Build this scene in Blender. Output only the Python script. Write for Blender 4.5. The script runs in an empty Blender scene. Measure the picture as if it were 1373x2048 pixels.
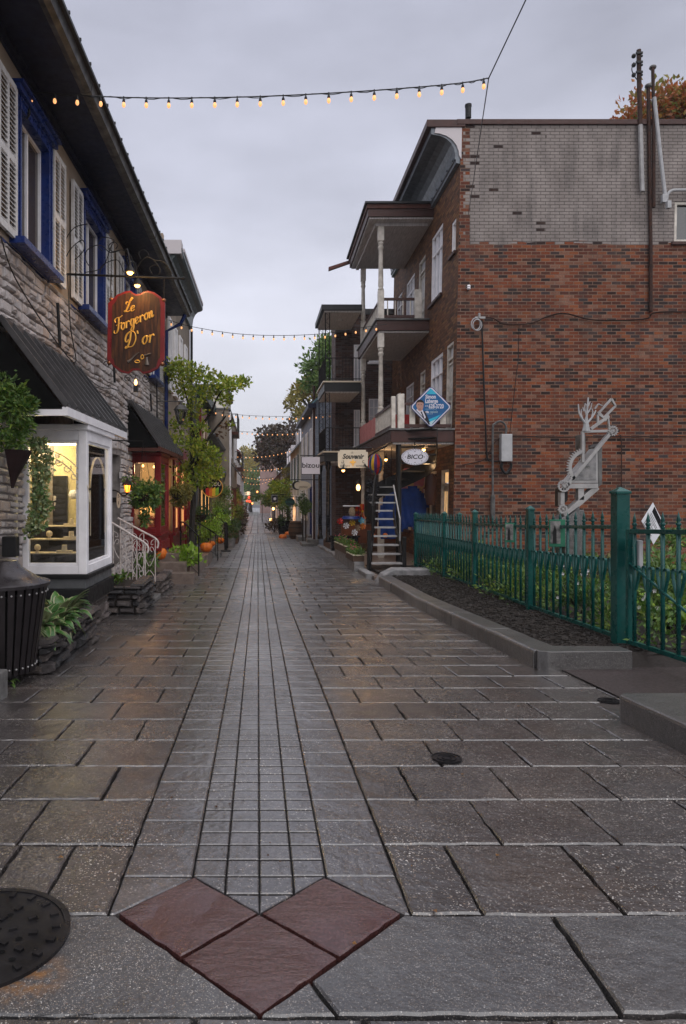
import bpy, bmesh, math, random
from mathutils import Vector, Matrix
rnd = random.Random(7)
C = bpy.context.scene.collection
PI = math.pi
F_PX, PX, HY, CZ = 1365.0, 516.0, 989.0, 1.25
def V(*a): return Vector(a)
# ------------------------------------------------------------------ ground profile of the descending street
PROF = [(-60, 2.76), (0, 0), (10.36, -.477), (16.6, -.60), (30, -.86), (38.5, -.95), (150, -2.15), (900, -3.2)]
def gz(y):
    for (a, za), (b, zb) in zip(PROF, PROF[1:]):
        if y <= b: return za + (zb - za) * (y - a) / (b - a)
    return PROF[-1][1]
def at(px, py, Y): return Vector(((px - PX) * Y / F_PX, Y, CZ + (HY - py) * Y / F_PX))
def ax(px, Y): return (px - PX) * Y / F_PX
def az(py, Y): return CZ + (HY - py) * Y / F_PX
# ------------------------------------------------------------------ node helpers / materials
class NT:
    def __init__(s, name):
        m = bpy.data.materials.new(name); m.use_nodes = True
        s.m = m; s.t = m.node_tree; s.t.nodes.clear()
        s.out = s.n('ShaderNodeOutputMaterial')
    def n(s, ty, **kw):
        nd = s.t.nodes.new(ty)
        for k, v in kw.items(): setattr(nd, k, v)
        return nd
    def l(s, a, b): s.t.links.new(a, b)
    def val(s, sock, v):
        if hasattr(v, 'links') or hasattr(v, 'is_linked'): s.l(v, sock)
        elif isinstance(v, (tuple, list)) and len(v) == 3 and sock.type == 'RGBA': sock.default_value = (*v, 1)
        else: sock.default_value = v
    def math(s, op, a, b=0.0, c=None, clamp=False):
        nd = s.n('ShaderNodeMath', operation=op, use_clamp=clamp)
        s.val(nd.inputs[0], a); s.val(nd.inputs[1], b)
        if c is not None: s.val(nd.inputs[2], c)
        return nd.outputs[0]
    def mix(s, f, a, b, mode='MIX'):
        nd = s.n('ShaderNodeMix', data_type='RGBA', blend_type=mode)
        s.val(nd.inputs[0], f); s.val(nd.inputs[6], a); s.val(nd.inputs[7], b)
        return nd.outputs[2]
    def pos(s): return s.n('ShaderNodeNewGeometry').outputs['Position']
    def obj(s): return s.n('ShaderNodeTexCoord').outputs['Object']
    def mapping(s, vec, sc=(1, 1, 1), loc=(0, 0, 0), rot=(0, 0, 0)):
        nd = s.n('ShaderNodeMapping'); s.l(vec, nd.inputs[0])
        nd.inputs[1].default_value = loc; nd.inputs[2].default_value = rot; nd.inputs[3].default_value = sc
        return nd.outputs[0]
    def noise(s, vec, scale, detail=4, rough=.55):
        nd = s.n('ShaderNodeTexNoise'); s.l(vec, nd.inputs['Vector'])
        nd.inputs['Scale'].default_value = scale; nd.inputs['Detail'].default_value = detail; nd.inputs['Roughness'].default_value = rough
        return nd.outputs[0]
    def vor(s, vec, scale, feature='F1'):
        nd = s.n('ShaderNodeTexVoronoi', feature=feature); s.l(vec, nd.inputs['Vector']); nd.inputs['Scale'].default_value = scale
        return nd
    def ramp(s, f, stops, interp='LINEAR'):
        nd = s.n('ShaderNodeValToRGB'); cr = nd.color_ramp; cr.interpolation = interp
        while len(cr.elements) < len(stops): cr.elements.new(.5)
        for e, (p, c) in zip(cr.elements, stops):
            e.position = p; e.color = (*c, 1) if len(c) == 3 else c
        s.l(f, nd.inputs[0]); return nd.outputs[0]
    def rng(s, f, a, b, c, d):
        nd = s.n('ShaderNodeMapRange'); s.l(f, nd.inputs[0])
        for i, v in enumerate((a, b, c, d)): nd.inputs[i + 1].default_value = v
        return nd.outputs[0]
    def bump(s, h, strength=.3, dist=.01, normal=None):
        nd = s.n('ShaderNodeBump'); nd.inputs['Strength'].default_value = strength; nd.inputs['Distance'].default_value = dist
        s.l(h, nd.inputs['Height'])
        if normal is not None: s.l(normal, nd.inputs['Normal'])
        return nd.outputs[0]
    def bsdf(s, col, rough=.6, metal=0, normal=None, emit=None, estr=0, spec=.5, coat=0):
        p = s.n('ShaderNodeBsdfPrincipled')
        s.val(p.inputs['Base Color'], col); s.val(p.inputs['Roughness'], rough); s.val(p.inputs['Metallic'], metal)
        s.val(p.inputs['Specular IOR Level'], spec)
        if coat: p.inputs['Coat Weight'].default_value = coat; p.inputs['Coat Roughness'].default_value = .08
        if normal is not None: s.l(normal, p.inputs['Normal'])
        if emit is not None: s.val(p.inputs['Emission Color'], emit); p.inputs['Emission Strength'].default_value = estr
        s.l(p.outputs[0], s.out.inputs[0]); return p
M = {}
def simple(name, c, rough=.6, metal=0, c2=None, sc=6, bs=40, bstr=.15, spec=.28, coat=0, stretch=(1, 1, 1)):
    t = NT(name); p = t.mapping(t.obj(), stretch)
    f = t.noise(p, sc, 5); c2 = c2 or tuple(x * .62 for x in c)
    col = t.mix(t.rng(f, .35, .68, 0, 1), c, c2)
    rg = t.rng(t.noise(p, sc * 2.3, 3), .3, .7, max(0.04, rough - .1), min(1, rough + .12))
    t.bsdf(col, rg, metal, t.bump(t.noise(p, bs, 3), bstr, .004), spec=spec, coat=coat)
    M[name] = t.m; return t.m
def glow(name, c, s):
    t = NT(name); t.bsdf(tuple(min(1, x * .8) for x in c), .5, emit=c, estr=s); M[name] = t.m
def leafmat(name, cols, rough=.42):
    t = NT(name); g = t.n('ShaderNodeNewGeometry')
    n = len(cols)
    col = t.ramp(g.outputs['Random Per Island'], [((i + .5) / n, c) for i, c in enumerate(cols)])
    big = t.noise(t.obj(), 3.1, 2)
    col = t.mix(t.rng(big, .38, .65, 0, .45), col, tuple(x * .45 for x in cols[0]))
    p = t.bsdf(col, rough, spec=.45)
    tr = t.n('ShaderNodeBsdfTranslucent'); t.l(col, tr.inputs[0])
    mx = t.n('ShaderNodeMixShader'); mx.inputs[0].default_value = .28
    t.l(p.outputs[0], mx.inputs[1]); t.l(tr.outputs[0], mx.inputs[2]); t.l(mx.outputs[0], t.out.inputs[0])
    M[name] = t.m
def wallvec(t):
    """u = along the wall (x or y by normal), v = height"""
    g = t.n('ShaderNodeNewGeometry'); sp = t.n('ShaderNodeSeparateXYZ'); t.l(g.outputs['Position'], sp.inputs[0])
    sn = t.n('ShaderNodeSeparateXYZ'); t.l(g.outputs['True Normal'], sn.inputs[0])
    m = t.math('GREATER_THAN', t.math('ABSOLUTE', sn.outputs[0]), t.math('ABSOLUTE', sn.outputs[1]))
    mx = t.n('ShaderNodeMix', data_type='FLOAT'); t.l(m, mx.inputs[0]); t.l(sp.outputs[0], mx.inputs[2]); t.l(sp.outputs[1], mx.inputs[3])
    cb = t.n('ShaderNodeCombineXYZ'); t.l(mx.outputs[0], cb.inputs[0]); t.l(sp.outputs[2], cb.inputs[1])
    return cb.outputs[0], sp
def brick(name, cols, mortar, paint=None, pz=0, bw=.235, bh=.083, ms=.009, darkcols=None, bumpd=.012, side=None):
    t = NT(name); uv, sp = wallvec(t)
    wob = t.noise(uv, 9, 2); 
    b = t.n('ShaderNodeTexBrick'); t.l(uv, b.inputs['Vector'])
    b.inputs['Scale'].default_value = 1; b.inputs['Brick Width'].default_value = bw; b.inputs['Row Height'].default_value = bh
    b.inputs['Mortar Size'].default_value = ms; b.inputs['Mortar Smooth'].default_value = .25; b.inputs['Bias'].default_value = 0
    b.inputs['Color1'].default_value = (0, 0, 0, 1); b.inputs['Color2'].default_value = (1, 1, 1, 1); b.inputs['Mortar'].default_value = (.5, .5, .5, 1)
    n = len(cols)
    col = t.ramp(b.outputs['Color'], [(i / n, c) for i, c in enumerate(cols)], 'CONSTANT')
    var = t.noise(uv, 1.1, 4); fine = t.noise(uv, 38, 4, .7)
    col = t.mix(t.rng(var, .35, .72, .0, .5), col, tuple(x * .45 for x in cols[len(cols) // 2]))
    col = t.mix(t.rng(t.noise(t.mapping(uv, (1, 1.6, 1), (7, 3, 0)), .9, 5, .65), .52, .7, 0, .3), col, mortar)
    col = t.mix(t.rng(fine, .3, .75, 0, .55), col, tuple(x * .45 for x in cols[0]), 'MIX')
    mf = t.math('MULTIPLY', b.outputs['Fac'], t.rng(t.noise(uv, 5, 3), .3, .6, .55, 1))
    col = t.mix(mf, col, mortar)
    if paint:
        gp = t.mix(t.rng(t.noise(uv, 1.5, 5, .65), .3, .68, 0, 1), paint[0], paint[1])
        gp = t.mix(t.rng(fine, .45, .8, 0, .5), gp, tuple(x * .6 for x in paint[1]))
        gp = t.mix(t.math('MULTIPLY', b.outputs['Fac'], .75), gp, tuple(x * .3 for x in paint[1]))
        r = t.math('MULTIPLY', b.outputs['Color'], 1)
        zz = t.math('ADD', sp.outputs[2], t.math('MULTIPLY', t.math('SUBTRACT', t.math('MULTIPLY', t.math('GREATER_THAN', r, .35), 1), .5), .07))
        zz = t.math('ADD', zz, t.rng(t.noise(uv, .8, 2), .3, .7, -.06, .06))
        up = t.math('GREATER_THAN', zz, pz)
        if side is not None:   # a toothed strip of bare bricks along the corner, and single bricks where the paint has gone
            xx = t.math('SUBTRACT', sp.outputs[0], t.math('MULTIPLY', t.math('GREATER_THAN', r, .5), .16))
            up = t.math('MULTIPLY', up, t.math('GREATER_THAN', xx, side))
            lone = t.math('LESS_THAN', r, t.rng(sp.outputs[0], side, side + 3.0, .06, -.02))
            up = t.math('MULTIPLY', up, t.math('SUBTRACT', 1, t.math('GREATER_THAN', lone, .5)))
        col = t.mix(up, col, gp)
        st = t.noise(t.mapping(uv, (2.2, .35, 1)), 1.7, 5)     # soot running down
        col = t.mix(t.rng(st, .48, .8, 0, .6), col, (.035, .033, .034))
    h = t.math('ADD', t.math('MULTIPLY', b.outputs['Fac'], -1), t.math('MULTIPLY', fine, .5))
    h = t.math('ADD', h, t.math('MULTIPLY', t.math('MULTIPLY', b.outputs['Color'], 1), .25))
    t.bsdf(col, t.rng(fine, .3, .7, .5, .85), 0, t.bump(h, .8, bumpd), spec=.12)
    M[name] = t.m
# ------------------------------------------------------------------ mesh builder
def chain_loc(o):
    v = Vector((0, 0, 0))
    while o is not None: v = v + Vector(o.location); o = o.parent
    return v
class MB:
    def __init__(s): s.v = []; s.f = []
    def add(s, vs, fs):
        k = len(s.v); s.v += [Vector(v) for v in vs]; s.f += [tuple(i + k for i in f) for f in fs]; return s
    def box(s, x0, x1, y0, y1, z0, z1): return s.mbox(lambda u, v, d: (u, v, d), x0, x1, y0, y1, z0, z1)
    def mbox(s, F, u0, u1, v0, v1, d0, d1):
        vs = [F(u, v, d) for d in (d0, d1) for v in (v0, v1) for u in (u0, u1)]
        return s.add(vs, [(0, 2, 3, 1), (4, 5, 7, 6), (0, 1, 5, 4), (2, 6, 7, 3), (0, 4, 6, 2), (1, 3, 7, 5)])
    def quad(s, a, b, c, d): return s.add([a, b, c, d], [(0, 1, 2, 3)])
    def poly(s, pts): return s.add(pts, [tuple(range(len(pts)))])
    def prism(s, pts, F, d0, d1):
        n = len(pts); vs = [F(u, v, d0) for u, v in pts] + [F(u, v, d1) for u, v in pts]
        return s.add(vs, [tuple(range(n))[::-1], tuple(range(n, 2 * n))] + [(i, (i + 1) % n, n + (i + 1) % n, n + i) for i in range(n)])
    def tube(s, pts, r, n=6, closed=False, flat=None):
        pts = [Vector(p) for p in pts]; m = len(pts); rs = r if isinstance(r, (list, tuple)) else [r] * m
        up = None; rings = []
        for i, p in enumerate(pts):
            a = pts[(i - 1) % m] if (closed or i > 0) else p; b = pts[(i + 1) % m] if (closed or i < m - 1) else p
            t = (b - a)
            if t.length < 1e-9: t = Vector((0, 0, 1))
            t.normalize()
            if up is None: up = Vector((0, 0, 1)) if abs(t.z) < .9 else Vector((1, 0, 0))
            sd = t.cross(up)
            if sd.length < 1e-6: up = Vector((1, 0, 0)) if abs(t.x) < .9 else Vector((0, 1, 0)); sd = t.cross(up)
            sd.normalize(); up = sd.cross(t).normalized()
            rings.append([p + (sd * math.cos(2 * PI * k / n) + up * math.sin(2 * PI * k / n)) * rs[i] for k in range(n)])
        vs = [v for rg in rings for v in rg]; fs = []
        for i in range(m if closed else m - 1):
            j = (i + 1) % m
            for k in range(n): fs.append((i * n + k, i * n + (k + 1) % n, j * n + (k + 1) % n, j * n + k))
        if not closed: fs += [tuple(range(n))[::-1], tuple((m - 1) * n + k for k in range(n))]
        return s.add(vs, fs)
    def lathe(s, prof, c, n=16, ax='z', sq=(1, 1)):
        c = Vector(c); vs = []
        for r, h in prof:
            for k in range(n):
                a = 2 * PI * k / n; p = (r * math.cos(a) * sq[0], r * math.sin(a) * sq[1], h)
                if ax == 'y': p = (p[0], h, p[1])
                if ax == 'x': p = (h, p[0], p[1])
                vs.append(c + Vector(p))
        m = len(prof); fs = [(i * n + k, i * n + (k + 1) % n, (i + 1) * n + (k + 1) % n, (i + 1) * n + k) for i in range(m - 1) for k in range(n)]
        fs += [tuple(range(n))[::-1], tuple((m - 1) * n + k for k in range(n))]
        return s.add(vs, fs)
    def ball(s, c, r, n=8, sq=(1, 1, 1)):
        prof = [(max(1e-4, math.sin(PI * i / n)) * r, -math.cos(PI * i / n) * r * sq[2]) for i in range(n + 1)]
        return s.lathe(prof, c, n + 2, sq=(sq[0], sq[1]))
    def build(s, name, mat, parent=None, smooth=False, bevel=0, recalc=True, kind=None, label=None):
        me = bpy.data.meshes.new(name); off = chain_loc(parent) if parent is not None else Vector((0, 0, 0))
        org = off
        if parent is None and s.v:
            xs = [v.x for v in s.v]; ys = [v.y for v in s.v]; zs = [v.z for v in s.v]
            org = Vector(((min(xs) + max(xs)) / 2, (min(ys) + max(ys)) / 2, min(zs)))
        me.from_pydata([v - org for v in s.v], [], s.f)
        if recalc and len(s.f) < 120000:
            bm = bmesh.new(); bm.from_mesh(me); bmesh.ops.recalc_face_normals(bm, faces=bm.faces); bm.to_mesh(me); bm.free()
        if smooth:
            me.polygons.foreach_set('use_smooth', [True] * len(me.polygons))
            if smooth != 'all':
                try: me.set_sharp_from_angle(angle=math.radians(40))
                except Exception: pass
        me.materials.append(M[mat] if isinstance(mat, str) else mat)
        o = bpy.data.objects.new(name, me); C.objects.link(o)
        if parent is not None: o.parent = parent
        else: o.location = org
        if bevel:
            b = o.modifiers.new('bevel', 'BEVEL'); b.width = bevel; b.segments = 2; b.limit_method = 'ANGLE'
        if kind: o['kind'] = kind
        if label: o['label'] = label
        return o
def tag(o, label, cat, group=None):
    o['label'] = label; o['category'] = cat
    if group: o['group'] = group
    return o
def thing(name, label, cat, loc=(0, 0, 0), group=None, rz=0):
    o = bpy.data.objects.new(name, None); C.objects.link(o); o.location = loc; o.rotation_euler = (0, 0, rz); o.empty_display_size = .1
    return tag(o, label, cat, group)
def copy_tree(o, parent=None, label=None):
    c = o.copy(); C.objects.link(c)
    if parent is not None: c.parent = parent
    if label: c['label'] = label
    for ch in list(o.children):
        copy_tree(ch, c)
    return c
def FL(X0, k=.016): return lambda u, v, d: (X0 + k * u + d, u, v)
def FR(X0, k=.016, t=0.0): return lambda u, v, d: (X0 + k * u - d + t * (v - CZ), u, v)
def FC(Y, t=0.0): return lambda u, v, d: (u + t * (v - CZ), Y - d, v)
def FG(): return lambda u, v, d: (u, v, gz(v) + d)
def cat(pts, n=6):
    """Catmull-Rom through the points"""
    P = [Vector(p) for p in pts]; out = []
    for i in range(len(P) - 1):
        a = P[max(0, i - 1)]; b = P[i]; c = P[i + 1]; d = P[min(len(P) - 1, i + 2)]
        for k in range(n):
            t = k / n
            out.append(.5 * ((2 * b) + (c - a) * t + (2 * a - 5 * b + 4 * c - d) * t * t + (3 * b - a - 3 * c + d) * t ** 3))
    out.append(P[-1]); return out
def text(s, size, F, u, v, d=.004, mat='black', parent=None, name='lettering', ext=.002, shear=0, align='CENTER', sx=1, bold=0, rot=0):
    cu = bpy.data.curves.new(name, 'FONT'); cu.body = s; cu.size = size; cu.extrude = .001; cu.shear = shear
    cu.align_x = align; cu.align_y = 'CENTER'; cu.offset = bold; cu.resolution_u = 3
    o = bpy.data.objects.new('tmp', cu); C.objects.link(o)
    me = bpy.data.meshes.new_from_object(o.evaluated_get(bpy.context.evaluated_depsgraph_get()))
    C.objects.unlink(o); bpy.data.objects.remove(o)
    mb = MB(); ca, sa = math.cos(rot), math.sin(rot)
    vs = []
    for w in me.vertices:
        x, y = w.co.x * sx, w.co.y
        vs.append(F(u + x * ca - y * sa, v + x * sa + y * ca, d + (ext if w.co.z > 0 else 0)))
    mb.add(vs, [tuple(p.vertices) for p in me.polygons]); bpy.data.meshes.remove(me)
    if parent == 'mb': return mb
    return mb.build(name, mat, parent, recalc=False)
def wall(mb, F, u0, u1, v0, v1, holes=(), reveal=.12, back=None):
    us = sorted({u0, u1, *[min(max(h[i], u0), u1) for h in holes for i in (0, 1)]})
    vs = sorted({v0, v1, *[min(max(h[i], v0), v1) for h in holes for i in (2, 3)]})
    for a, b in zip(us, us[1:]):
        for c, e in zip(vs, vs[1:]):
            mu, mv = (a + b) / 2, (c + e) / 2
            if any(h[0] < mu < h[1] and h[2] < mv < h[3] for h in holes): continue
            mb.quad(F(a, c, 0), F(b, c, 0), F(b, e, 0), F(a, e, 0))
    for h in holes:
        a, b, c, e = h; r = -reveal
        mb.quad(F(a, c, 0), F(a, c, r), F(a, e, r), F(a, e, 0)); mb.quad(F(b, c, 0), F(b, e, 0), F(b, e, r), F(b, c, r))
        mb.quad(F(a, c, 0), F(b, c, 0), F(b, c, r), F(a, c, r)); mb.quad(F(a, e, 0), F(a, e, r), F(b, e, r), F(b, e, 0))
def rubble(mb, F, u0, u1, v0, v1, holes=(), row=(.1, .2), wr=(.16, .45), dep=(.015, .06), r=rnd):
    v = v0
    while v < v1 - .02:
        h = min(r.uniform(*row), v1 - v); u = u0 - r.uniform(0, wr[0])
        while u < u1:
            w = r.uniform(*wr); a, b = max(u, u0), min(u + w, u1); u += w
            if b - a < .05: continue
            c, e = v, v + h; cu, cv = (a + b) / 2, (c + e) / 2
            if any(q[0] - .03 < cu < q[1] + .03 and q[2] - .03 < cv < q[3] + .03 for q in holes): continue
            if r.random() < .28 and h > .13:      # two thin stones instead of one
                m = c + h * r.uniform(.35, .65); parts = [(a, b, c, m), (a, b, m, e)]
            else: parts = [(a, b, c, e)]
            for (a1, b1, c1, e1) in parts:
                g = r.uniform(.003, .010); j = lambda: r.uniform(-.012, .012)
                bp = [(a1 + g, c1 + g), (b1 - g, c1 + g + j() * .5), (b1 - g + j() * .6, e1 - g), (a1 + g + j() * .6, e1 - g + j() * .5)]
                D = r.uniform(*dep); i = min(.022, (b1 - a1) * .22, (e1 - c1) * .3)
                cx, cy = (a1 + b1) / 2, (c1 + e1) / 2
                mid = [(p[0] + (i if p[0] < cx else -i) * .45, p[1] + (i if p[1] < cy else -i) * .45) for p in bp]
                tp = [(p[0] + (i if p[0] < cx else -i) * 1.2 + j() * .5, p[1] + (i if p[1] < cy else -i) * 1.2 + j() * .4) for p in bp]
                dm = [D * r.uniform(.5, .85) for _ in range(4)]; dt = [D * r.uniform(.75, 1.2) for _ in range(4)]
                vs = [F(p[0], p[1], -.02) for p in bp] + [F(p[0], p[1], x) for p, x in zip(mid, dm)] + [F(p[0], p[1], x) for p, x in zip(tp, dt)]
                vs.append(F(cx + j(), cy + j(), D * r.uniform(.85, 1.35)))
                fs = []
                for q in (0, 4):
                    fs += [(q + k, q + (k + 1) % 4, q + 4 + (k + 1) % 4, q + 4 + k) for k in range(4)]
                fs += [(8 + k, 8 + (k + 1) % 4, 12) for k in range(4)]
                mb.add(vs, fs)
        v += h
def leaves(mb, c, rad, n, size, r=rnd, up=.25, shell=.55, asp=.5, droop=0):
    """n leaf-sized folded faces spread through an uneven blob"""
    c = Vector(c); rad = Vector(rad if isinstance(rad, (tuple, list)) else (rad, rad, rad))
    for _ in range(n):
        d = Vector((r.gauss(0, 1), r.gauss(0, 1), r.gauss(0, 1))).normalized(); k = (shell + (1 - shell) * r.random()) if r.random() < .4 else min(1.5, abs(r.gauss(.6, .34)))
        p = c + Vector((d.x * rad.x, d.y * rad.y, d.z * rad.z)) * k
        t = (d + Vector((r.uniform(-1, 1), r.uniform(-1, 1), r.uniform(-1, 1) + up - droop)) * .9).normalized()
        q = t.cross(Vector((r.uniform(-1, 1), r.uniform(-1, 1), r.uniform(-.3, 1)))).normalized(); nn = t.cross(q)
        L = size * r.uniform(.65, 1.3); w = L * asp
        a = p; b = p + t * L * .45 + q * w * .5 + nn * w * .18; e = p + t * L; f = p + t * L * .45 - q * w * .5 + nn * w * .18
        mb.add([a, b, e, f], [(0, 1, 2), (0, 2, 3)])
def clumps(mb, c, rad, nc, n, size, r=rnd, sub=.45, **kw):
    c = Vector(c); R = Vector(rad)
    for _ in range(nc):
        d = Vector((r.gauss(0, 1), r.gauss(0, 1), r.gauss(0, 1))).normalized() * (r.random() ** .4)
        p = c + Vector((d.x * R.x, d.y * R.y, d.z * R.z)); s = r.uniform(.6, 1.2) * sub
        leaves(mb, p, (R.x * s, R.y * s, R.z * s * .8), max(3, n // nc), size, r, **kw)
def broadleaf(mb, base, dirv, L, W, arch=.5, seg=5, r=rnd, mg=None):
    """one arching leaf with a centre fold; mg = second builder that gets a pale margin just outside it"""
    base = Vector(base); d = Vector(dirv); h = Vector((d.x, d.y, 0)).normalized(); sd = Vector((-h.y, h.x, 0))
    pts = []
    el = math.atan2(d.z, math.hypot(d.x, d.y)); p = base.copy()
    for i in range(seg + 1):
        pts.append(p.copy()); a = el - arch * 2.0 * (i / seg); p = p + (h * math.cos(a) + Vector((0, 0, math.sin(a)))) * L / seg
    for b_, grow, off in ((mb, 1.0, 0.0),) + (((mg, 1.28, -.0025),) if mg is not None else ()):
        vs = []
        for i, q in enumerate(pts):
            t = i / seg; w = W * .5 * grow * max(.02, math.sin(PI * min(1, t ** .75 * .97 + .02)))
            dz = Vector((0, 0, w * .35 + off)); o = Vector((0, 0, off))
            vs += [q - sd * w + dz, q + o, q + sd * w + dz]
        fs = []
        for i in range(seg): k = i * 3; fs += [(k, k + 1, k + 4, k + 3), (k + 1, k + 2, k + 5, k + 4)]
        b_.add(vs, fs)
def hosta(mb, c, n, L, W, r=rnd, mg=None, spread=.3, tilt=(.1, 1.2)):
    for _ in range(n):
        a = r.uniform(0, 2 * PI); rr = r.uniform(0, spread); el = r.uniform(*tilt)
        b = Vector(c) + Vector((math.cos(a) * rr, math.sin(a) * rr, r.uniform(0, .04)))
        a += r.uniform(-.5, .5)
        broadleaf(mb, b, (math.cos(a) * math.cos(el), math.sin(a) * math.cos(el), math.sin(el)), L * r.uniform(.6, 1.2), W * r.uniform(.7, 1.15), r.uniform(.45, .95), 5, r, mg)
def tree(name, label, base, trunk_top, crown, mats, nclump=16, n=1500, size=.16, group=None, r=None, tr=.15, cat_='tree', asp=.6, limbs=6, sub=.42):
    r = r or random.Random(hash(label) % 999 if False else len(label) * 7 + int(abs(base[0]) * 10))
    t = thing(name, label, cat_, base, group)
    b = Vector(base); tp = Vector(trunk_top); mb = MB()
    mid = b.lerp(tp, .5) + Vector((r.uniform(-.1, .1), r.uniform(-.1, .1), 0)) * tr * 4
    mb.tube(cat([b, mid, tp], 4), [tr * (1 - .45 * i / 8) for i in range(9)], 8)
    cr = MB()
    cc = Vector(crown[0]); R = Vector(crown[1])
    for i in range(nclump):
        d = Vector((r.gauss(0, 1), r.gauss(0, 1), r.gauss(0, 1))).normalized() * (r.random() ** .35)
        p = cc + Vector((d.x * R.x, d.y * R.y, d.z * R.z)) * .82; s = r.uniform(.55, 1.15) * sub
        if i < limbs * 2:
            m2 = tp.lerp(p, .5) + Vector((0, 0, R.z * .12)); mb.tube(cat([tp.lerp(b, .12), m2, p], 4), [tr * .5 * (1 - .85 * k / 8) for k in range(9)], 5)
        leaves(cr, p, (R.x * s, R.y * s, R.z * s * .8), n // nclump, size, r, asp=asp)
    mb.build('trunk', mats[0], t, True); cr.build('crown', mats[1], t, recalc=False)
    return t
def bracket_scroll(mb, c, F, r0, turns=1.3, r=.006, dirn=1, start=0, d=0):
    """flat spiral scroll in the plane F"""
    pts = []
    n = 22
    for i in range(n):
        t = i / (n - 1); a = start + dirn * turns * 2 * PI * t; rr = r0 * (1 - .8 * t)
        pts.append(F(c[0] + rr * math.cos(a), c[1] + rr * math.sin(a), d))
    mb.tube(pts, r, 5)
# ------------------------------------------------------------------ materials
simple('black', (.012, .012, .013), .45); simple('iron', (.014, .013, .013), .5, .3, bs=80, bstr=.4)
simple('white_trim', (.84, .82, .84), .4, c2=(.72, .7, .72)); simple('shutter_white', (.68, .66, .65), .55, c2=(.5, .48, .46), sc=12)
simple('navy', (.012, .032, .16), .3, c2=(.01, .02, .1)); simple('navy_dark', (.008, .012, .04), .5)
simple('gutter_grey', (.15, .146, .142), .45, .3, c2=(.05, .05, .05)); simple('slate', (.03, .03, .033), .5, sc=20)
simple('awning', (.075, .072, .075), .36, .3, c2=(.045, .044, .046), spec=.5); simple('awning_side', (.004, .004, .004), .9, spec=.15)
simple('red_paint', (.2, .012, .013), .35, c2=(.13, .008, .01)); simple('rust_red', (.10, .03, .02), .55)
simple('brown_paint', (.062, .024, .019), .45, c2=(.045, .018, .014)); simple('cream_paint', (.68, .63, .56), .45, c2=(.42, .38, .33))
simple('cream_wall', (.68, .58, .36), .7, c2=(.58, .5, .3)); simple('concrete', (.16, .155, .15), .5, c2=(.07, .067, .065), sc=9, bs=90, bstr=.5)
simple('concrete_pale', (.26, .25, .25), .6, c2=(.12, .12, .125), sc=7, bs=60, bstr=.6)
simple('step_stone', (.2, .15, .125), .35, c2=(.1, .075, .062), sc=7, bs=60, bstr=.4)
simple('grey_paint', (.12, .125, .13), .4); simple('grey_metal', (.36, .35, .345), .42, .2, c2=(.26, .25, .25))
simple('box_grey', (.42, .42, .43), .45, c2=(.33, .33, .34)); simple('rust_pipe', (.06, .025, .016), .7, .2, c2=(.02, .012, .01), sc=14)
simple('fence_green', (.004, .078, .068), .28, c2=(.003, .045, .04), coat=.15, sc=3); simple('soil', (.022, .016, .013), .75, sc=30, bs=55, bstr=1)
simple('terracotta', (.25, .09, .05), .7); simple('copper', (.3, .12, .06), .35, .7); simple('gold', (.9, .5, .1), .4, .35, c2=(.7, .36, .06))
simple('orange_skin', (.62, .16, .015), .4, c2=(.45, .09, .01)); simple('pumpkin_stem', (.12, .1, .04), .8)
simple('white_iron', (.62, .57, .55), .4, c2=(.4, .33, .3), sc=20); simple('bark', (.03, .024, .02), .8, bs=30, bstr=1, c2=(.015, .012, .01))
simple('can_metal', (.02, .016, .017), .38, .3); simple('can_lid', (.06, .055, .06), .3, .5, c2=(.025, .02, .02), sc=5)
simple('basket_iron', (.02, .008, .008), .6); simple('wood_brown', (.09, .05, .03), .6, stretch=(1, 1, 8)); simple('wood_orange', (.16, .05, .02), .5)
simple('pink_cloth', (.5, .2, .19), .8, c2=(.42, .15, .14)); simple('red_cloth', (.3, .03, .03), .8); simple('blue_cloth', (.004, .035, .19), .7, c2=(.003, .022, .12), bs=12)
simple('pewter', (.18, .15, .13), .4, .6); simple('straw', (.3, .22, .14), .8, sc=40)
simple('skin', (.42, .24, .19), .6, c2=(.38, .21, .17)); simple('hair', (.03, .02, .015), .8); simple('suit', (.03, .032, .045), .7); simple('paper_white', (.72, .72, .75), .5, c2=(.66, .66, .69))
simple('sign_blue', (.004, .10, .27), .35, c2=(.003, .07, .2), bstr=0); simple('sign_sky', (.02, .42, .62), .35, bstr=0); simple('sign_pale', (.45, .62, .68), .35, bstr=0)
simple('sign_cream', (.6, .52, .4), .45, c2=(.54, .46, .35)); simple('sign_white', (.6, .58, .64), .4, c2=(.56, .54, .6)); simple('letter_black', (.012, .012, .012), .4)
simple('teal_letter', (.02, .2, .17), .4); simple('dark_green', (.006, .03, .024), .4); simple('bright_red', (.5, .02, .015), .5); simple('bright_yellow', (.7, .42, .02), .5)
simple('purple', (.1, .03, .25), .5); simple('lime', (.2, .4, .03), .5); simple('tv_black', (.008, .008, .01), .2); simple('plaque_green', (.02, .16, .09), .5)
simple('photo_grey', (.25, .24, .23), .5, c2=(.04, .04, .04), sc=14, bstr=0)
simple('cement_white', (.5, .48, .45), .7); simple('asphalt_path', (.055, .042, .04), .45, sc=20, bs=120, bstr=.6)
glow('lamp_amber', (1, .27, .02), 2.6); glow('lamp_warm', (1, .5, .16), 4.5); glow('tube_light', (1, .84, .5), 6); glow('bulb_warm', (1, .45, .17), .85)
glow('shop_glow', (1, .5, .17), 1.1); glow('lantern_red', (1, .12, .05), .8); glow('sign_lit', (1, .36, .1), 2.2); glow('lamp_cool', (1, .7, .45), .6); glow('soft_glow', (1, .6, .25), .5)
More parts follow.
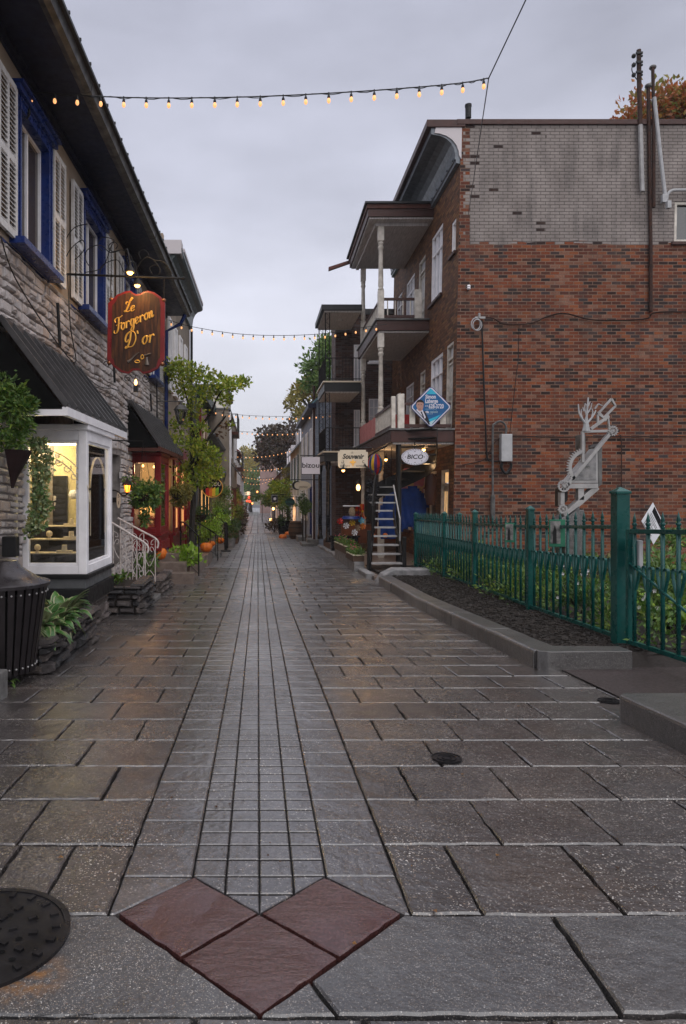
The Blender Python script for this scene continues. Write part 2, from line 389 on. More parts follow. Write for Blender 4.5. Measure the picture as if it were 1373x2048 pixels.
brick('brick_red', [(.032, .02, .018), (.15, .04, .02), (.28, .074, .03), (.34, .104, .04), (.22, .056, .026), (.11, .038, .024), (.30, .14, .09), (.07, .05, .05), (.26, .068, .027), (.17, .047, .024)], (.22, .15, .11),
      paint=((.32, .28, .26), (.21, .18, .166)), pz=7.52, side=5.12)
brick('brick_brown', [(.09, .044, .028), (.2, .09, .046), (.29, .14, .06), (.22, .096, .05), (.15, .068, .04)], (.045, .028, .02), bumpd=.01)
brick('brick_mix', [(.05, .026, .022), (.12, .06, .045), (.16, .085, .065), (.1, .05, .04), (.17, .14, .13), (.09, .05, .04)], (.11, .095, .09), bw=.22, bh=.075)
brick('brick_bluegrey', [(.36, .41, .5), (.3, .35, .45), (.4, .45, .54), (.33, .35, .42)], (.24, .27, .34), bw=.22, bh=.075)
def stone_mat(name, cols, wash=None, rough=(.45, .8)):
    t = NT(name); g = t.n('ShaderNodeNewGeometry'); n = len(cols); p = t.pos()
    col = t.ramp(g.outputs['Random Per Island'], [((i + .5) / n, c) for i, c in enumerate(cols)])
    f = t.noise(p, 14, 6, .65)
    col = t.mix(t.rng(f, .42, .75, 0, .7), col, tuple(x * .45 for x in cols[0]))
    if wash: col = t.mix(t.rng(t.noise(p, 2.4, 5, .6), .42, .62, 0, .75), col, wash)
    v = t.noise(p, 60, 4, .7); h = t.math('ADD', f, t.math('MULTIPLY', v, .4))
    t.bsdf(col, t.rng(v, .3, .7, *rough), 0, t.bump(h, .9, .02), spec=.2); M[name] = t.m
stone_mat('rubble_light', [(.36, .31, .285), (.5, .45, .44), (.42, .35, .31), (.27, .235, .22), (.56, .52, .51), (.46, .36, .3)], (.56, .52, .51))
stone_mat('rubble_dark', [(.035, .034, .036), (.07, .06, .058), (.05, .045, .048), (.11, .09, .08), (.045, .04, .04)], None, (.18, .5))
stone_mat('rubble_base', [(.07, .058, .052), (.13, .105, .095), (.09, .075, .07), (.17, .14, .13), (.05, .045, .045)], None, (.3, .6))
simple('mortar', (.28, .25, .235), .9, c2=(.15, .13, .12), sc=9); simple('stucco_tan', (.36, .28, .21), .85, c2=(.27, .205, .15), sc=2.2, bs=160, bstr=.35)
simple('stucco_beige', (.3, .25, .2), .85, c2=(.2, .165, .13), sc=1.2, bs=60); simple('stucco_grey', (.22, .24, .29), .8, c2=(.15, .165, .2), sc=1)
simple('stucco_cream', (.72, .68, .6), .8, c2=(.36, .33, .27), sc=1); simple('siding_grey', (.1, .105, .11), .7, sc=2); simple('stucco_pink', (.3, .2, .18), .8, sc=1)
simple('cornice_green', (.05, .065, .062), .4, .2, c2=(.03, .04, .04)); simple('flashing', (.5, .46, .47), .5, .1, c2=(.5, .46, .47)); simple('cornice_grey', (.15, .165, .185), .4, .4, c2=(.09, .1, .115))
simple('roof_blue', (.12, .22, .26), .4, .4); simple('roof_metal', (.3, .33, .36), .35, .5, c2=(.2, .22, .24)); simple('roof_red', (.22, .05, .04), .6); simple('soffit_white', (.6, .57, .56), .6, c2=(.34, .32, .31), sc=3, stretch=(20, 1, 1))
simple('green_trim', (.01, .07, .055), .45); simple('wreath', (.01, .01, .014), .7)
# glass: mirror-like film over clear, by Fresnel
def glass(name, tint=(1, 1, 1), refl=1.0):
    t = NT(name); tr = t.n('ShaderNodeBsdfTransparent'); tr.inputs[0].default_value = (*tint, 1)
    g = t.n('ShaderNodeBsdfGlossy'); g.inputs['Roughness'].default_value = .03; g.inputs['Color'].default_value = (refl, refl, refl, 1)
    fr = t.n('ShaderNodeFresnel'); fr.inputs[0].default_value = 1.5; mx = t.n('ShaderNodeMixShader')
    t.l(t.math('MULTIPLY', fr.outputs[0], 1.5, clamp=True), mx.inputs[0]); t.l(tr.outputs[0], mx.inputs[1]); t.l(g.outputs[0], mx.inputs[2]); t.l(mx.outputs[0], t.out.inputs[0]); M[name] = t.m
glass('glass', (.93, .94, .92)); glass('lamp_glass', (.8, .82, .85))
def wpane(name, c):
    t = NT(name); t.bsdf(c, .05, normal=t.bump(t.noise(t.pos(), 1.2, 1), .06, .05), spec=.3 if name == 'pane_curtain' else .9); M[name] = t.m
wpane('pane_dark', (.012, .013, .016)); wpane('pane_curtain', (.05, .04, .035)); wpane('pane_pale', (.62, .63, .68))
def plankmat():
    t = NT('sign_wood'); p = t.obj(); w = t.noise(t.mapping(p, (9, 1, .9)), 3, 6, .6); f = t.noise(t.mapping(p, (30, 1, 2)), 8, 4)
    col = t.ramp(w, [(.3, (.012, .004, .002)), (.5, (.05, .016, .005)), (.66, (.13, .045, .01)), (.8, (.035, .012, .004))])
    col = t.mix(t.rng(f, .4, .7, 0, .5), col, (.015, .006, .003)); t.bsdf(col, .5, normal=t.bump(f, .3, .004), spec=.3); M['sign_wood'] = t.m
plankmat()
def pattern_cloth():
    t = NT('pattern_cloth'); p = t.obj(); v = t.vor(p, 11); w = t.noise(p, 3, 2)
    col = t.ramp(w, [(.35, (.45, .1, .07)), (.48, (.4, .12, .16)), (.56, (.5, .3, .08)), (.68, (.2, .04, .14))]); col = t.mix(t.math('LESS_THAN', v.outputs[0], .03), col, (.08, .02, .05)); t.bsdf(col, .7); M['pattern_cloth'] = t.m
pattern_cloth()
# wet paving
def paving(name, base, dark, speck=1.0, film=.5, fine=False, tint=None, bd=.004, wetter=0, rust=None, bigb=1.0):
    t = NT(name); p = t.pos(); g = t.n('ShaderNodeNewGeometry')
    isl = g.outputs['Random Per Island']
    big = t.noise(p, .55, 4, .6); mid = t.noise(p, 3.2, 5, .6); fin = t.noise(p, 55 if not fine else 95, 4, .75)
    col = t.mix(t.rng(mid, .32, .68, 0, 1), base, dark)
    col = t.mix(t.rng(isl, 0, 1, 0, .45), col, tuple(x * .55 for x in base))
    if tint: col = t.mix(t.rng(t.noise(p, 1.3, 3), .5, .72, 0, .55), col, tint)
    col = t.mix(t.rng(fin, .4, .7, 0, .75), col, tuple(x * .3 for x in dark))
    v1 = t.vor(p, 74 if not fine else 190); v2 = t.vor(t.mapping(p, (1, 1, 1), (3, 5, 1)), 125 if not fine else 260)
    wn = t.n('ShaderNodeTexWhiteNoise'); t.l(v1.outputs['Position'], wn.inputs[0])
    s1 = t.math('MULTIPLY', t.math('LESS_THAN', v1.outputs[0], .29 if not fine else .35), t.math('GREATER_THAN', wn.outputs[0], .72 if not fine else .68))
    wn2 = t.n('ShaderNodeTexWhiteNoise'); t.l(v2.outputs['Position'], wn2.inputs[0])
    s2 = t.math('MULTIPLY', t.math('LESS_THAN', v2.outputs[0], .3), t.math('GREATER_THAN', wn2.outputs[0], .66))
    sp = t.math('MAXIMUM', s1, s2); pm = t.rng(t.noise(p, 2.0, 3), .35, .6, .35, 1)
    sp = t.math('MULTIPLY', t.math('MULTIPLY', t.math('MULTIPLY', sp, pm), speck), t.rng(isl, 0, 1, .55, 1.2), clamp=True)
    col = t.mix(sp, col, t.ramp(wn.outputs[0], [(.7, (.42, .38, .34)), (.84, (.2, .14, .10)), (1, (.6, .57, .54))]))
    if rust:
        cc = t.n('ShaderNodeVectorMath', operation='DISTANCE'); t.l(p, cc.inputs[0]); cc.inputs[1].default_value = (*rust, gz(rust[1])); rn = t.noise(p, 18, 5, .7)
        col = t.mix(t.math('MULTIPLY', t.rng(cc.outputs['Value'], .03, .13, 1, 0), t.rng(rn, .42, .6, 0, .8)), col, (.2, .085, .015))
    h = t.math('ADD', t.math('MULTIPLY', fin, .8), t.math('MULTIPLY', sp, .5)); h2 = t.noise(p, 7, 4)
    wet = t.rng(big, .40, .60, 0, 1)                    # where a film of water lies
    wet = t.math('MULTIPLY', wet, t.rng(mid, .25, .6, .5, 1), clamp=True)
    rough = t.math('SUBTRACT', t.rng(fin, .3, .7, .30 - wetter, .46 - wetter), t.math('MULTIPLY', wet, film * .22))
    b = t.bump(h, .5, bd); b = t.bump(h2, .3 * bigb, .03 * bigb, b); b = t.bump(t.noise(p, 24, 3), .35, .008, b)
    pb = t.bsdf(col, rough, 0, b, spec=1.0); t.l(t.math('MULTIPLY', wet, .9), pb.inputs['Coat Weight']); pb.inputs['Coat Roughness'].default_value = .28; pb.inputs['Coat IOR'].default_value = 1.45; t.l(b, pb.inputs['Coat Normal']); M[name] = t.m
paving('paver', (.096, .083, .080), (.036, .031, .031), 1.0, .8, tint=(.11, .08, .06), wetter=.08)
paving('paver_band', (.118, .107, .108), (.058, .052, .053), .8, 1.0, wetter=.13)
paving('paver_granite', (.08, .077, .079), (.036, .034, .037), 1.0, .7, True, tint=(.07, .055, .045), rust=(-.63, 1.885))
paving('paver_kerb', (.085, .08, .078), (.045, .042, .042), .7, .4, True)
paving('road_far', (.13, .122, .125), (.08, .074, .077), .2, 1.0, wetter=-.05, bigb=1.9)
def redgranite():
    t = NT('paver_red'); p = t.pos(); fin = t.noise(p, 80, 4, .7); mid = t.noise(t.mapping(p, (3, 9, 1), rot=(0, 0, .7)), 3, 6, .7)
    g = t.n('ShaderNodeNewGeometry'); col = t.mix(t.rng(fin, .35, .7, 0, 1), (.085, .034, .031), (.035, .013, .012))
    col = t.mix(t.rng(g.outputs['Random Per Island'], 0, 1, 0, .5), col, (.05, .018, .015))
    pt = t.rng(t.noise(p, 3.5, 2), .42, .6, .12, 1); b = t.bump(t.math('MULTIPLY', mid, pt), .7, .016); b = t.bump(fin, .3, .003, b)
    t.bsdf(col, t.rng(t.noise(p, 4, 3), .35, .65, .12, .26), 0, b, spec=.9); M['paver_red'] = t.m
redgranite()
simple('joint_dirt', (.018, .016, .015), .5, c2=(.008, .007, .007), sc=20, bs=60, bstr=1)
simple('manhole_iron', (.03, .028, .03), .35, .5, c2=(.012, .011, .012), sc=8); simple('rust_stain', (.17, .075, .02), .6)
leafmat('leaf_tree', [(.18, .28, .02), (.32, .42, .03), (.42, .46, .04), (.1, .17, .015), (.5, .46, .05)])
leafmat('leaf_dark', [(0.030, 0.075, 0.018), (0.053, 0.112, 0.027), (0.075, 0.150, 0.030), (0.030, 0.060, 0.015)])
leafmat('leaf_fern', [(0.048, 0.120, 0.019), (0.096, 0.192, 0.032), (0.160, 0.272, 0.048), (0.048, 0.096, 0.019), (0.240, 0.320, 0.048)])
leafmat('leaf_hosta', [(0.048, 0.144, 0.032), (0.080, 0.208, 0.048), (0.112, 0.256, 0.064), (0.064, 0.160, 0.032)], .28)
leafmat('leaf_margin', [(0.350, 0.380, 0.200), (0.420, 0.420, 0.250)], .35); leafmat('leaf_ivy', [(0.084, 0.168, 0.042), (0.196, 0.280, 0.112), (0.420, 0.476, 0.280), (0.252, 0.238, 0.070)], .4)
leafmat('leaf_lime', [(0.192, 0.336, 0.024), (0.264, 0.432, 0.036), (0.360, 0.504, 0.060), (0.144, 0.240, 0.024)]); leafmat('leaf_gold', [(0.180, 0.165, 0.030), (0.300, 0.225, 0.045), (0.120, 0.135, 0.022), (0.375, 0.300, 0.075)])
leafmat('leaf_burgundy', [(.05, .03, .022), (.075, .045, .03), (.065, .055, .03), (.10, .075, .035), (.045, .028, .025)]); leafmat('leaf_autumn', [(.5, .14, .04), (.38, .1, .04), (.5, .24, .05), (.2, .22, .04), (.16, .2, .035), (.45, .18, .06)])
leafmat('leaf_mid', [(0.085, 0.170, 0.034), (0.136, 0.238, 0.051), (0.204, 0.289, 0.068), (0.085, 0.153, 0.034)]); leafmat('petal_white', [(0.700, 0.680, 0.720), (0.800, 0.780, 0.800)]); leafmat('petal_pink', [(0.500, 0.080, 0.140), (0.600, 0.150, 0.200)])
leafmat('leaf_olive', [(0.135, 0.135, 0.038), (0.195, 0.180, 0.045), (0.090, 0.090, 0.030), (0.240, 0.225, 0.075)]); leafmat('leaf_brown', [(0.060, 0.025, 0.010), (0.120, 0.050, 0.015), (0.200, 0.090, 0.020)])
leafmat('leaf_yellow', [(0.416, 0.338, 0.065), (0.312, 0.286, 0.065), (0.494, 0.364, 0.078), (0.260, 0.234, 0.078)])
# ================================================================== GROUND
def clip(poly, a, b, c):
    """keep a*x + b*y >= c"""
    out = []
    for i in range(len(poly)):
        p, q = poly[i], poly[(i + 1) % len(poly)]
        fp, fq = a * p[0] + b * p[1] - c, a * q[0] + b * q[1] - c
        if fp >= 0: out.append(p)
        if (fp > 0) != (fq > 0) and fp != fq:
            t = fp / (fp - fq)
            if 0 < t < 1: out.append((p[0] + (q[0] - p[0]) * t, p[1] + (q[1] - p[1]) * t))
    return out
def slab(mb, poly, gap=.005, step=None, jit=.0022, lift=None, tilt=.0035, r=rnd, edge=.006, drop=.006):
    q_ = []
    for p in poly:
        if not q_ or math.hypot(p[0] - q_[-1][0], p[1] - q_[-1][1]) > .012: q_.append(p)
    if len(q_) > 2 and math.hypot(q_[0][0] - q_[-1][0], q_[0][1] - q_[-1][1]) < .012: q_.pop()
    poly = q_
    if len(poly) < 3: return
    cx = sum(p[0] for p in poly) / len(poly); cy = sum(p[1] for p in poly) / len(poly)
    A = sum(poly[i][0] * poly[(i + 1) % len(poly)][1] - poly[(i + 1) % len(poly)][0] * poly[i][1] for i in range(len(poly)))
    if abs(A) < 1.2e-3: return
    if A < 0: poly = poly[::-1]
    def inset(P, g):
        n = len(P); L = []
        for i in range(n):
            p0, p1, p2 = Vector(P[i - 1]), Vector(P[i]), Vector(P[(i + 1) % n])
            e1 = (p1 - p0).normalized(); e2 = (p2 - p1).normalized(); n1 = Vector((-e1.y, e1.x)); n2 = Vector((-e2.y, e2.x))
            k = 1 + n1.dot(n2); L.append(p1 + (n1 + n2) * (g / max(.6, k)))
        return L
    P = inset([(p[0], p[1]) for p in poly], gap); Q = inset([tuple(p) for p in P], edge)
    if step:
        PP, QQ = [], []
        n = len(P)
        for i in range(n):
            a, b, c, d = P[i], P[(i + 1) % n], Q[i], Q[(i + 1) % n]; m = max(1, int((b - a).length / step))
            for k in range(m):
                t = k / m; j = Vector((r.uniform(-jit, jit), r.uniform(-jit, jit))) if k else Vector((0, 0))
                PP.append(a.lerp(b, t) + j); QQ.append(c.lerp(d, t) + j * .8 + Vector((r.uniform(-jit, jit), r.uniform(-jit, jit))) * .6)
        P, Q = PP, QQ
    z0 = r.uniform(-.002, .002) if lift is None else lift; tx, ty = r.uniform(-tilt, tilt), r.uniform(-tilt, tilt)
    Z = lambda p, dz: (p[0], p[1], gz(p[1]) + z0 + (p[0] - cx) * tx + (p[1] - cy) * ty + dz)
    n = len(P)
    vs = [Z(p, -.03) for p in P] + [Z(p, -drop) for p in P] + [Z(q, 0) for q in Q]
    fs = [(k, (k + 1) % n, n + (k + 1) % n, n + k) for k in range(n)] + [(n + k, n + (k + 1) % n, 2 * n + (k + 1) % n, 2 * n + k) for k in range(n)] + [tuple(2 * n + k for k in range(n))]
    mb.add(vs, fs)
g = MB()
ys = [-60, -20, 0, 5, 10.36, 13, 16.6, 22, 30, 38.5, 60, 90, 150, 400, 900]
for a, b in zip(ys, ys[1:]): g.quad((-600, a, gz(a) - .032), (600, a, gz(a) - .032), (600, b, gz(b) - .032), (-600, b, gz(b) - .032))
g.build('ground', 'joint_dirt', kind='structure')
pav, band, gran, pavf = MB(), MB(), MB(), MB()
CXB = .006; BI, BO = .238, .487
rows = [2.198, 2.678, 3.119, 3.554, 3.986, 4.41, 4.833]
while rows[-1] < 38.2: rows.append(rows[-1] + .432 * rnd.uniform(.985, 1.015))
def rect(x0, x1, y0, y1): return [(x0, y0), (x1, y0), (x1, y1), (x0, y1)]
for i, (y0, y1) in enumerate(zip(rows, rows[1:])):
    step = .045 if y1 < 6 else (.11 if y1 < 12 else None)
    g_ = .006 if y1 < 10 else .009
    # centre band, 4 columns
    nt = 4 if y1 < 13 else (2 if y1 < 24 else 1); tg = .0025 + .0004 * y0
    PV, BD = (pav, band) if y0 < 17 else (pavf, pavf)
    for k in range(4):
        x0 = CXB - BI + k * BI / 2; x1 = x0 + BI / 2
        for q in range(nt):
            P = rect(x0, x1, y0 + (y1 - y0) * q / nt + tg, y0 + (y1 - y0) * (q + 1) / nt - tg)
            if y0 < 2.7: P = clip(P, -1 if x0 + .01 > CXB else 1, 1, 2.205 - (CXB if x0 + .01 > CXB else -CXB) + 0)
            slab(BD, P, .003 if y1 < 12 else .006, None, lift=-.001 + rnd.uniform(-.0006, .0006), tilt=.001, edge=.004, drop=.003)
    for s in (-1, 1):
        xa, xb = sorted((CXB + s * BI, CXB + s * BO))
        for q in range(2):
            P = rect(xa, xb, y0 + (y1 - y0) * q / 2, y0 + (y1 - y0) * (q + 1) / 2)
            if y0 < 2.7: P = clip(P, s, 1, 2.435 + .23 + s * CXB)
            slab(BD, P, .0035, step, .0012, lift=-.001, tilt=.0015, edge=.006, drop=.004)
        off = .235 if i % 2 == 0 else (.468 if i > 0 else .235)
        x = BO; w = off
        lim = 3.4 if s < 0 else (2.45 if (y0 > 5.85 or y1 < 4.45) else 3.6)
        first = True
        while x < lim:
            x1 = min(lim, x + w) if not (lim - x - w < .12) else lim
            xa, xb = sorted((CXB + s * x, CXB + s * x1))
            slab(PV, rect(xa, xb, y0, y1), g_, step, .0038 if y1 < 6 else .003, tilt=.007, edge=.007, drop=.006)
            x = x1; w = .468
            if i == 0 and first: w = .21 if s < 0 else .46; first = False
# big granite slabs with the red squares let in
def diamond(cx, cy, h=.2315): return [(cx, cy - h), (cx + h, cy), (cx, cy + h), (cx - h, cy)]
h = .2315
L = [(-3.4, 1.744), (CXB, 1.744), (CXB - 2 * h + .005, 2.198), (-3.4, 2.198)]
slab(gran, L, .006, .05, .003, lift=0, tilt=.001)
Rr = [(CXB, 1.744), (.93, 1.744), (.945, 2.198), (CXB + 2 * h - .005, 2.198)]
slab(gran, clip(Rr, -1, -.435, -.155 - .435 * 1.868 + .005), .004, .05, .003, lift=-.001, tilt=.001)
slab(gran, clip(Rr, 1, .435, .155 + .435 * 1.868 - .005), .006, .05, .003, lift=0, tilt=.001)
slab(gran, [(.93, 1.744), (3.4, 1.744), (3.4, 2.198), (.945, 2.198)], .009, .05, .004, lift=.001)
red = MB()
for cx, cy in ((CXB, 1.975), (CXB - .2315, 2.2065), (CXB + .2315, 2.2065)): slab(red, diamond(cx, cy), .007, .035, .0035, lift=.001, tilt=.004, edge=.005, drop=.004)
for k, xs in enumerate(((-3.4, -1.1, -.16, .27, .74, 1.6, 3.4), (-3.4, -.8, -.2, .5, .9, 3.4))):
    y1 = 1.74 - k * .43
    for a, b in zip(xs, xs[1:]): slab(pav, rect(a, b, y1 - .43, y1), .008, .06, .004)
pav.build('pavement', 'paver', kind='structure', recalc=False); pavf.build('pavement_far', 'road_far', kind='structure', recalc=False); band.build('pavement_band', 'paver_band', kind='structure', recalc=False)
gran.build('pavement_slabs', 'paver_granite', kind='structure', recalc=False); red.build('pavement_squares', 'paver_red', kind='structure', recalc=False)
far = MB(); y = rows[-1]
while y < 175:
    l = 1.1 if y < 60 else 2.5
    for k in range(-7, 7): slab(far, rect(CXB + k * .42, CXB + (k + 1) * .42, y, y + l), .018, lift=rnd.uniform(-.008, .004), tilt=.006, edge=.02)
    y += l
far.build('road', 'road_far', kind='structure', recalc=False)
br = MB()
for a, b in ((38.0, 38.3),): br.box(-1.6, 2.3, a, b, gz(38) - .05, gz(38) + .012)
br.build('road_strip', 'concrete_pale', kind='structure')
# kerbs
kb = MB()
def kerbstone(mb, x0, x1, y0, y1, h, r=.03):
    prof = [(x0, -.2), (x0, h - r), (x0 + r * .35, h - r * .35), (x0 + r, h), (x1 - .01, h), (x1, h - .01), (x1, -.2)]
    n = len(prof); m = max(1, int((y1 - y0) / .3)); vs = []
    for i in range(m + 1):
        y = y0 + (y1 - y0) * i / m; j = rnd.uniform(-.003, .003)
        vs += [(u + j, y, gz(y) + v + (rnd.uniform(-.002, .002) if v > 0 else 0)) for u, v in prof]
    fs = [(i * n + k, i * n + (k + 1) % n, (i + 1) * n + (k + 1) % n, (i + 1) * n + k) for i in range(m) for k in range(n)]
    mb.add(vs, fs + [tuple(range(n))[::-1], tuple(m * n + k for k in range(n))])
y = 5.98
for L_ in (1.25, 1.3, 1.25, 1.3, 1.3, 1.25):
    kerbstone(kb, 2.42 + rnd.uniform(-.01, .01), 2.68, y + .006, y + L_ - .006, .165); y += L_
kb.prism([(2.425, 5.93), (2.56, 6.17), (3.26, 6.15), (3.24, 5.90), (2.5, 5.87)], lambda u, v, d: (u, v, gz(v) + d), -.2, .168)
kb.build('kerb', 'paver_kerb', kind='structure', bevel=.012)
k2 = MB(); k2.prism([(2.36, 2.6), (2.32, 4.38), (2.36, 4.44), (4.4, 4.5), (4.4, 2.6)], lambda u, v, d: (u, v, gz(v) + d), -.2, .165)
k2.build('kerb_block', 'paver_kerb', kind='structure', bevel=.02)
k3 = MB(); y = 14.9
while y < 27:
    l = rnd.uniform(.8, 1.4); kerbstone(k3, 2.36 + rnd.uniform(-.03, .03), 2.56, y + .01, y + l - .01, rnd.choice((.06, .09, .12)), .02); y += l
k3.build('kerb_worn', 'concrete_pale', kind='structure', bevel=.01)
k4 = MB(); k4.mbox(lambda u, v, d: (u, v, gz(v) + d), 2.5, 6.0, 14.6, 26, -.2, .05); k4.build('platform', 'step_stone', kind='structure')
pth = MB(); pth.quad((2.62, 4.4, gz(4.4) + .012), (6, 4.4, gz(4.4) + .012), (6, 6.1, gz(6.1) + .012), (2.62, 6.1, gz(6.1) + .012)); pth.build('path', 'asphalt_path', kind='structure')
# mulch bed + garden soil
def bed(name, x0, x1, y0, y1, h, amp, mat, n=34, m=80, kind='structure'):
    b = MB(); vs = []
    for j in range(m + 1):
        for i in range(n + 1):
            x = x0 + (x1 - x0) * i / n; y = y0 + (y1 - y0) * j / m; vs.append((x, y, gz(y) + h + rnd.uniform(-amp, amp)))
    b.add(vs, [(j * (n + 1) + i, j * (n + 1) + i + 1, (j + 1) * (n + 1) + i + 1, (j + 1) * (n + 1) + i) for j in range(m) for i in range(n)])
    return b.build(name, mat, kind=kind, recalc=False)
bed('garden_soil', 2.66, 12, 6.12, 17, .10, .02, 'soil', 60, 90)
sk = MB()
for i in range(60): x0, x1 = 2.66 + i * .156, 2.66 + (i + 1) * .156; sk.quad((x0, 6.16, gz(6.16) + .11), (x1, 6.16, gz(6.16) + .11), (x1, 5.98 + .03 * math.sin(i + 1), gz(6) + .011), (x0, 5.98 + .03 * math.sin(i), gz(6) + .011))
sk.build('soil_edge', 'soil', kind='structure', recalc=False)
ch = MB()
for _ in range(5200):
    x = rnd.uniform(2.7, 3.9); y = rnd.uniform(6.2, 14.2) ** 1.0; z = gz(y) + .115; s = rnd.uniform(.006, .02); a = rnd.uniform(0, PI)
    q = Matrix.Rotation(a, 3, 'Z') @ Matrix.Rotation(rnd.uniform(-.5, .5), 3, 'X')
    ch.add([Vector((x, y, z + rnd.uniform(0, .012))) + q @ Vector((sx * s * 1.5, sy * s * .6, sz * s * .3)) for sz in (-1, 1) for sy in (-1, 1) for sx in (-1, 1)], [(0, 2, 3, 1), (4, 5, 7, 6), (0, 1, 5, 4), (2, 6, 7, 3), (0, 4, 6, 2), (1, 3, 7, 5)])
ch.build('mulch', 'bark', kind='stuff', recalc=False)
fl = MB()
for _ in range(150):
    y = 1.9 * (9.0) ** rnd.random(); x = rnd.uniform(-1.8, 3.6)
    z = gz(y) + (.13 if (x > 2.7 and y > 6.2) else (.175 if x > 2.35 and y < 4.4 else .006)); 
    if -.05 < x - 2.45 < .3 and y > 5.8: z = gz(y) + .175
    a = rnd.uniform(0, 6.28); s = rnd.uniform(.006, .018)
    if y > 12: continue
    fl.add([(x, y, z), (x + s * math.cos(a), y + s * math.sin(a), z + .004), (x + s * 1.2 * math.cos(a + .9), y + s * 1.2 * math.sin(a + .9), z + .001), (x + s * .7 * math.cos(a + 1.7), y + s * .7 * math.sin(a + 1.7), z + .005)], [(0, 1, 2, 3)])
fl.build('fallen_leaves', 'leaf_brown', kind='stuff', recalc=False)
# manholes
def manhole(cx, cy, r, label, big):
    t = thing('manhole_cover', label, 'manhole cover', (cx, cy, gz(cy)))
    S = lambda prof, n=40: [(p[0], p[1]) for p in prof]
    rim = MB(); n = 48
    def ring(r0, r1, z0, z1, mb):
        vs = []
        for rr, z in ((r1, -.02), (r1, z1), (r0, z1), (r0, z0)):
            vs += [(cx + rr * math.cos(2 * PI * k / n), cy + rr * math.sin(2 * PI * k / n), gz(cy + rr * math.sin(2 * PI * k / n)) + z) for k in range(n)]
        mb.add(vs, [(i * n + k, i * n + (k + 1) % n, (i + 1) * n + (k + 1) % n, (i + 1) * n + k) for i in range(3) for k in range(n)])
    ring(r * .93, r, .001, .010, rim); rim.build('rim', 'manhole_iron', t)
    cv = MB(); cv.add([(cx + r * .925 * math.cos(2 * PI * k / n), cy + r * .925 * math.sin(2 * PI * k / n), gz(cy + r * .925 * math.sin(2 * PI * k / n)) + .006) for k in range(n)], [tuple(range(n))])
    if big:
        for rr, m in ((.84, 20), (.6, 12), (.36, 8)):
            for k in range(m):
                a = 2 * PI * k / m + rr; x, y = cx + r * rr * math.cos(a), cy + r * rr * math.sin(a)
                q = .013
                cv.mbox(lambda u, v, d: (x + u * math.cos(a) - v * math.sin(a), y + u * math.sin(a) + v * math.cos(a), gz(y) + d), -q, q, -q * .6, q * .6, .004, .0135)
    else:
        for rr in (.35, .65): ring(r * rr * .93, r * rr, .006, .010, cv)
    cv.build('cover', 'manhole_iron', t)
    if big:
        for k in range(14):
            hl = MB(); a = rnd.uniform(0, 6.28); rr = r * rnd.uniform(.2, .7); x, y = cx + rr * math.cos(a), cy + rr * math.sin(a)
            hl.add([(x + .011 * math.cos(w), y + .009 * math.sin(w), gz(y + .009 * math.sin(w)) + .0075) for w in [2 * PI * q / 10 for q in range(10)]], [tuple(range(10))])
            hl.build('hole', 'awning_side', t)
    return t
manhole(-.845, 2.07, .268, 'large round cast iron manhole cover at the lower left with rust beside it', True)
manhole(1.013, 3.66, .080, 'small round iron cap in the middle of the wet right hand slabs', False)
manhole(2.50, 4.86, .075, 'small round iron cap beside the near kerb block', False)
# ================================================================== FIRST STONE HOUSE (left)
X0W, KW = -2.85, .016
W = FL(X0W)
house = thing('stone_house', 'stone shop house with tan stucco upper floor, blue framed windows and white shutters', 'building', (X0W, 10, gz(10)))
YE = 18.4
bay1 = (7.95, 9.25, -.5, 2.05); bay2 = (14.15, 15.4, -.6, 2.15)
win_us = [(7.54, 8.68), (10.2, 11.5), (13.05, 14.2), (16.1, 17.2)]
holes_low = [(7.97, 9.22, .30, 2.02), (14.2, 15.38, .3, 2.1), (12.2, 13.2, -.1, 2.0)]
mb = MB(); wall(mb, FL(X0W - .02), 3, YE, -.9, 3.97, holes_low, .25); mb.build('mortar_wall', 'mortar', house)
WW = lambda u, v, d: W(u, v + (.022 * math.sin(u * 1.9 + v) + .008 * math.sin(u * 5.1 + v * 2)) * (1 if -.4 < v < 3.8 else 0), d)
mb = MB(); rubble(mb, WW, 3, YE, -.85, 3.97, holes_low + [(7.0, 10.0, 2.1, 3.05)], (.065, .16), (.10, .36), (.008, .042)); mb.build('stone_wall', 'rubble_light', house, recalc=False)
mb = MB(); wall(mb, FL(X0W + .035), 3, YE, 3.97, 6.10, [(a, b, 4.08, 5.68) for a, b in win_us], .16); mb.build('stucco_wall', 'stucco_tan', house)
mb = MB(); mb.mbox(FC(YE), -8, X0W + KW * YE, -1, 8.3, -.2, 0); mb.build('end_wall', 'stucco_tan', house)
mb = MB(); mb.mbox(W, 2, YE + .1, 6.09, 6.16, -.3, .62); mb.build('soffit', 'navy_dark', house)
mb = MB(); mb.mbox(W, 2, YE + .1, 6.0, 6.088, .0, .07); mb.mbox(W, 2, YE + .1, 6.03, 6.088, .07, .12); mb.build('cornice', 'navy_dark', house)
gt = MB()
y = 2.0
while y < YE:
    l = min(1.55, YE + .1 - y); prof = [(.60, 6.07), (.66, 6.055), (.72, 6.075), (.745, 6.19), (.765, 6.19), (.765, 6.205), (.735, 6.205), (.60, 6.2)]
    gt.prism([(a, b) for a, b in prof], lambda u, v, d: (X0W + KW * d + u, d, v), y, y + l - .012)
    gt.prism([(.595, 6.062), (.66, 6.047), (.727, 6.07), (.752, 6.195), (.6, 6.2)], lambda u, v, d: (X0W + KW * d + u, d, v), y + l - .03, y + l - .008); y += l
gt.build('gutter', 'gutter_grey', house)
rf = MB(); rf.quad(W(2, 6.21, .75), W(YE, 6.21, .75), W(YE, 8.6, -1.6), W(2, 8.6, -1.6)); rf.mbox(W, 2, YE + .1, 6.18, 6.22, .1, .79)
y = 2
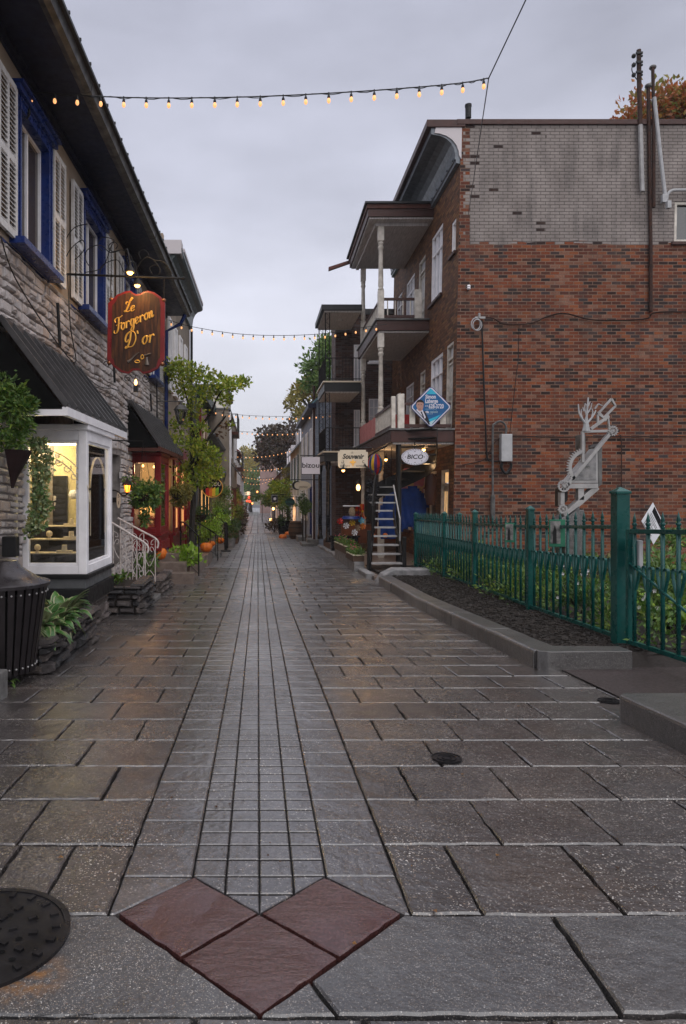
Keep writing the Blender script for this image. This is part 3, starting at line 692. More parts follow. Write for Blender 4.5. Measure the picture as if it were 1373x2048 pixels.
while y < YE: rf.mbox(W, y, y + .02, 6.215, 6.245, .5, .80); y += .42
rf.build('roof', 'slate', house)
def shutter(F, u0, u1, v0, v1, d, parent, swing=0):
    s = MB(); G = lambda u, v, e: F(u, v, d + e + swing * (u - u0))
    t = .045; m = (v0 + v1) / 2
    for a, b in ((u0, u0 + t), (u1 - t, u1), ((u0 + u1) / 2 - .018, (u0 + u1) / 2 + .018)): s.mbox(G, a, b, v0, v1, 0, .04)
    for a, b in ((v0, v0 + .08), (m - .04, m + .04), (v1 - .07, v1)): s.mbox(G, u0 + t, u1 - t, a, b, .002, .038)
    for lo, hi in ((v0 + .08, m - .04), (m + .04, v1 - .07)):
        n = int((hi - lo) / .05)
        for k in range(n):
            z = lo + (k + .5) * (hi - lo) / n
            a, b = u0 + t, u1 - t
            s.add([G(a, z + .016, .006), G(b, z + .016, .006), G(b, z - .018, .036), G(a, z - .018, .036), G(a, z + .024, .006), G(b, z + .024, .006), G(b, z - .010, .036), G(a, z - .010, .036)],
                  [(0, 1, 2, 3), (4, 7, 6, 5), (0, 4, 5, 1), (2, 6, 7, 3), (1, 5, 6, 2), (0, 3, 7, 4)])
    return s.build('shutter', 'shutter_white', parent)
U = FL(X0W + .035)
for k, (a, b) in enumerate(win_us):
    v0, v1 = 4.08, 5.68
    fr = MB(); 
    for q in ((a - .04, a + .09, v0 - .02, v1), (b - .09, b + .04, v0 - .02, v1), (a + .09, b - .09, v1 - .12, v1)): fr.mbox(U, q[0], q[1], q[2], q[3], -.13, .06)
    fr.mbox(U, a - .10, b + .10, v1, v1 + .07, -.1, .11); fr.mbox(U, a - .12, b + .12, v1 + .07, v1 + .10, -.1, .15)
    fr.mbox(U, a + .03, b - .03, v1 - .03, v1, .06, .075); fr.mbox(U, b - .035, b - .01, v0, v1 - .03, .06, .075); fr.mbox(U, a + .01, a + .035, v0, v1 - .03, .06, .075)
    w = fr.build('window', 'navy', house, bevel=.004)
    sl = MB(); sl.mbox(U, a - .14, b + .14, v0 - .10, v0 - .02, -.1, .17); sl.build('sill', 'navy', w, bevel=.006)
    sh = MB(); m = (a + b) / 2
    for q in ((a + .09, a + .125, v0, v1 - .12), (b - .125, b - .09, v0, v1 - .12), (m - .02, m + .02, v0, v1 - .12), (a + .125, b - .125, v1 - .155, v1 - .12), (a + .125, b - .125, v0 - .02, v0 + .04)): sh.mbox(U, *q, -.11, -.05)
    sh.build('sash', 'white_trim', w)
    pn = MB(); pn.quad(U(a + .12, v0, -.08), U(b - .12, v0, -.08), U(b - .12, v1 - .15, -.08), U(a + .12, v1 - .15, -.08)); pn.build('pane', 'pane_curtain', w, recalc=False)
    shutter(U, a - .58, a - .07, v0 - .05, v1 + .02, .03, house); shutter(U, b + .07, b + .58, v0 - .05, v1 + .02, .03, house)
# downspout
dp = MB(); dp.tube([W(18.2, 6.05, .62), W(18.2, 5.8, .5), W(18.2, 5.6, .12), W(18.2, -.6, .12)], .05, 8); dp.build('downspout', 'navy', house, True)
# --- awning maker
def awning(Yn, Yf, zt, zl, X0l, trim, parent, stand=.32):
    Fl = FL(X0l); G = lambda u, t, h: (W(u, zt, .03) if False else Vector(W(u, zt, .06)).lerp(Vector(Fl(u, zl, 0)), t) + Vector((.5, 0, .86)) * h)
    p = MB(); n = int((Yf - Yn) / stand)
    p.add([G(Yn, 0, 0), G(Yf, 0, 0), G(Yf, 1, 0), G(Yn, 1, 0), G(Yn, 0, .012), G(Yf, 0, .012), G(Yf, 1, .012), G(Yn, 1, .012)], [(0, 1, 2, 3), (4, 7, 6, 5), (0, 4, 5, 1), (1, 5, 6, 2), (2, 6, 7, 3), (3, 7, 4, 0)])
    for k in range(n + 1):
        u = Yn + (Yf - Yn) * k / n; a, b = u - .017, u + .017
        p.add([G(a, 0, .01), G(b, 0, .01), G(b, 1, .01), G(a, 1, .01), G(a, 0, .07), G(b, 0, .07), G(b, 1, .07), G(a, 1, .07)], [(0, 1, 2, 3), (4, 7, 6, 5), (0, 4, 5, 1), (1, 5, 6, 2), (2, 6, 7, 3), (3, 7, 4, 0)])
    p.mbox(W, Yn - .03, Yf + .03, zt - .02, zt + .05, 0, .1)
    a = p.build('awning', 'awning', parent)
    for u in (Yn + .01, Yf - .02):
        s = MB(); s.add([W(u, zt - .02, .0), Fl(u, zl + .0, -.02), W(u, zl, .0), W(u + .012, zt - .02, .0), Fl(u + .012, zl, -.02), W(u + .012, zl, .0)], [(0, 1, 2), (3, 5, 4), (0, 3, 4, 1), (1, 4, 5, 2), (2, 5, 3, 0)])
        s.build('side_panel', 'awning_side', a)
    l = MB(); l.mbox(Fl, Yn - .01, Yf + .01, zl - .075, zl + .015, -.03, .025); l.mbox(lambda u, v, d: (u, Yn + d, v), X0W + KW * Yn, X0l + KW * Yn - .03, zl - .075, zl - .01, -.01, .03); l.build('fascia', trim, a)
    return a
aw1 = awning(7.05, 10.0, 3.05, 2.14, -2.10, 'white_trim', house)
aw2 = awning(13.75, 17.4, 3.1, 2.2, -2.2, 'rust_red', house)
# --- bay windows
def bay(Yn, Yf, X0b, zb, zt, mats, parent, name_='bay_window', base_low=-.07):
    B = FL(X0b); xw = X0W + KW * Yn; xc = X0b + KW * Yn; N = FC(Yn)
    fr = MB(); t = .10
    # corner posts, rails (near face and street face), pieces butt against each other
    fr.box(xc - t, xc, Yn, Yn + t, zb, zt)
    fr.box(xw - .02, xw + .05, Yn, Yn + .08, zb, zt)
    xf = X0b + KW * Yf
    fr.box(xf - .09, xf, Yf - .10, Yf, zb, zt)
    for a, b in ((zb, zb + .10), (zt - .12, zt)):
        fr.box(xw + .05, xc - t, Yn + .004, Yn + .08, a, b); fr.mbox(B, Yn + t, Yf - .10, a, b, -.08, -.004)
    for a, b in ((zb + .10, zb + .13), (zt - .15, zt - .12)):
        fr.box(xw + .05, xc - t, Yn + .02, Yn + .07, a, b); fr.mbox(B, Yn + t, Yf - .10, a, b, -.07, -.02)
    fr.box(xc - t - .03, xc - t, Yn + .02, Yn + .07, zb + .13, zt - .15); fr.mbox(B, Yn + t, Yn + t + .03, zb + .13, zt - .15, -.07, -.02); fr.mbox(B, Yf - .13, Yf - .1, zb + .13, zt - .15, -.07, -.02)
    bw = fr.build(name_, mats[0], parent, bevel=.006)
    hd = MB(); hd.prism([(xw - .05, Yn - .03), (xc + .03, Yn - .03), (xf + .03, Yf + .02), (xw - .05, Yf + .02)], lambda u, v, d: (u, v, d), zt, zt + .07); hd.build('header', mats[0], bw, bevel=.01)
    e_ = MB(); e_.box(xw - .02, xf - .092, Yf - .06, Yf - .02, zb, zt); e_.build('end_panel', 'cream_wall', bw)
    pl = MB(); pl.box(xw + .05, xc - t, Yn + .04, Yn + .045, zb + .1, zt - .12); pl.build('pane', 'glass', bw)
    pl = MB(); pl.mbox(B, Yn + t, Yf - .1, zb + .1, zt - .12, -.045, -.04); pl.build('pane', 'glass', bw)
    def ledge(e, z0, z1, m, nm):
        q = MB(); q.prism([(xw - .1, Yn - e), (xc + e, Yn - e), (xf + e, Yf + .01), (xw - .1, Yf + .01)], lambda u, v, d: (u, v, d), z0, z1); q.build(nm, m, bw, bevel=.006)
    ledge(.03, zb - .05, zb - .001, mats[1], 'sill'); ledge(-.01, zb - .17, zb - .051, mats[2], 'apron'); ledge(.02, zb - .36, zb - .171, mats[1], 'plinth')
    fd = MB(); e = -.07; F1 = lambda u, v, d: (u, Yn - e - d, v); F2 = FL(X0b - .07)
    rubble(fd, F1, xw, xc + e + .02, gz(Yn) - .08, zb - .37, (), (.08, .15), (.14, .34), (.015, .06)); rubble(fd, F2, Yn - e, Yf, gz(Yf) - .1, zb - .37, (), (.08, .15), (.14, .34), (.015, .06))
    fd.build('foundation', 'rubble_base', bw, recalc=False)
    bk = MB(); bk.prism([(xw - .1, Yn - e + .01), (xc + e, Yn - e + .01), (xf + e, Yf), (xw - .1, Yf)], lambda u, v, d: (u, v, d), gz(Yf) - .2, zb - .36); bk.build('core', 'mortar', bw)
    return bw, xw, xc
b1, xw1, xc1 = bay(7.95, 9.25, -2.12, .32, 2.0, ('white_trim', 'black', 'grey_paint'), house)
b2, xw2, xc2 = bay(14.2, 15.4, -2.25, .44, 2.06, ('red_paint', 'red_paint', 'red_paint'), house)
# shop interior behind the white bay
rm = MB(); rm.box(-4.6, xw1 + .1, 7.75, 10.6, .26, .30); rm.box(-4.6, xw1 - .0, 7.7, 7.75, .3, 2.1); rm.box(-4.65, -4.6, 7.7, 10.6, .3, 2.1); rm.box(-4.6, xw1 - .12, 10.6, 10.65, .3, 2.1); rm.box(-4.6, xw1 - .1, 7.7, 10.6, 2.1, 2.13)
rm.build('shop_interior', 'cream_wall', house)
bk = MB(); bk.box(-3.6, xc1 - .62, 9.62, 9.66, .3, 1.62)
n = 16; cxa, cza, ra = -3.0, 1.0, .78
bk.box(xw1 - .02, xc1 - .56, 9.13, 9.17, .3, 1.5); bk.build('interior_backdrop', 'black', house)
cu = MB()
for k in range(9): cu.lathe([(.012, 0), (.012, .72)], (-3.3 + k * .065, 9.55, .88), 6)
cu.build('interior_curtain', 'cream_wall', house)
ww = MB(); ww.box(X0W + .0, X0W + .07, 9.26, 10.6, .3, 2.1); ww.box(xc1 - .60, xc1 - .08, 9.2, 9.24, .3, 2.0); ww.build('interior_panel', 'cream_wall', house)
for k, (ya, zb_) in enumerate(((8.06, .56), (8.28, .71), (8.5, .86))):
    st = MB(); st.box(xw1 - .3, xc1 - .14 - k * .05, ya, ya + .22, .3, zb_ - .015); s_ = st.build('display_step', 'black', house)
    tp = MB(); tp.box(xw1 - .3, xc1 - .13 - k * .05, ya - .01, ya + .22, zb_ - .013, zb_); tp.build('top', 'sign_cream', s_)
for k, (x, y, z) in enumerate(((-2.62, 8.12, .56), (-2.3, 8.12, .56), (-2.55, 8.35, .71), (-2.28, 8.35, .71), (-2.7, 8.6, .86), (-2.35, 8.6, .86))):
    jw = MB()
    if k % 2: jw.box(x - .09, x + .09, y - .04, y + .05, z, z + .025); jw.lathe([(.035, 0), (.03, .07)], (x, y, z + .02), 10)
    else: jw.ball((x, y, z + .06), .04, 8); jw.lathe([(.03, 0), (.008, .04)], (x, y, z), 8)
    jw.build('jewellery_stand', 'sign_cream', house)
tb = MB(); tb.box(-3.3, -2.25, 8.35, 8.45, 1.86, 1.93); tb.build('tube_lamp', 'tube_light', house)
cm = MB(); cm.ball((-2.35, 8.7, 1.25), .06, 10); cm.box(-2.28, -2.24, 8.68, 8.72, 1.2, 1.3); cm.build('camera_dome', 'white_trim', house)
ar = MB(); A = lambda u, v, d: (u, 7.965 - d, v)
for rr in (.62, .70):
    ar.tube([A(xw1 + .12 + rr * math.sin(t) * .92, 1.16 + rr * math.cos(t) * .9, 0) for t in [.15 + i * 1.42 / 16 for i in range(17)]], .006, 5)
for i in range(6):
    t = .3 + i * .22; bracket_scroll(ar, (xw1 + .12 + .62 * math.sin(t) * .9, 1.14 + .56 * math.cos(t)), A, .055, 1.2, .0055, -1, t)
S_ = lambda u, v, d: (X0W + .69 + KW * u, u, v)
ar.tube([S_(8.66 + .38 * math.sin(t), 1.3 + .42 * math.cos(t), 0) for t in [-1.5 + i * 3 / 16 for i in range(17)]], .0035, 5); ar.tube([S_(8.28, 1.3, 0), S_(8.28, .75, 0)], .003, 5); ar.tube([S_(9.04, 1.3, 0), S_(9.04, .75, 0)], .003, 5)
ar.build('glass_ornament', 'sign_cream', house)
# red bay interior: warm lit back wall, gourds on the ledge
rr = MB(); rr.box(-4.2, xw2 - .25, 13.6, 13.64, .3, 2.1); rr.box(-4.2, xw2 + .5, 15.9, 15.94, .3, 2.1); rr.box(-4.24, -4.2, 13.6, 15.9, .3, 2.1); rr.box(-4.2, xw2, 13.6, 15.9, 2.1, 2.14); rr.box(-4.2, xw2, 13.6, 15.9, .26, .3); rr.build('shop_interior', 'stucco_tan', house)
dc = MB()
for k in range(16): dc.ball((xw2 + .12 + rnd.uniform(0, .36), 14.45 + rnd.uniform(-.1, .25), .56 + rnd.uniform(0, .22)), rnd.uniform(.03, .075), 6)
dc.build('window_display', 'orange_skin', house, True)
for x, z in ((-2.44, 1.86), (-2.2, 1.84)): gl = MB(); gl.ball((x, 14.5, z), .028, 6); gl.build('spot_lamp', 'lamp_warm', house)
gl = MB(); gl.box(-2.5, -2.28, 14.62, 14.9, .5, .53); gl.build('ledge_light', 'soft_glow', house)
# side door recess between the bays
dr = MB(); dr.mbox(W, 12.25, 13.15, -.1, 2.0, -.24, -.2); d_ = dr.build('door', 'grey_paint', house)
h_ = MB(); h_.ball(W(12.4, .95, -.17), .035, 6); h_.build('handle', 'gold', d_)
def lamp(loc, energy, col, size=.05, name='lamp_light', ty='POINT'):
    l = bpy.data.lights.new(name, ty); l.energy = energy; l.color = col
    if ty == 'POINT': l.shadow_soft_size = size
    o = bpy.data.objects.new(name, l); o.location = loc; C.objects.link(o); return o
lamp((-2.7, 8.3, 1.75), 16, (1, .78, .42), .15); lamp((-2.9, 9.0, 1.8), 12, (1, .78, .45), .15); lamp((-2.5, 14.7, 1.8), 9, (1, .6, .3), .08); lamp((-2.5, 15.2, 1.0), 6, (1, .5, .2), .08)
# loose wires on the wall
wr = MB()
wr.tube(cat([W(9.4, 4.3, .08), W(9.5, 3.6, .09), W(9.7, 3.12, .1), W(8.5, 3.3, .1), W(7.4, 3.6, .1), W(7.0, 3.9, .1)], 5), .008, 5)
wr.tube(cat([W(9.6, 3.1, .1), W(11, 3.0, .1), W(12.5, 3.15, .1), W(14, 2.98, .1), W(16, 3.2, .1)], 5), .008, 5)
for y, a, b in ((12.1, 3.75, 3.25), (15.9, 3.6, 3.2), (8.9, 3.75, 3.2)): wr.tube([W(y, a, .1), W(y + .1, b, .1)], .022, 5)
wr.tube([W(16.8, 4, .1), W(16.85, 2.2, .1)], .018, 5)
wr.build('wire', 'black', house)
# ------------------------------------------------------------------ hanging shop sign
SY = 9.42; SF = FC(SY)
sg = thing('hanging_sign', 'carved wooden shop sign with gilt script in a red frame under a scrolled iron bracket', 'sign', (ax(274, SY), SY, az(748, SY)))
ir = MB(); xl = ax(124, SY)
ir.box(xl - .03, xl + .0, SY - .02, SY + .02, az(577, SY), az(450, SY)); ir.ball((xl - .015, SY, az(448, SY)), .022, 6)
ir.tube([(xl, SY, az(548, SY)), (ax(366, SY), SY, az(557, SY))], .016, 8); ir.ball((ax(368, SY), SY, az(557, SY)), .026, 6)
def pxl(pts, r=.0065): ir.tube(cat([at(x, y, SY) for x, y in pts], 6), r, 5)
pxl([(127, 520), (132, 480), (150, 455), (175, 448)]); pxl([(127, 530), (140, 500), (165, 480), (168, 500), (150, 520)])
pxl([(170, 545), (205, 535), (222, 495), (228, 480), (205, 475), (196, 490), (205, 502)]); pxl([(185, 540), (172, 520), (175, 500), (200, 490), (222, 505), (245, 500), (262, 512), (270, 540)])
pxl([(270, 545), (285, 520), (300, 515), (316, 530), (322, 548)]); pxl([(232, 498), (236, 490), (228, 484), (218, 492), (225, 503), (240, 500)]); pxl([(282, 518), (278, 505), (290, 500), (298, 512), (286, 518)]); pxl([(305, 548), (300, 536), (312, 530), (322, 540), (316, 550)])
pxl([(292, 512), (310, 520), (330, 525), (345, 548)]); pxl([(200, 548), (206, 530), (235, 520), (248, 545)])
for x in (222, 329): ir.tube([at(x, 556 if x > 300 else 553, SY), at(x, 598, SY)], .007, 5)
for s in (-1, 1):
    bracket_scroll(ir, (274 + s * 18, 0), lambda u, v, d: at(u, 757 + v, SY), 9, 1.3, .006, s, 0); bracket_scroll(ir, (274 + s * 62, 0), lambda u, v, d: at(u, 728 + v, SY), 7, 1.1, .006, s, 1)
ir.build('bracket', 'iron', sg)
ol = [(217, 607), (222, 603), (235, 590), (252, 583), (262, 582), (267, 586), (273, 589), (281, 588), (288, 584), (297, 582), (309, 585), (322, 594), (330, 604), (331, 608), (330, 720), (326, 724), (316, 738), (300, 746), (287, 748), (279, 741), (266, 741), (258, 748), (243, 745), (228, 734), (220, 724), (215, 720)]
ctr = Vector((274, 665)); toP = lambda L, k=1: [((ctr.x + (x - ctr.x) * k), (ctr.y + (y - ctr.y) * k)) for x, y in L]
PF = lambda u, v, d: at(u, v, SY) + Vector((0, -d, 0))
fr = MB(); fr.prism(ol, PF, -.02, .022); fr.build('frame', 'rust_red' if False else 'red_paint', sg, bevel=.006)
inner = [(x + (9 if x < 274 else -9) * (1 if abs(x - 274) > 50 else (.3 if abs(x - 274) > 20 else 0)), y + (4 if y < 665 else -4)) for x, y in ol]
bd = MB(); bd.prism(inner, PF, -.024, .027); bd.build('board', 'sign_wood', sg)
GL = {'L': [[(.0, 1.35), (.05, 1.75), (.45, 1.65), (.8, 1.95), (1.0, 2.25), (.85, 2.35), (.62, 1.7), (.42, .7), (.15, .08), (.0, .15), (.12, .3), (.5, .05), (1.05, .25)]],
      'F': [[(.2, 1.5), (.1, 1.9), (.5, 2.1), (1.0, 2.0), (1.45, 2.15)], [(.8, 2.0), (.7, 1.2), (.5, .3), (.15, -.1), (-.2, .1), (-.1, .4)], [(.25, 1.0), (.7, 1.1), (1.1, 1.15), (1.15, .95)]],
      'D': [[(.62, 1.95), (.55, 1), (.28, .2), (.02, .05), (.08, .28), (.4, .15), (.95, .15), (1.3, .8), (1.2, 1.6), (.7, 2.05), (.1, 1.75), (-.08, 1.1), (.15, .8), (.38, 1.1)]],
      'e': [[(.0, .35), (.35, .5), (.58, .78), (.42, 1.0), (.15, .8), (.08, .35), (.3, .03), (.75, .35)]],
      'o': [[(.45, 1), (.12, .75), (.08, .3), (.32, .0), (.6, .3), (.62, .75), (.45, 1), (.8, .82)]],
      'r': [[(-.02, .7), (.18, .95), (.1, .02)], [(.12, .45), (.3, .88), (.55, .95), (.62, .75)]],
      'g': [[(.58, .9), (.3, 1), (.08, .6), (.14, .12), (.38, .1), (.55, .5), (.64, .97), (.52, -.3), (.25, -.75), (.02, -.5), (.3, -.1), (.75, .3)]],
      'n': [[(-.02, .7), (.15, .95), (.08, .02), (.22, .6), (.45, .98), (.56, .8), (.48, .15), (.6, .02), (.85, .3)]],
      "'": [[(.0, 1.9), (.12, 1.5)]], 'Z': [[(0, .95), (.6, 1), (0, .05), (.65, 0)]]}
def script(mb, s, ox, oy, unit, ang, F, wd, adv=.68, slant=.32, flip=-1, d=.03):
    ca, sa = math.cos(ang), math.sin(ang); x = 0
    for ch_ in s:
        for st in GL[ch_]:
            P = cat([(a, b, 0) for a, b in st], 5); rs = []
            pts = []
            for i, p in enumerate(P):
                q = P[min(i + 1, len(P) - 1)] - P[max(0, i - 1)]; k = abs(q.y) / (q.length + 1e-6); rs.append(wd * (.45 + .75 * k * (1 if q.y < 0 else .55)))
                u = (x + p.x + slant * p.y) * unit; v = p.y * unit
                pts.append(F(ox + u * ca - v * sa, oy + flip * (u * sa + v * ca), d))
            mb.tube(pts, rs, 6)
        x += {'L': 1.0, 'F': 1.0, 'D': 1.45, "'": .75}.get(ch_, adv)
lt = MB(); script(lt, 'Le', 250, 626, 11.5, .12, PF, .0115); script(lt, 'Forgeron', 232, 667, 12.6, .40, PF, .0115, .80); script(lt, "D'or", 252, 699, 15.5, .25, PF, .012, .9)
lt.build('lettering', 'gold', sg, True)
tl = MB(); tl.tube(cat([at(x, y, SY - .04) for x, y in ((256, 724), (262, 720), (270, 711), (279, 705))], 4), [.024, .024, .022, .02, .016, .013, .011, .009, .008, .008, .008, .008, .008], 8)
tl.tube([at(288, 711, SY - .04), at(302, 707, SY - .04)], .010, 6); tl.lathe([(.035, 0), (.03, .03), (.014, .08), (.012, .11)], at(294, 730, SY - .035), 10, sq=(1, .5)); tl.build('tool', 'pewter', sg, True)
rg = MB()
for x, y, a, b in ((275, 723, 5, 2.6), (285, 714, 2.8, 4)): rg.tube([at(x + a * math.cos(t), y + b * math.sin(t), SY - .035) for t in [i * PI / 8 for i in range(16)]], .006, 6, True)
rg.build('ring', 'gold', sg, True)
for x, y in ((223, 599), (328, 601), (219, 726), (325, 728)):
    kb_ = MB(); kb_.ball(at(x, y, SY), .032, 10); kb_.build('knob', 'copper', sg, True)
for side in (-1, 1):
    lp = MB(); Y_ = SY + side * .28
    lp.tube(cat([(ax(262, SY), SY + side * .02, az(550, SY)), (ax(256, SY), SY + side * .15, az(520, SY)), (ax(262, SY), Y_ - side * .02, az(512, SY)), (ax(268, SY), Y_, az(538, SY))], 5), .012, 6)
    lp.lathe([(.075, -.07), (.055, -.03), (.025, .02), (.02, .05)], (ax(268, SY), Y_, az(548, SY)), 12)
    la = lp.build('lamp_arm', 'iron', sg, True); bb = MB(); bb.ball((ax(268, SY), SY + side * .28, az(548, SY) - .06), .045, 8); bb.build('lamp_bulb', 'lamp_warm', la)
lamp((ax(278, SY), SY - .36, az(560, SY) - .05), 9, (1, .58, .2), .03); 
hl = MB(); hl.tube([at(272, 750, SY), at(272, 762, SY)], .005, 5); hl.box(ax(268, SY), ax(276, SY), SY - .03, SY + .03, az(784, SY), az(772, SY)); hl.build('lamp_box', 'black', sg)
hb = MB(); hb.lathe([(.012, 0), (.024, .03), (.008, .08)], at(272, 770, SY), 8); hb.build('small_bulb', 'lamp_warm', sg)
# ================================================================== BRICK APARTMENT BUILDING (right)
GY = 17.0; X0R = 4.61; T = .02
Rw = FR(X0R, .016, T); GF = FC(GY, T)
bh = thing('brick_building', 'three storey red brick building with grey painted upper gable and wooden balconies', 'building', (5, 17, gz(17)))
ZT = 10.45; YF = 26.0
xg = X0R + .016 * GY
gwin = (ax(1349, GY) - T * 6.5, ax(1349, GY) + 1.3, az(484, GY), az(403, GY))
mb = MB(); wall(mb, GF, xg, 13.5, -.9, ZT, [gwin], .15); mb.build('gable_wall', 'brick_red', bh)
f3 = [(18.62, 19.92, 6.75, 8.70), (17.28, 17.72, 7.42, 8.28), (20.7, 21.6, 6.42, 8.55), (22.2, 23.6, 6.9, 8.5), (24.3, 25.3, 7.0, 8.5)]
f2 = [(17.3, 17.95, 2.95, 5.15), (18.35, 19.75, 3.25, 5.1), (20.4, 21.1, 2.95, 5.0), (22.0, 23.3, 3.4, 4.9), (24.2, 25.3, 3.5, 4.9)]
f1 = [(17.5, 18.3, -.5, 1.9), (18.8, 21.3, .1, 1.9), (22, 23.4, .1, 1.9)]
mb = MB(); wall(mb, Rw, GY, YF, -1.0, 9.55, f3 + f2 + f1, .16); mb.build('facade_wall', 'brick_brown', bh)
mb = MB(); mb.quad((xg + T * 9, GY, ZT - .15), (13.5, GY, ZT - .15), (13.5, YF, ZT - .4), (xg + .6, YF, ZT - .4)); mb.box(13.4, 13.5, GY + .1, YF, -1, ZT - .2); mb.build('roof', 'slate', bh)
cp = MB(); cp.mbox(GF, xg - .12, 13.6, ZT, ZT + .13, -.25, .05); cp.mbox(Rw, GY - .04, YF, ZT - .06, ZT + .125, -.1, .86); cp.build('parapet_cap', 'brown_paint', bh, bevel=.01)
ep = MB(); ep.prism([(xg + .02, 9.6), (xg + .02, ZT), (xg - .62, ZT), (xg - .66, ZT - .2)] + [(xg - .66 + .62 * math.sin(t), ZT - .2 - .55 * (1 - math.cos(t))) for t in [.2, .5, .8, 1.1, 1.4, 1.57]], GF, -.03, .01)
ep.build('cornice_end', 'flashing', bh)
# cove cornice: swept profile (outward distance, height)
prof = [(.01, 9.50), (.10, 9.52), (.10, 9.60), (.13, 9.62), (.13, 9.72)] + [(.13 + .55 * (1 - math.cos(t)), 9.72 + .5 * math.sin(t)) for t in (.3, .6, .9, 1.2, 1.5)] + [(.74, 10.24), (.74, 10.40), (.80, 10.41), (.0, 10.42)]
cn = MB(); cn.prism(prof, lambda u, v, d: Rw(d, v, u), GY + .02, YF); cn.build('cornice', 'cornice_grey', bh)
bv = MB()
y = GY + .2
while y < YF: bv.ball(Rw(y, 9.66, .14), .03, 5); y += .55
bv.build('rosette', 'cornice_grey', bh, kind='stuff')
sb = MB(); sb.box(ax(1355, GY), 12, GY + .10, GY + .14, 7, 8.2)
def fwin(F, h, parent, mat='white_trim', nx=2, ny=1, transom=.0, pane='pane_dark', sill='brown_paint', fw=.07, name_='window', dep=-.12, face=0):
    a, b, c, e = h; f = MB()
    f.mbox(F, a, a + fw, c, e, dep, -.02 + face); f.mbox(F, b - fw, b, c, e, dep, -.02 + face); f.mbox(F, a + fw, b - fw, e - fw, e, dep, -.02 + face); f.mbox(F, a + fw, b - fw, c, c + fw, dep, -.02 + face)
    zt = e - fw
    if transom: f.mbox(F, a + fw, b - fw, e - transom - .05, e - transom, dep + .01, -.03 + face)
    for i in range(1, nx): u = a + (b - a) * i / nx; f.mbox(F, u - .035, u + .035, c + fw, e - fw, dep + .02, -.04 + face)
    lo, hi = c + fw, (e - transom - .05 if transom else e - fw)
    for j in range(1, ny):
        v = lo + (hi - lo) * j / ny
        for i in range(nx):
            u0 = (a + fw if i == 0 else a + (b - a) * i / nx + .035); u1 = (b - fw if i == nx - 1 else a + (b - a) * (i + 1) / nx - .035)
            f.mbox(F, u0, u1, v - .015, v + .015, dep + .03, -.06 + face)
    w = f.build(name_, mat, parent, bevel=.004)
    p = MB(); p.quad(F(a + .02, c + .02, dep + .02), F(b - .02, c + .02, dep + .02), F(b - .02, e - .02, dep + .02), F(a + .02, e - .02, dep + .02)); p.build('pane', pane, w, recalc=False)
    if sill: s = MB(); s.mbox(F, a - .08, b + .08, c - .08, c - .005, -.05, .07); s.build('sill', sill, w, bevel=.004)
    return w
def pdoor(F, h, parent, mat='cream_paint', glassm='pane_pale', dep=-.1):
    a, b, c, e = h; f = MB(); fw = .07; t = .42
    f.mbox(F, a, a + fw, c, e, dep, -.01); f.mbox(F, b - fw, b, c, e, dep, -.01); f.mbox(F, a + fw, b - fw, e - fw, e, dep, -.01); f.mbox(F, a + fw, b - fw, e - t, e - t + .06, dep, -.02)
    f.mbox(F, a + fw, b - fw, c, e - t, dep - .03, dep + .01); d = f.build('door', mat, parent, bevel=.004)
    m = MB()
    for i in range(4): u = a + .12 + (b - a - .24) * i / 3; m.mbox(F, u - .02, u + .02, c + .9, e - t - .1, dep + .012, dep + .04)
    for v in (c + .12, c + .5, c + .86, e - t - .1): m.mbox(F, a + .1, b - .1, v - .02, v + .02, dep + .042, dep + .06)
    m.build('muntin', mat, d)
    for q in ((c + .95, e - t - .15), (e - t + .08, e - fw)):
        p = MB(); p.quad(F(a + .14, q[0], dep + .011 + .01), F(b - .14, q[0], dep + .021), F(b - .14, q[1], dep + .021), F(a + .14, q[1], dep + .021)); p.build('pane', glassm, d, recalc=False)
    return d
fwin(GF, gwin, bh, 'cream_paint', 1, 1, pane='pane_dark', sill='brown_paint')
fwin(Rw, f3[0], bh, nx=3, transom=.55, pane='pane_pale', fw=.09); fwin(Rw, f3[1], bh, nx=1, pane='pane_pale', fw=.08); pdoor(Rw, f3[2], bh); fwin(Rw, f3[3], bh, nx=3, transom=.45, pane='pane_pale'); fwin(Rw, f3[4], bh, nx=2, transom=.4, pane='pane_dark')
pdoor(Rw, f2[0], bh); fwin(Rw, f2[1], bh, nx=3, transom=.5, pane='pane_pale', fw=.09); pdoor(Rw, f2[2], bh); fwin(Rw, f2[3], bh, nx=3, ny=2, transom=.4, pane='pane_dark'); fwin(Rw, f2[4], bh, nx=2, ny=2, pane='pane_dark')
pdoor(Rw, f1[0], bh, 'cream_paint', 'soft_glow'); fwin(Rw, f1[1], bh, 'cream_paint', 3, 1, .4, 'pane_curtain'); fwin(Rw, f1[2], bh, 'cream_paint', 2, 1, .4, 'pane_curtain')
cs = MB(); cs.mbox(Rw, 17.35, 17.6, 7.46, 8.2, -.10, -.08); cs.build('blind', 'sign_cream', bh)
ch_ = MB(); ch_.lathe([(.075, 0), (.075, .28), (.085, .28), (.085, .34)], at(937, 236, 17.4), 14); ch_.build('vent_pipe', 'black', bh, True)
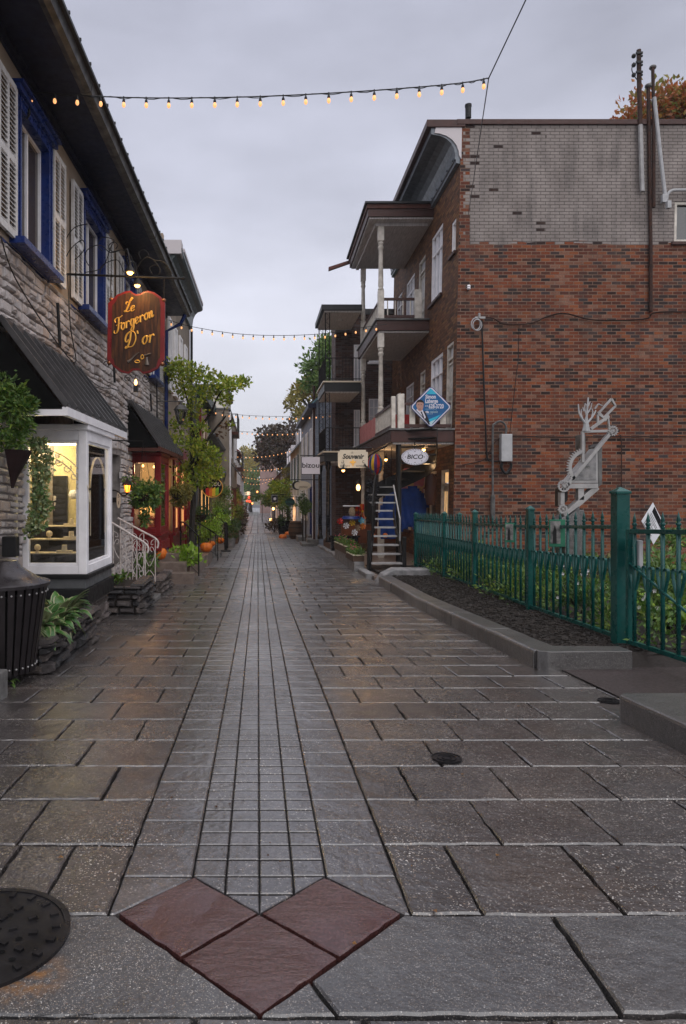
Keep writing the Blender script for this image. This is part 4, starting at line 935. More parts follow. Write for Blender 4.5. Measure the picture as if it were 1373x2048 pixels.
# balconies of turned posts ------------------------------------------------
def post(x, y, z0, z1, parent, sq=.55):
    p = MB(); H = z1 - z0; s = .085
    p.box(x - s, x + s, y - s, y + s, z0, z0 + sq * 1.9); a = z0 + sq * 1.9; b = z1 - .42
    p.lathe([(.07, a), (.088, a + .03), (.088, a + .06), (.06, a + .09), (.08, a + .16), (.075, a + .3), (.06, b - .25), (.085, b - .2), (.085, b - .16), (.06, b - .13), (.085, b - .06), (.06, b)], (x, y, 0), 14)
    p.box(x - s, x + s, y - s, y + s, b, z1); return p.build('post', 'cream_paint', parent, 'x', bevel=0)
def deck(Yn, Yf, X0e, zt, parent, th=.3, trim='brown_paint', soff='soffit_white', nm='balcony_deck'):
    E = lambda u, v, d: (X0e + .016 * u + d, u, v); wx = lambda u: X0R + .016 * u + T * (zt - CZ)
    d = MB(); d.prism([(X0e + .016 * Yn, Yn), (wx(Yn), Yn), (wx(Yf), Yf), (X0e + .016 * Yf, Yf)], lambda u, v, d: (u, v, d), zt - th, zt); k = d.build(nm, trim, parent, bevel=.008)
    c = MB(); c.prism([(X0e - .05 + .016 * Yn, Yn - .05), (wx(Yn), Yn - .05), (wx(Yf), Yf + .05), (X0e - .05 + .016 * Yf, Yf + .05)], lambda u, v, d: (u, v, d), zt + .001, zt + .045); c.build('edge_board', 'gutter_grey', k)
    s = MB(); s.prism([(X0e + .06 + .016 * Yn, Yn + .06), (wx(Yn), Yn + .06), (wx(Yf), Yf - .06), (X0e + .06 + .016 * Yf, Yf - .06)], lambda u, v, d: (u, v, d), zt - th - .05, zt - th - .002); s.build('ceiling_board', soff, k)
    return k
def brail(a, b, z, parent, mat='cream_paint', rail='brown_paint', h=.62, n=None, step=.13, w=.02, base=True):
    a, b = Vector(a), Vector(b); L_ = (b - a).length; dr = (b - a) / L_; nn = Vector((-dr.y, dr.x, 0)); G = lambda u, v, d: a + dr * u + nn * d + Vector((0, 0, z + v))
    r = MB(); r.mbox(G, 0, L_, h - .04, h + .03, -.035, .035); 
    if base: r.mbox(G, 0, L_, .06, .14, -.03, .03)
    o = r.build('handrail', rail, parent)
    m = MB(); k = max(2, int(L_ / step))
    for i in range(k): u = (i + .5) * L_ / k; m.mbox(G, u - w, u + w, .14, h - .04, -.018, .018)
    m.build('balusters', mat, o); return o
bal = thing('wooden_balcony', 'tall cream and brown wooden balcony with turned posts and sloping roof', 'balcony', (3.6, 20, gz(20)))
deck(20.0, 24.3, 3.18, 6.36, bal); deck(17.05, 24.3, 3.06, 2.86, bal, .3)
# roof
ro = MB(); xe = 2.87; R_ = lambda u, s, h: (xe + .016 * u + (X0R + .35 - xe) * s, u, h + s * .0)
for (z0, z1, e, m_, nm) in ((9.28, 9.5, 0, 'brown_paint', 'roof_beam'), (9.501, 9.62, .04, 'rust_red', 'roof_fascia'), (9.621, 9.68, .10, 'slate', 'roof')):
    q = MB(); q.prism([(xe - e + .016 * 19.7, 19.7 - e), (5.15, 19.7 - e), (5.2, 24.2 + e), (xe - e + .016 * 24.2, 24.2 + e)], lambda u, v, d: (u, v, d), z0, z1); q.build(nm, m_, bal)
q = MB(); q.prism([(xe + .05 + .31, 19.76), (5.1, 19.76), (5.2, 24.14), (xe + .05 + .39, 24.14)], lambda u, v, d: (u, v, d), 9.23, 9.278); q.build('ceiling_board', 'soffit_white', bal)
q = MB(); q.box(3.45, 5.0, 20.05, 20.12, 9.14, 9.228); q.box(3.45, 3.55, 20.13, 24, 9.14, 9.228); q.build('beam', 'soffit_white', bal)
q = MB(); q.add([(2.55, 24.5, 9.3), (3.3, 24.35, 9.52), (3.3, 24.5, 9.52), (2.55, 24.65, 9.3), (2.55, 24.5, 9.42), (3.3, 24.35, 9.62), (3.3, 24.5, 9.62), (2.55, 24.65, 9.42)], [(0, 1, 2, 3), (4, 7, 6, 5), (0, 4, 5, 1), (1, 5, 6, 2), (2, 6, 7, 3), (3, 7, 4, 0)]); q.build('rain_spout', 'rust_red', bal)
for Yp, in ((20.15,), (23.9,)):
    x = 3.31 + .016 * Yp
    post(x, Yp, 6.4, 9.14, bal, .45); post(x, Yp, 2.9, 6.0, bal, .45); post(x, Yp, gz(Yp) + .05, 2.5, bal, .55)
brail((3.31 + .32, 20.25, 0), (3.31 + .38, 23.8, 0), 6.4, bal); brail((3.72, 20.15, 0), (4.62, 20.15, 0), 6.4, bal, step=.19, w=.014)
p_ = MB(); p_.box(4.62, 4.82, 20.05, 20.25, 6.4, 7.28); p_.build('post', 'cream_paint', bal, bevel=.008)
brail((3.31 + .32, 20.25, 0), (3.31 + .38, 23.8, 0), 2.9, bal)
cl = MB(); vs = []
for i in range(25):
    for j in range(7): vs.append((3.52 + .015 * i / 24 + .02 * math.sin(i * 1.3), 20.3 + 3.4 * i / 24, 2.95 + .62 * j / 6 + .015 * math.sin(i * .9)))
cl.add(vs, [(i * 7 + j, i * 7 + 7 + j, i * 7 + 8 + j, i * 7 + 1 + j) for i in range(24) for j in range(6)]); cl.build('privacy_cloth', 'pink_cloth', bal, True)
cl = MB(); cl.box(3.72, 4.5, 20.2, 20.22, 2.95, 3.62); cl.build('privacy_cloth', 'red_cloth', bal, label='deep red privacy cloth')
# near corner of the lower deck
p_ = MB(); p_.box(3.52, 3.68, 17.12, 17.28, 2.9, 3.78); p_.build('post', 'cream_paint', bal, bevel=.008)
brail((3.70, 17.2, 0), (4.86, 17.2, 0), 2.88, bal, step=.33, w=.07, h=.66); brail((3.42, 17.3, 0), (3.46, 20.0, 0), 2.88, bal, h=.66, step=.13)
p_ = MB(); p_.box(3.36, 3.46, 17.14, 17.24, 2.9, 3.72); p_.build('post', 'cream_paint', bal, bevel=.008)
# ------------------------------------------------------------------ diamond estate agent signs
def diamond_sign(F, cu, cv, hs, name, label, full=True):
    c = Vector(F(cu, cv, 0)); t = thing(name, label, 'sign', c - Vector((0, 0, hs)), 'diamond advertising signs on the balcony')
    def rd(s, r_):
        pts = []
        for k in range(4):
            a0 = k * PI / 2
            for q in (-.78, -.4, 0, .4, .78): a = a0 + q; pts.append(((s - r_ * 1.414) * math.cos(a0) + r_ * math.cos(a), (s - r_ * 1.414) * math.sin(a0) + r_ * math.sin(a)))
        return [(cu + x, cv + y) for x, y in pts]
    b = MB(); b.prism(rd(hs * 1.0, .09), F, 0, .012); b.build('board', 'navy', t)
    b = MB(); b.prism(rd(hs * .955, .08), F, .0125, .015); b.build('border', 'sign_white', t)
    b = MB(); b.prism(rd(hs * .885, .06), F, .0155, .018); bd_ = b.build('panel', 'sign_blue', t)
    k = hs / .5; P = lambda L: [(cu + x * k, cv + y * k) for x, y in L]
    b = MB(); b.prism(P([(-.11, .30), (.14, .30), (.0, .43), (-.02, .43)]), F, .0182, .019); b.build('sky_patch', 'sign_sky', t)
    b = MB(); b.prism(P([(-.06, -.30), (.20, -.19), (.24, -.17), (.03, -.38)]), F, .0182, .019); b.build('sky_patch', 'sign_sky', t)
    b = MB(); b.prism(P([(-.05, -.36), (.12, -.285), (.01, -.42), (-.01, -.42)]), F, .0192, .020); b.build('pale_patch', 'sign_pale', t)
    if full:
        text('Simon', .135, F, cu - .13 * k, cv + .235 * k, .019, 'sign_white', t, align='LEFT', sx=.78, bold=.004)
        text('Laberge', .135, F, cu - .135 * k, cv + .135 * k, .019, 'sign_white', t, align='LEFT', sx=.74, bold=.004)
        text('418', .07, F, cu - .135 * k, cv + .02 * k, .019, 'sign_white', t, align='LEFT', sx=.62)
        text('628-3720', .15, F, cu - .055 * k, cv + .01 * k, .019, 'sign_white', t, align='LEFT', sx=.66, bold=.004)
        text('via', .09, F, cu - .13 * k, cv - .115 * k, .019, 'sign_white', t, align='LEFT', sx=.85, bold=.003)
        text('capitale', .09, F, cu - .03 * k, cv - .115 * k, .019, 'sign_pale', t, align='LEFT', sx=.75)
        for vv, wd in ((.085, .20), (-.052, .26), (-.165, .17)):
            b = MB(); b.mbox(F, cu - .13 * k, cu + (-.13 + wd) * k, cv + vv * k - .003, cv + vv * k + .003, .0185, .0195); b.build('small_print', 'sign_pale', t)
        b = MB(); b.prism(P([(-.36, -.06), (-.30, -.10), (-.22, -.12), (-.14, -.09), (-.05, -.30), (-.03, -.40), (-.05, -.42), (-.09, -.36)]), F, .0185, .0205); b.build('portrait_suit', 'suit', t)
        b = MB(); b.prism(P([(-.345, -.075), (-.30, -.02), (-.20, -.06), (-.12, -.24), (-.14, -.28)]), F, .0208, .0215); b.build('portrait_shirt', 'sign_white', t)
        b = MB(); b.prism(P([(-.245, -.115), (-.215, -.105), (-.16, -.24), (-.165, -.29)]), F, .0218, .0225); b.build('portrait_tie', 'suit', t)
        b = MB(); b.prism([(cu + k * (-.255 + (.088 if math.sin(a) > 0 else .078) * math.cos(a)), cv + k * (.025 + .125 * math.sin(a))) for a in [i * PI / 10 for i in range(20)]], F, .0217, .0235); b.build('portrait_face', 'skin', t)
        b = MB(); b.prism(P([(-.345, .04), (-.35, .11), (-.30, .165), (-.22, .165), (-.165, .12), (-.165, .05), (-.185, .10), (-.26, .115), (-.325, .10)]), F, .0236, .0245); b.build('portrait_hair', 'hair', t)
        b = MB()
        for q in (-.285, -.225): b.mbox(F, cu + (q - .017) * k, cu + (q + .014) * k, cv + .045 * k, cv + .056 * k, .0237, .0245)
        b.mbox(F, cu - .285 * k, cu - .235 * k, cv - .055 * k, cv - .046 * k, .0237, .0245); b.build('portrait_features', 'hair', t)
    return t
diamond_sign(FC(17.08), ax(862, 17.08), az(814, 17.08), .535, 'diamond_sign', 'blue diamond advertising sign facing the camera with a portrait and phone number')
diamond_sign(lambda u, v, d: (3.45 + .016 * u - d, u, v), 22.3, 3.35, .46, 'diamond_sign', 'blue diamond advertising sign seen edge-on against the pink balcony cloth', False)
# ------------------------------------------------------------------ spiral stair
st = thing('spiral_staircase', 'black iron staircase with grey treads winding up to the lower balcony', 'staircase', (2.9, 16, gz(16)))
z0 = gz(16) + .05; rise = (2.86 - z0) / 17
px_, py_ = 3.55, 17.2
mb = MB(); mb.tube([(px_, py_, z0), (px_, py_, 2.86)], .07, 12); mb.build('pole', 'iron', st, True)
nst = 7; outer = []
def tread(pts, z, parent, m='grey_metal'):
    t_ = MB(); t_.prism(pts, lambda u, v, d: (u, v, d), z - .035, z); return t_.build('tread', m, parent)
outerp, innerp = [], []
for i in range(nst):
    z = z0 + rise * (i + 1); y = 15.85 + i * .19; xa = 2.64 + i * .05; xb = 3.36
    tread([(xa, y), (xb, y), (xb, y + .24), (xa + .02, y + .24)], z, st)
    outerp.append(Vector((xa, y, z))); innerp.append(Vector((xb + .02, y, z)))
ztop = z0 + rise * nst
for i in range(10):
    a0 = PI * (1.0 - (i * .165 if i < 6 else .99 + (i - 6) * .05)); a1 = a0 - (.55 if i < 6 else .35); z = ztop + rise * (i + 1); r_ = .84 + .012 * i
    if z > 2.9: break
    pts = [(px_ + .06 * math.cos(a0), py_ + .06 * math.sin(a0)), (px_ + r_ * math.cos(a0), py_ + r_ * math.sin(a0)), (px_ + r_ * math.cos(a1), py_ + r_ * math.sin(a1)), (px_ + .06 * math.cos(a1), py_ + .06 * math.sin(a1))]
    tread(pts, z, st, 'grey_metal' if i < 3 else 'iron'); outerp.append(Vector((px_ + r_ * math.cos(a0), py_ + r_ * math.sin(a0), z)))
def ribbon(P, h0, h1, th, m, nm):
    b = MB(); P = cat(P, 3)
    for p, q in zip(P, P[1:]):
        d = (q - p); nn = Vector((-d.y, d.x, 0)); nn = nn.normalized() * th if nn.length > 1e-6 else Vector((th, 0, 0))
        b.add([p + Vector((0, 0, h0)), q + Vector((0, 0, h0)), q + Vector((0, 0, h1)), p + Vector((0, 0, h1)), p + nn + Vector((0, 0, h0)), q + nn + Vector((0, 0, h0)), q + nn + Vector((0, 0, h1)), p + nn + Vector((0, 0, h1))], [(0, 1, 2, 3), (4, 7, 6, 5), (0, 4, 5, 1), (3, 2, 6, 7), (1, 5, 6, 2), (0, 3, 7, 4)])
    return b.build(nm, m, st)
op = [p + Vector((-.02, 0, 0)) if k < nst else p for k, p in enumerate(outerp)]; ribbon(op, -.36, .08, .015, 'iron', 'stringer'); ribbon(innerp, -.26, .05, .015, 'iron', 'stringer')
ribbon([Vector((px_ + .1 * math.cos(PI - i * .35), py_ + .1 * math.sin(PI - i * .35), ztop + rise * (i * 1.1))) for i in range(8)], -.25, .02, .02, 'iron', 'stringer')
hr = MB(); op = op[:nst + 4]; hp = cat([p + Vector((0, 0, .92)) for p in op[2:]], 3); hr.tube([op[2] + Vector((0, 0, .1))] + hp, .02, 8)
for k, p in enumerate(cat(op[2:], 2)): hr.tube([p + Vector((0, 0, 0)), p + Vector((0, 0, .9))], .007, 4)
hr.tube([p + Vector((0, 0, .45)) for p in cat(op[2:], 3)], .008, 4); hr.build('railing', 'iron', st)
hr = MB(); ip = [p + Vector((0, 0, .62)) for p in innerp[2:]]; hr.tube([innerp[2] + Vector((0, 0, .08))] + ip, .018, 8); hr.build('railing', 'grey_metal', st)
for x in (2.60, 3.42):
    n_ = MB(); n_.box(x - .045, x + .045, 15.9, 15.99, gz(16) - .1, z0 + .95 if x < 3 else z0 + .8); n_.build('newel', 'iron', st, bevel=.01)
n_ = MB(); n_.box(px_ - .05, px_ + .05, py_ - .9, py_ - .8, 1.5, 2.55) ; 
# ------------------------------------------------------------------ conduits, cables, boxes on the gable
def cond(name, label, pts, r, mat, extra=None, cat__='pipe', group=None, Y=GY - .06):
    t = thing(name, label, cat__, at(pts[-1][0], pts[-1][1], Y), group); b = MB(); b.tube([at(x, y, Y) for x, y in pts], r, 8); b.build('pipe', mat, t, True)
    if extra: extra(t)
    return t
def mast_bits(t):
    b = MB()
    for y in (112, 130, 150): b.box(ax(1270, 16.94), ax(1283, 16.94), 16.86, 16.9, az(y + 2, 17), az(y - 2, 17)); b.ball(at(1268, y, 16.84), .055, 6); b.ball(at(1284, y, 16.84), .03, 6)
    b.tube(cat([at(1268, 125, 16.8), at(1264, 138, 16.8), at(1268, 150, 16.8), at(1275, 160, 16.8)], 4), .012, 5); b.build('insulator', 'black', t)
    b = MB(); b.tube([at(1281, 250, 16.9), at(1285, 383, 16.9)], .055, 8); b.build('sleeve', 'grey_metal', t, True)
cond('service_mast', 'rusty electric mast with black insulators, leftmost of the rooftop pipes', [(1278, 100), (1279, 180), (1281, 250)], .055, 'rust_pipe', mast_bits)
def head(x, y):
    def f(t): b = MB(); b.ball(at(x, y, 16.94), .085, 8, (1, 1, .7)); b.build('weather_head', 'gutter_grey', t, True)
    return f
cond('drain_pipe', 'rust brown pipe running from above the roof to half way down the gable', [(1297, 172), (1299, 300), (1302, 500), (1302, 624)], .045, 'rust_pipe', head(1297, 172))
cond('drain_pipe', 'short rust brown pipe with grey end box beside the long brown pipe', [(1306, 135), (1308, 240), (1308, 415)], .04, 'rust_pipe', head(1306, 135), Y=16.9)
def cbx(t):
    b = MB(); b.box(ax(1326, 16.8), ax(1336, 16.8), 16.8, 16.9, az(404, 16.8), az(388, 16.8)); b.box(ax(1331, 16.8), ax(1339, 16.8), 16.7, 16.8, az(419, 16.8), az(404, 16.8)); b.build('junction_box', 'box_grey', t, bevel=.01)
    b = MB(); b.tube(cat([at(1334, 400, 16.85), at(1336, 388, 16.85), at(1345, 381, 16.85), at(1360, 380, 16.85), at(1420, 380, 16.85)], 5), .035, 8); b.build('elbow', 'box_grey', t, True)
cond('conduit', 'pale grey slanting conduit ending in a box above the gable window', [(1309, 195), (1320, 300), (1331, 395)], .045, 'box_grey', cbx, Y=16.85)
cb_ = MB(); Y_ = 16.93
for k, dz in ((0, 0), (1, -.03)):
    cb_.tube(cat([at(952, 634, Y_) + V(0, 0, dz), at(985, 636, Y_), at(1010, 647 + k * 2, Y_), at(1060, 647, Y_), at(1095, 633, Y_), at(1130, 627, Y_), at(1180, 639, Y_), at(1240, 641, Y_), at(1295, 637, Y_), at(1312, 625, Y_), at(1400, 624, Y_), at(1480, 622, Y_)], 5), .018, 5)
tag(cb_.build('wall_cable', 'rust_pipe', smooth=True), 'dark sagging cable clipped along the brick wall at mid height', 'cable', 'cables on the brick wall')
cb_ = MB(); cb_.tube(cat([at(964, 640, Y_), at(968, 760, Y_), at(972, 860, Y_), at(975, 915, Y_), at(985, 922, Y_), at(1003, 922, Y_)], 5), .02, 6)
tag(cb_.build('wall_cable', 'black', smooth=True), 'black cable dropping down the left edge of the brick wall', 'cable', 'cables on the brick wall')
cb_ = MB(); cb_.tube(cat([at(900, 1005, 16.9) if False else at(925, 930, Y_), at(970, 918, Y_), at(990, 885, Y_), at(1020, 873, Y_), at(1120, 874, Y_), at(1230, 873, Y_), at(1400, 873, Y_)], 5), .016, 5); cb_.tube(cat([at(1236, 874, Y_), at(1243, 880, Y_), at(1243, 1000, Y_)], 4), .014, 5)
tag(cb_.build('wall_cable', 'rust_pipe', smooth=True), 'straight dark cable along the lower brick wall behind the sculpture', 'cable', 'cables on the brick wall')
cb_ = MB(); cb_.tube([at(1039, 646, Y_), at(1037, 720, Y_), at(1032, 760, Y_), at(1020, 868, Y_)], .008, 4)
tag(cb_.build('wall_cable', 'black'), 'thin wire hanging from the sagging cable above the meter box', 'cable', 'cables on the brick wall')
t = thing('meter_box', 'pale grey electrical box on the brick wall with a curved conduit', 'electrical box', at(1014, 925, 16.9))
b = MB(); b.box(ax(1003, 16.8), ax(1025, 16.8), 16.78, 16.96, az(923, 16.8), az(868, 16.8)); b.build('case', 'box_grey', t, bevel=.015)
b = MB(); b.tube(cat([at(1012, 868, 16.9), at(1012, 852, 16.9), at(1002, 843, 16.9), at(990, 848, 16.9), at(986, 865, 16.9), at(986, 1000, 16.9)], 5), .028, 8); b.tube([at(986, 990, 16.9), at(986, 1040, 16.9)], .06, 8); b.build('conduit', 'gutter_grey', t, True)
b = MB(); b.tube(cat([at(1005, 925, 16.9), at(1003, 935, 16.9), at(1012, 947, 16.9), at(1022, 935, 16.9), at(1022, 925, 16.9)], 4), .035, 6); b.build('cable_loop', 'black', t, True)
t = thing('cable_coil', 'coiled grey cable hanging from a bracket near the corner of the brick wall', 'cable coil', at(955, 662, 16.9))
b = MB(); b.tube([at(952 + 9 * math.cos(a), 648 + 12 * math.sin(a), 16.85) for a in [i * PI / 8 for i in range(16)]], .014, 5, True); b.tube([at(955 + 9 * math.cos(a), 650 + 11 * math.sin(a), 16.82) for a in [i * PI / 8 for i in range(16)]], .012, 5, True); b.build('coil', 'box_grey', t, True)
b = MB(); b.lathe([(.03, 0), (.03, .12)], at(959, 636, 16.85), 8); b.box(ax(950, 16.9), ax(970, 16.9), 16.85, 16.9, az(638, 16.9), az(634, 16.9)); b.build('bracket', 'grey_metal', t)
t = thing('wall_insulator', 'small white ceramic insulator on the corner of the brick wall', 'insulator', at(937, 583, 16.9)); b = MB(); b.lathe([(.035, 0), (.05, .03), (.035, .05), (.05, .08), (.03, .11)], at(938, 579, 16.88), 10); b.build('cap', 'white_trim', t, True); b = MB(); b.tube([at(936, 583, 16.9), at(936, 577, 16.98)], .015, 5); b.build('pin', 'iron', t)
# ------------------------------------------------------------------ BICO sign, lamps below the balcony
t = thing('oval_sign', 'white oval shop sign with a rope border reading BICO under the balcony', 'sign', at(830, 930, 16.4)); FB = FC(16.4); cu, cv = ax(830, 16.4), az(914, 16.4); a_, b_ = .325, .195
el = lambda k, n=32: [(cu + a_ * k * math.cos(2 * PI * i / n), cv + b_ * k * math.sin(2 * PI * i / n)) for i in range(n)]
b = MB(); b.prism(el(1), FB, 0, .02); b.build('board', 'sign_white', t)
b = MB()
for i in range(30):
    a = 2 * PI * i / 30; b.prism([(cu + a_ * k * math.cos(a + o), cv + b_ * k * math.sin(a + o)) for k, o in ((.84, -.05), (.96, .06), (.99, .13), (.87, .03))], FB, .0205, .024)
b.build('rope_border', 'letter_black', t)
b = MB()
for i in range(8): a = 2 * PI * (i + .0) / 8; b.prism([(cu + a_ * .70 * math.cos(a) + .012 * math.cos(q), cv + b_ * .68 * math.sin(a) + .012 * math.sin(q)) for q in [j * PI / 4 for j in range(8)]], FB, .0205, .024)
b.build('dot', 'letter_black', t, kind=None)
text('BICO', .145, FB, cu, cv, .021, 'letter_black', t, sx=1.15, shear=.15, bold=.003)
b = MB(); b.box(cu - .01, cu + .01, 16.4, 16.43, cv + b_, 2.6); b.build('hanger', 'iron', t)
def flood(px, py, Y, label, s=.05, mat='bulb_warm', e=0, grp='small flood lamps over the shop fronts'):
    t = thing('flood_lamp', label, 'lamp', at(px, py, Y), grp); b = MB(); b.lathe([(s * .5, .08), (s * .9, .02), (s * 1.1, 0)], at(px, py, Y), 10); b.tube([at(px, py, Y) + V(0, 0, .07), at(px, py, Y) + V(.03, .05, .16)], .01, 5); b.build('housing', 'iron', t)
    b = MB(); b.ball(at(px, py, Y) - V(0, 0, .01), s * .9, 8); b.build('bulb', 'lamp_warm', t)
    if e: lamp(at(px, py, Y) - V(.0, .12, .12), e, (1, .6, .28), .05)
flood(848, 898, 17.2, 'bright lamp under the balcony right of the oval sign', .05, e=10); flood(772, 918, 19.4, 'bright lamp on the cream post behind the staircase', .055, e=6)
lamp(at(893, 930, 17.4) + V(-.5, 0, 0), 6, (1, .62, .3), .1)
# hanging goods under the balcony
def cloth(name, label, outline, Y, mat, cat_, amp=.05, n=10, grp=None):
    """a wavy cloth hanging in the outline (pixel outline turned into metres at its own distance)"""
    P = [at(x, y, Y) for x, y in outline]; b = MB(); xs = [p.x for p in P]; zs = [p.z for p in P]
    x0, x1, z0_, z1 = min(xs), max(xs), min(zs), max(zs); N_ = 22
    def inside(x, z):
        c = False
        for i in range(len(P)):
            a, q = P[i], P[i - 1]
            if (a.z > z) != (q.z > z) and x < (q.x - a.x) * (z - a.z) / (q.z - a.z) + a.x: c = not c
        return c
    idx = {}; vs = []; fs = []
    def vid(i, j):
        if (i, j) not in idx:
            x = x0 + (x1 - x0) * i / N_; z = z0_ + (z1 - z0_) * j / N_
            idx[(i, j)] = len(vs); vs.append((x, Y + amp * math.sin(x * 22 + z * 3) + amp * .5 * math.sin(z * 9), z))
        return idx[(i, j)]
    for i in range(N_):
        for j in range(N_):
            if inside(x0 + (x1 - x0) * (i + .5) / N_, z0_ + (z1 - z0_) * (j + .5) / N_): fs.append((vid(i, j), vid(i + 1, j), vid(i + 1, j + 1), vid(i, j + 1)))
    b.add(vs, fs); o = b.build(name, mat, smooth='all', recalc=False); so_ = o.modifiers.new('thickness', 'SOLIDIFY'); so_.thickness = .01
    return tag(o, label, cat_, grp)
cloth('beach_towel', 'large blue cloth hanging behind the spiral staircase', [(762, 1078), (757, 1035), (768, 995), (790, 978), (835, 972), (858, 1005), (850, 1045), (842, 1068), (820, 1052), (790, 1078)], 18.6, 'blue_cloth', 'cloth', .04)
cloth('patterned_scarf', 'orange and pink patterned cloth hung high behind the staircase', [(775, 965), (792, 945), (812, 936), (850, 938), (848, 985), (800, 985), (780, 978)], 18.9, 'pattern_cloth', 'cloth', .05)
b = MB(); r7 = random.Random(5)
for _ in range(90): 
    p = at(746 + r7.uniform(-11, 11), 982 + r7.uniform(-24, 22), 17.6 + r7.uniform(-.1, .1)); b.ball(p, r7.uniform(.02, .05), 4)
tag(b.build('key_ring_display', 'wreath', kind=None), 'dark hanging cluster of small souvenirs left of the staircase rail', 'souvenir display')
def pinwheel(px, py, Y, r, mats, name, label):
    t = thing(name, label, 'pinwheel', at(px, py, Y)); n = 16; c = at(px, py, Y)
    for j, m in enumerate(mats):
        b = MB()
        for i in range(j, n, len(mats)):
            a = 2 * PI * i / n; d1 = V(math.cos(a), 0, math.sin(a)); d2 = V(math.cos(a + .36), 0, math.sin(a + .36)); b.add([c, c + d1 * r + V(0, -.05, 0), c + d2 * r * .9 + V(0, .03, 0)], [(0, 1, 2)])
        b.build('vane', m, t, recalc=False)
    b = MB(); b.ball(c + V(0, -.05, 0), .03, 6); b.tube([c, c + V(0, .05, -r * 2.2)], .01, 5); b.build('hub', 'bright_yellow', t)
pinwheel(725, 1023, 18.3, .22, ['bright_red', 'orange_skin', 'red_paint'], 'pinwheel', 'large red and orange spinning flower beside the stair foot')
t = thing('balloon_spinner', 'striped hot air balloon wind spinner hanging behind the post', 'wind spinner', at(752, 958, 19))
for k, m in enumerate(('bright_red', 'sign_blue', 'bright_yellow', 'purple')):
    b = MB(); n = 10; vs = []
    for q in range(4):
        for s_ in (0, 1):
            a = 2 * PI * (k + 4 * q + s_) / 16
            vs += [at(752, 925, 19) + V(.22 * math.sin(PI * i / n) * math.cos(a), .22 * math.sin(PI * i / n) * math.sin(a), -.05 + .3 * math.cos(PI * i / n)) for i in range(n + 1)]
    fs = []
    for q in range(4): k0 = q * 2 * (n + 1); fs += [(k0 + i, k0 + i + 1, k0 + n + 2 + i, k0 + n + 1 + i) for i in range(n)]
    b.add(vs, fs); b.build('stripe', m, t, recalc=False)
b = MB(); b.tube([at(752, 900, 19), at(752, 905, 19)], .006, 4); b.build('cord', 'black', t)
t = thing('wind_chime', 'carousel shaped wind chime with colourful pinwheels hanging over the flower box', 'wind chime', at(702, 1066, 18)); c = at(703, 1030, 18)
b = MB(); b.mbox(lambda u, v, d: tuple(c + V(u, v, d)), -.22, .22, -.05, .05, .23, .25); b.build('canopy', 'paper_white', t)
b = MB(); b.ball(c + V(.02, 0, .08), .11, 6, (.8, .5, 1.3)); b.build('horse', 'straw', t, True)
b = MB(); b.lathe([(.26, 0), (.22, .07), (.15, .07)], c - V(0, 0, .1), 12); b.build('body', 'navy', t, True)
b = MB(); [b.tube([c + V(s * .2, 0, .24), c + V(s * .18, 0, -.05)], .008, 4) for s in (-1, 1)]; b.tube([c + V(0, 0, .25), c + V(0, 0, 1.0)], .005, 4); b.build('hanger', 'iron', t)
for k, (dx, dz, m) in enumerate(((-.3, -.16, 'bright_red'), (-.14, -.28, 'paper_white'), (.02, -.2, 'bright_yellow'), (.16, -.34, 'straw'), (.26, -.14, 'sign_sky'), (.08, -.46, 'paper_white'), (.3, -.3, 'orange_skin'))):
    b = MB(); q = c + V(dx, -.05, dz)
    for i in range(6): a = i * PI / 3; b.add([q, q + V(math.cos(a), -.2, math.sin(a)) * .09, q + V(math.cos(a + .7), .2, math.sin(a + .7)) * .08], [(0, 1, 2)])
    b.build('spinner', m, t, recalc=False)
for k, (x, y, nm, c_) in enumerate(((746, 1067, 'orange ball souvenir left of the white post behind the stair', 'orange_skin'), (771, 1067, 'orange ball souvenir right of the white post behind the stair', 'orange_skin'))):
    b = MB(); b.ball(at(x, y + 4, 18.6), .07, 8); tag(b.build('ball', c_, smooth=True), nm, 'ball')
b = MB(); b.lathe([(.11, 0), (.17, .3), (.15, .75), (.06, .85)], at(862, 1010, 18.3), 10, sq=(1, .6)); tag(b.build('hanging_coat', 'brown_paint', smooth=True), 'dark coat hanging in the lit shop entrance right of the stair', 'coat')
# ------------------------------------------------------------------ souvenir sign
t = thing('souvenir_sign', 'cream hanging sign with black script, a gold lily and notched corners', 'sign', at(706, 936, 17.3)); SF2 = FC(17.3); u0, u1, v0, v1 = ax(676, 17.3), ax(736, 17.3), az(936, 17.3), az(900, 17.3); n_ = .05
b = MB(); b.prism([(u0 + n_, v0), (u1 - n_, v0), (u1, v0 + n_), (u1, v1 - n_), (u1 - n_, v1 - n_), (u1 - n_, v1), (u0 + n_, v1), (u0 + n_, v1 - n_), (u0, v1 - n_), (u0, v0 + n_)], SF2, 0, .03); b.build('board', 'sign_cream', t, bevel=.005)
cu = (u0 + u1) / 2; text('LE', .06, SF2, cu - .02, v1 - .07, .031, 'letter_black', t); text('Souvenir', .17, SF2, cu, v1 - .17, .031, 'letter_black', t, sx=.88, shear=.25, bold=.006)
text('BOUTIQUE', .058, SF2, cu - .2, v0 + .05, .031, 'letter_black', t, sx=.85); text('SOUVENIRS', .058, SF2, cu + .2, v0 + .05, .031, 'letter_black', t, sx=.8)
b = MB(); q = lambda L: b.prism([(cu + x * .1, v0 + .12 + y * .1) for x, y in L], SF2, .031, .037)
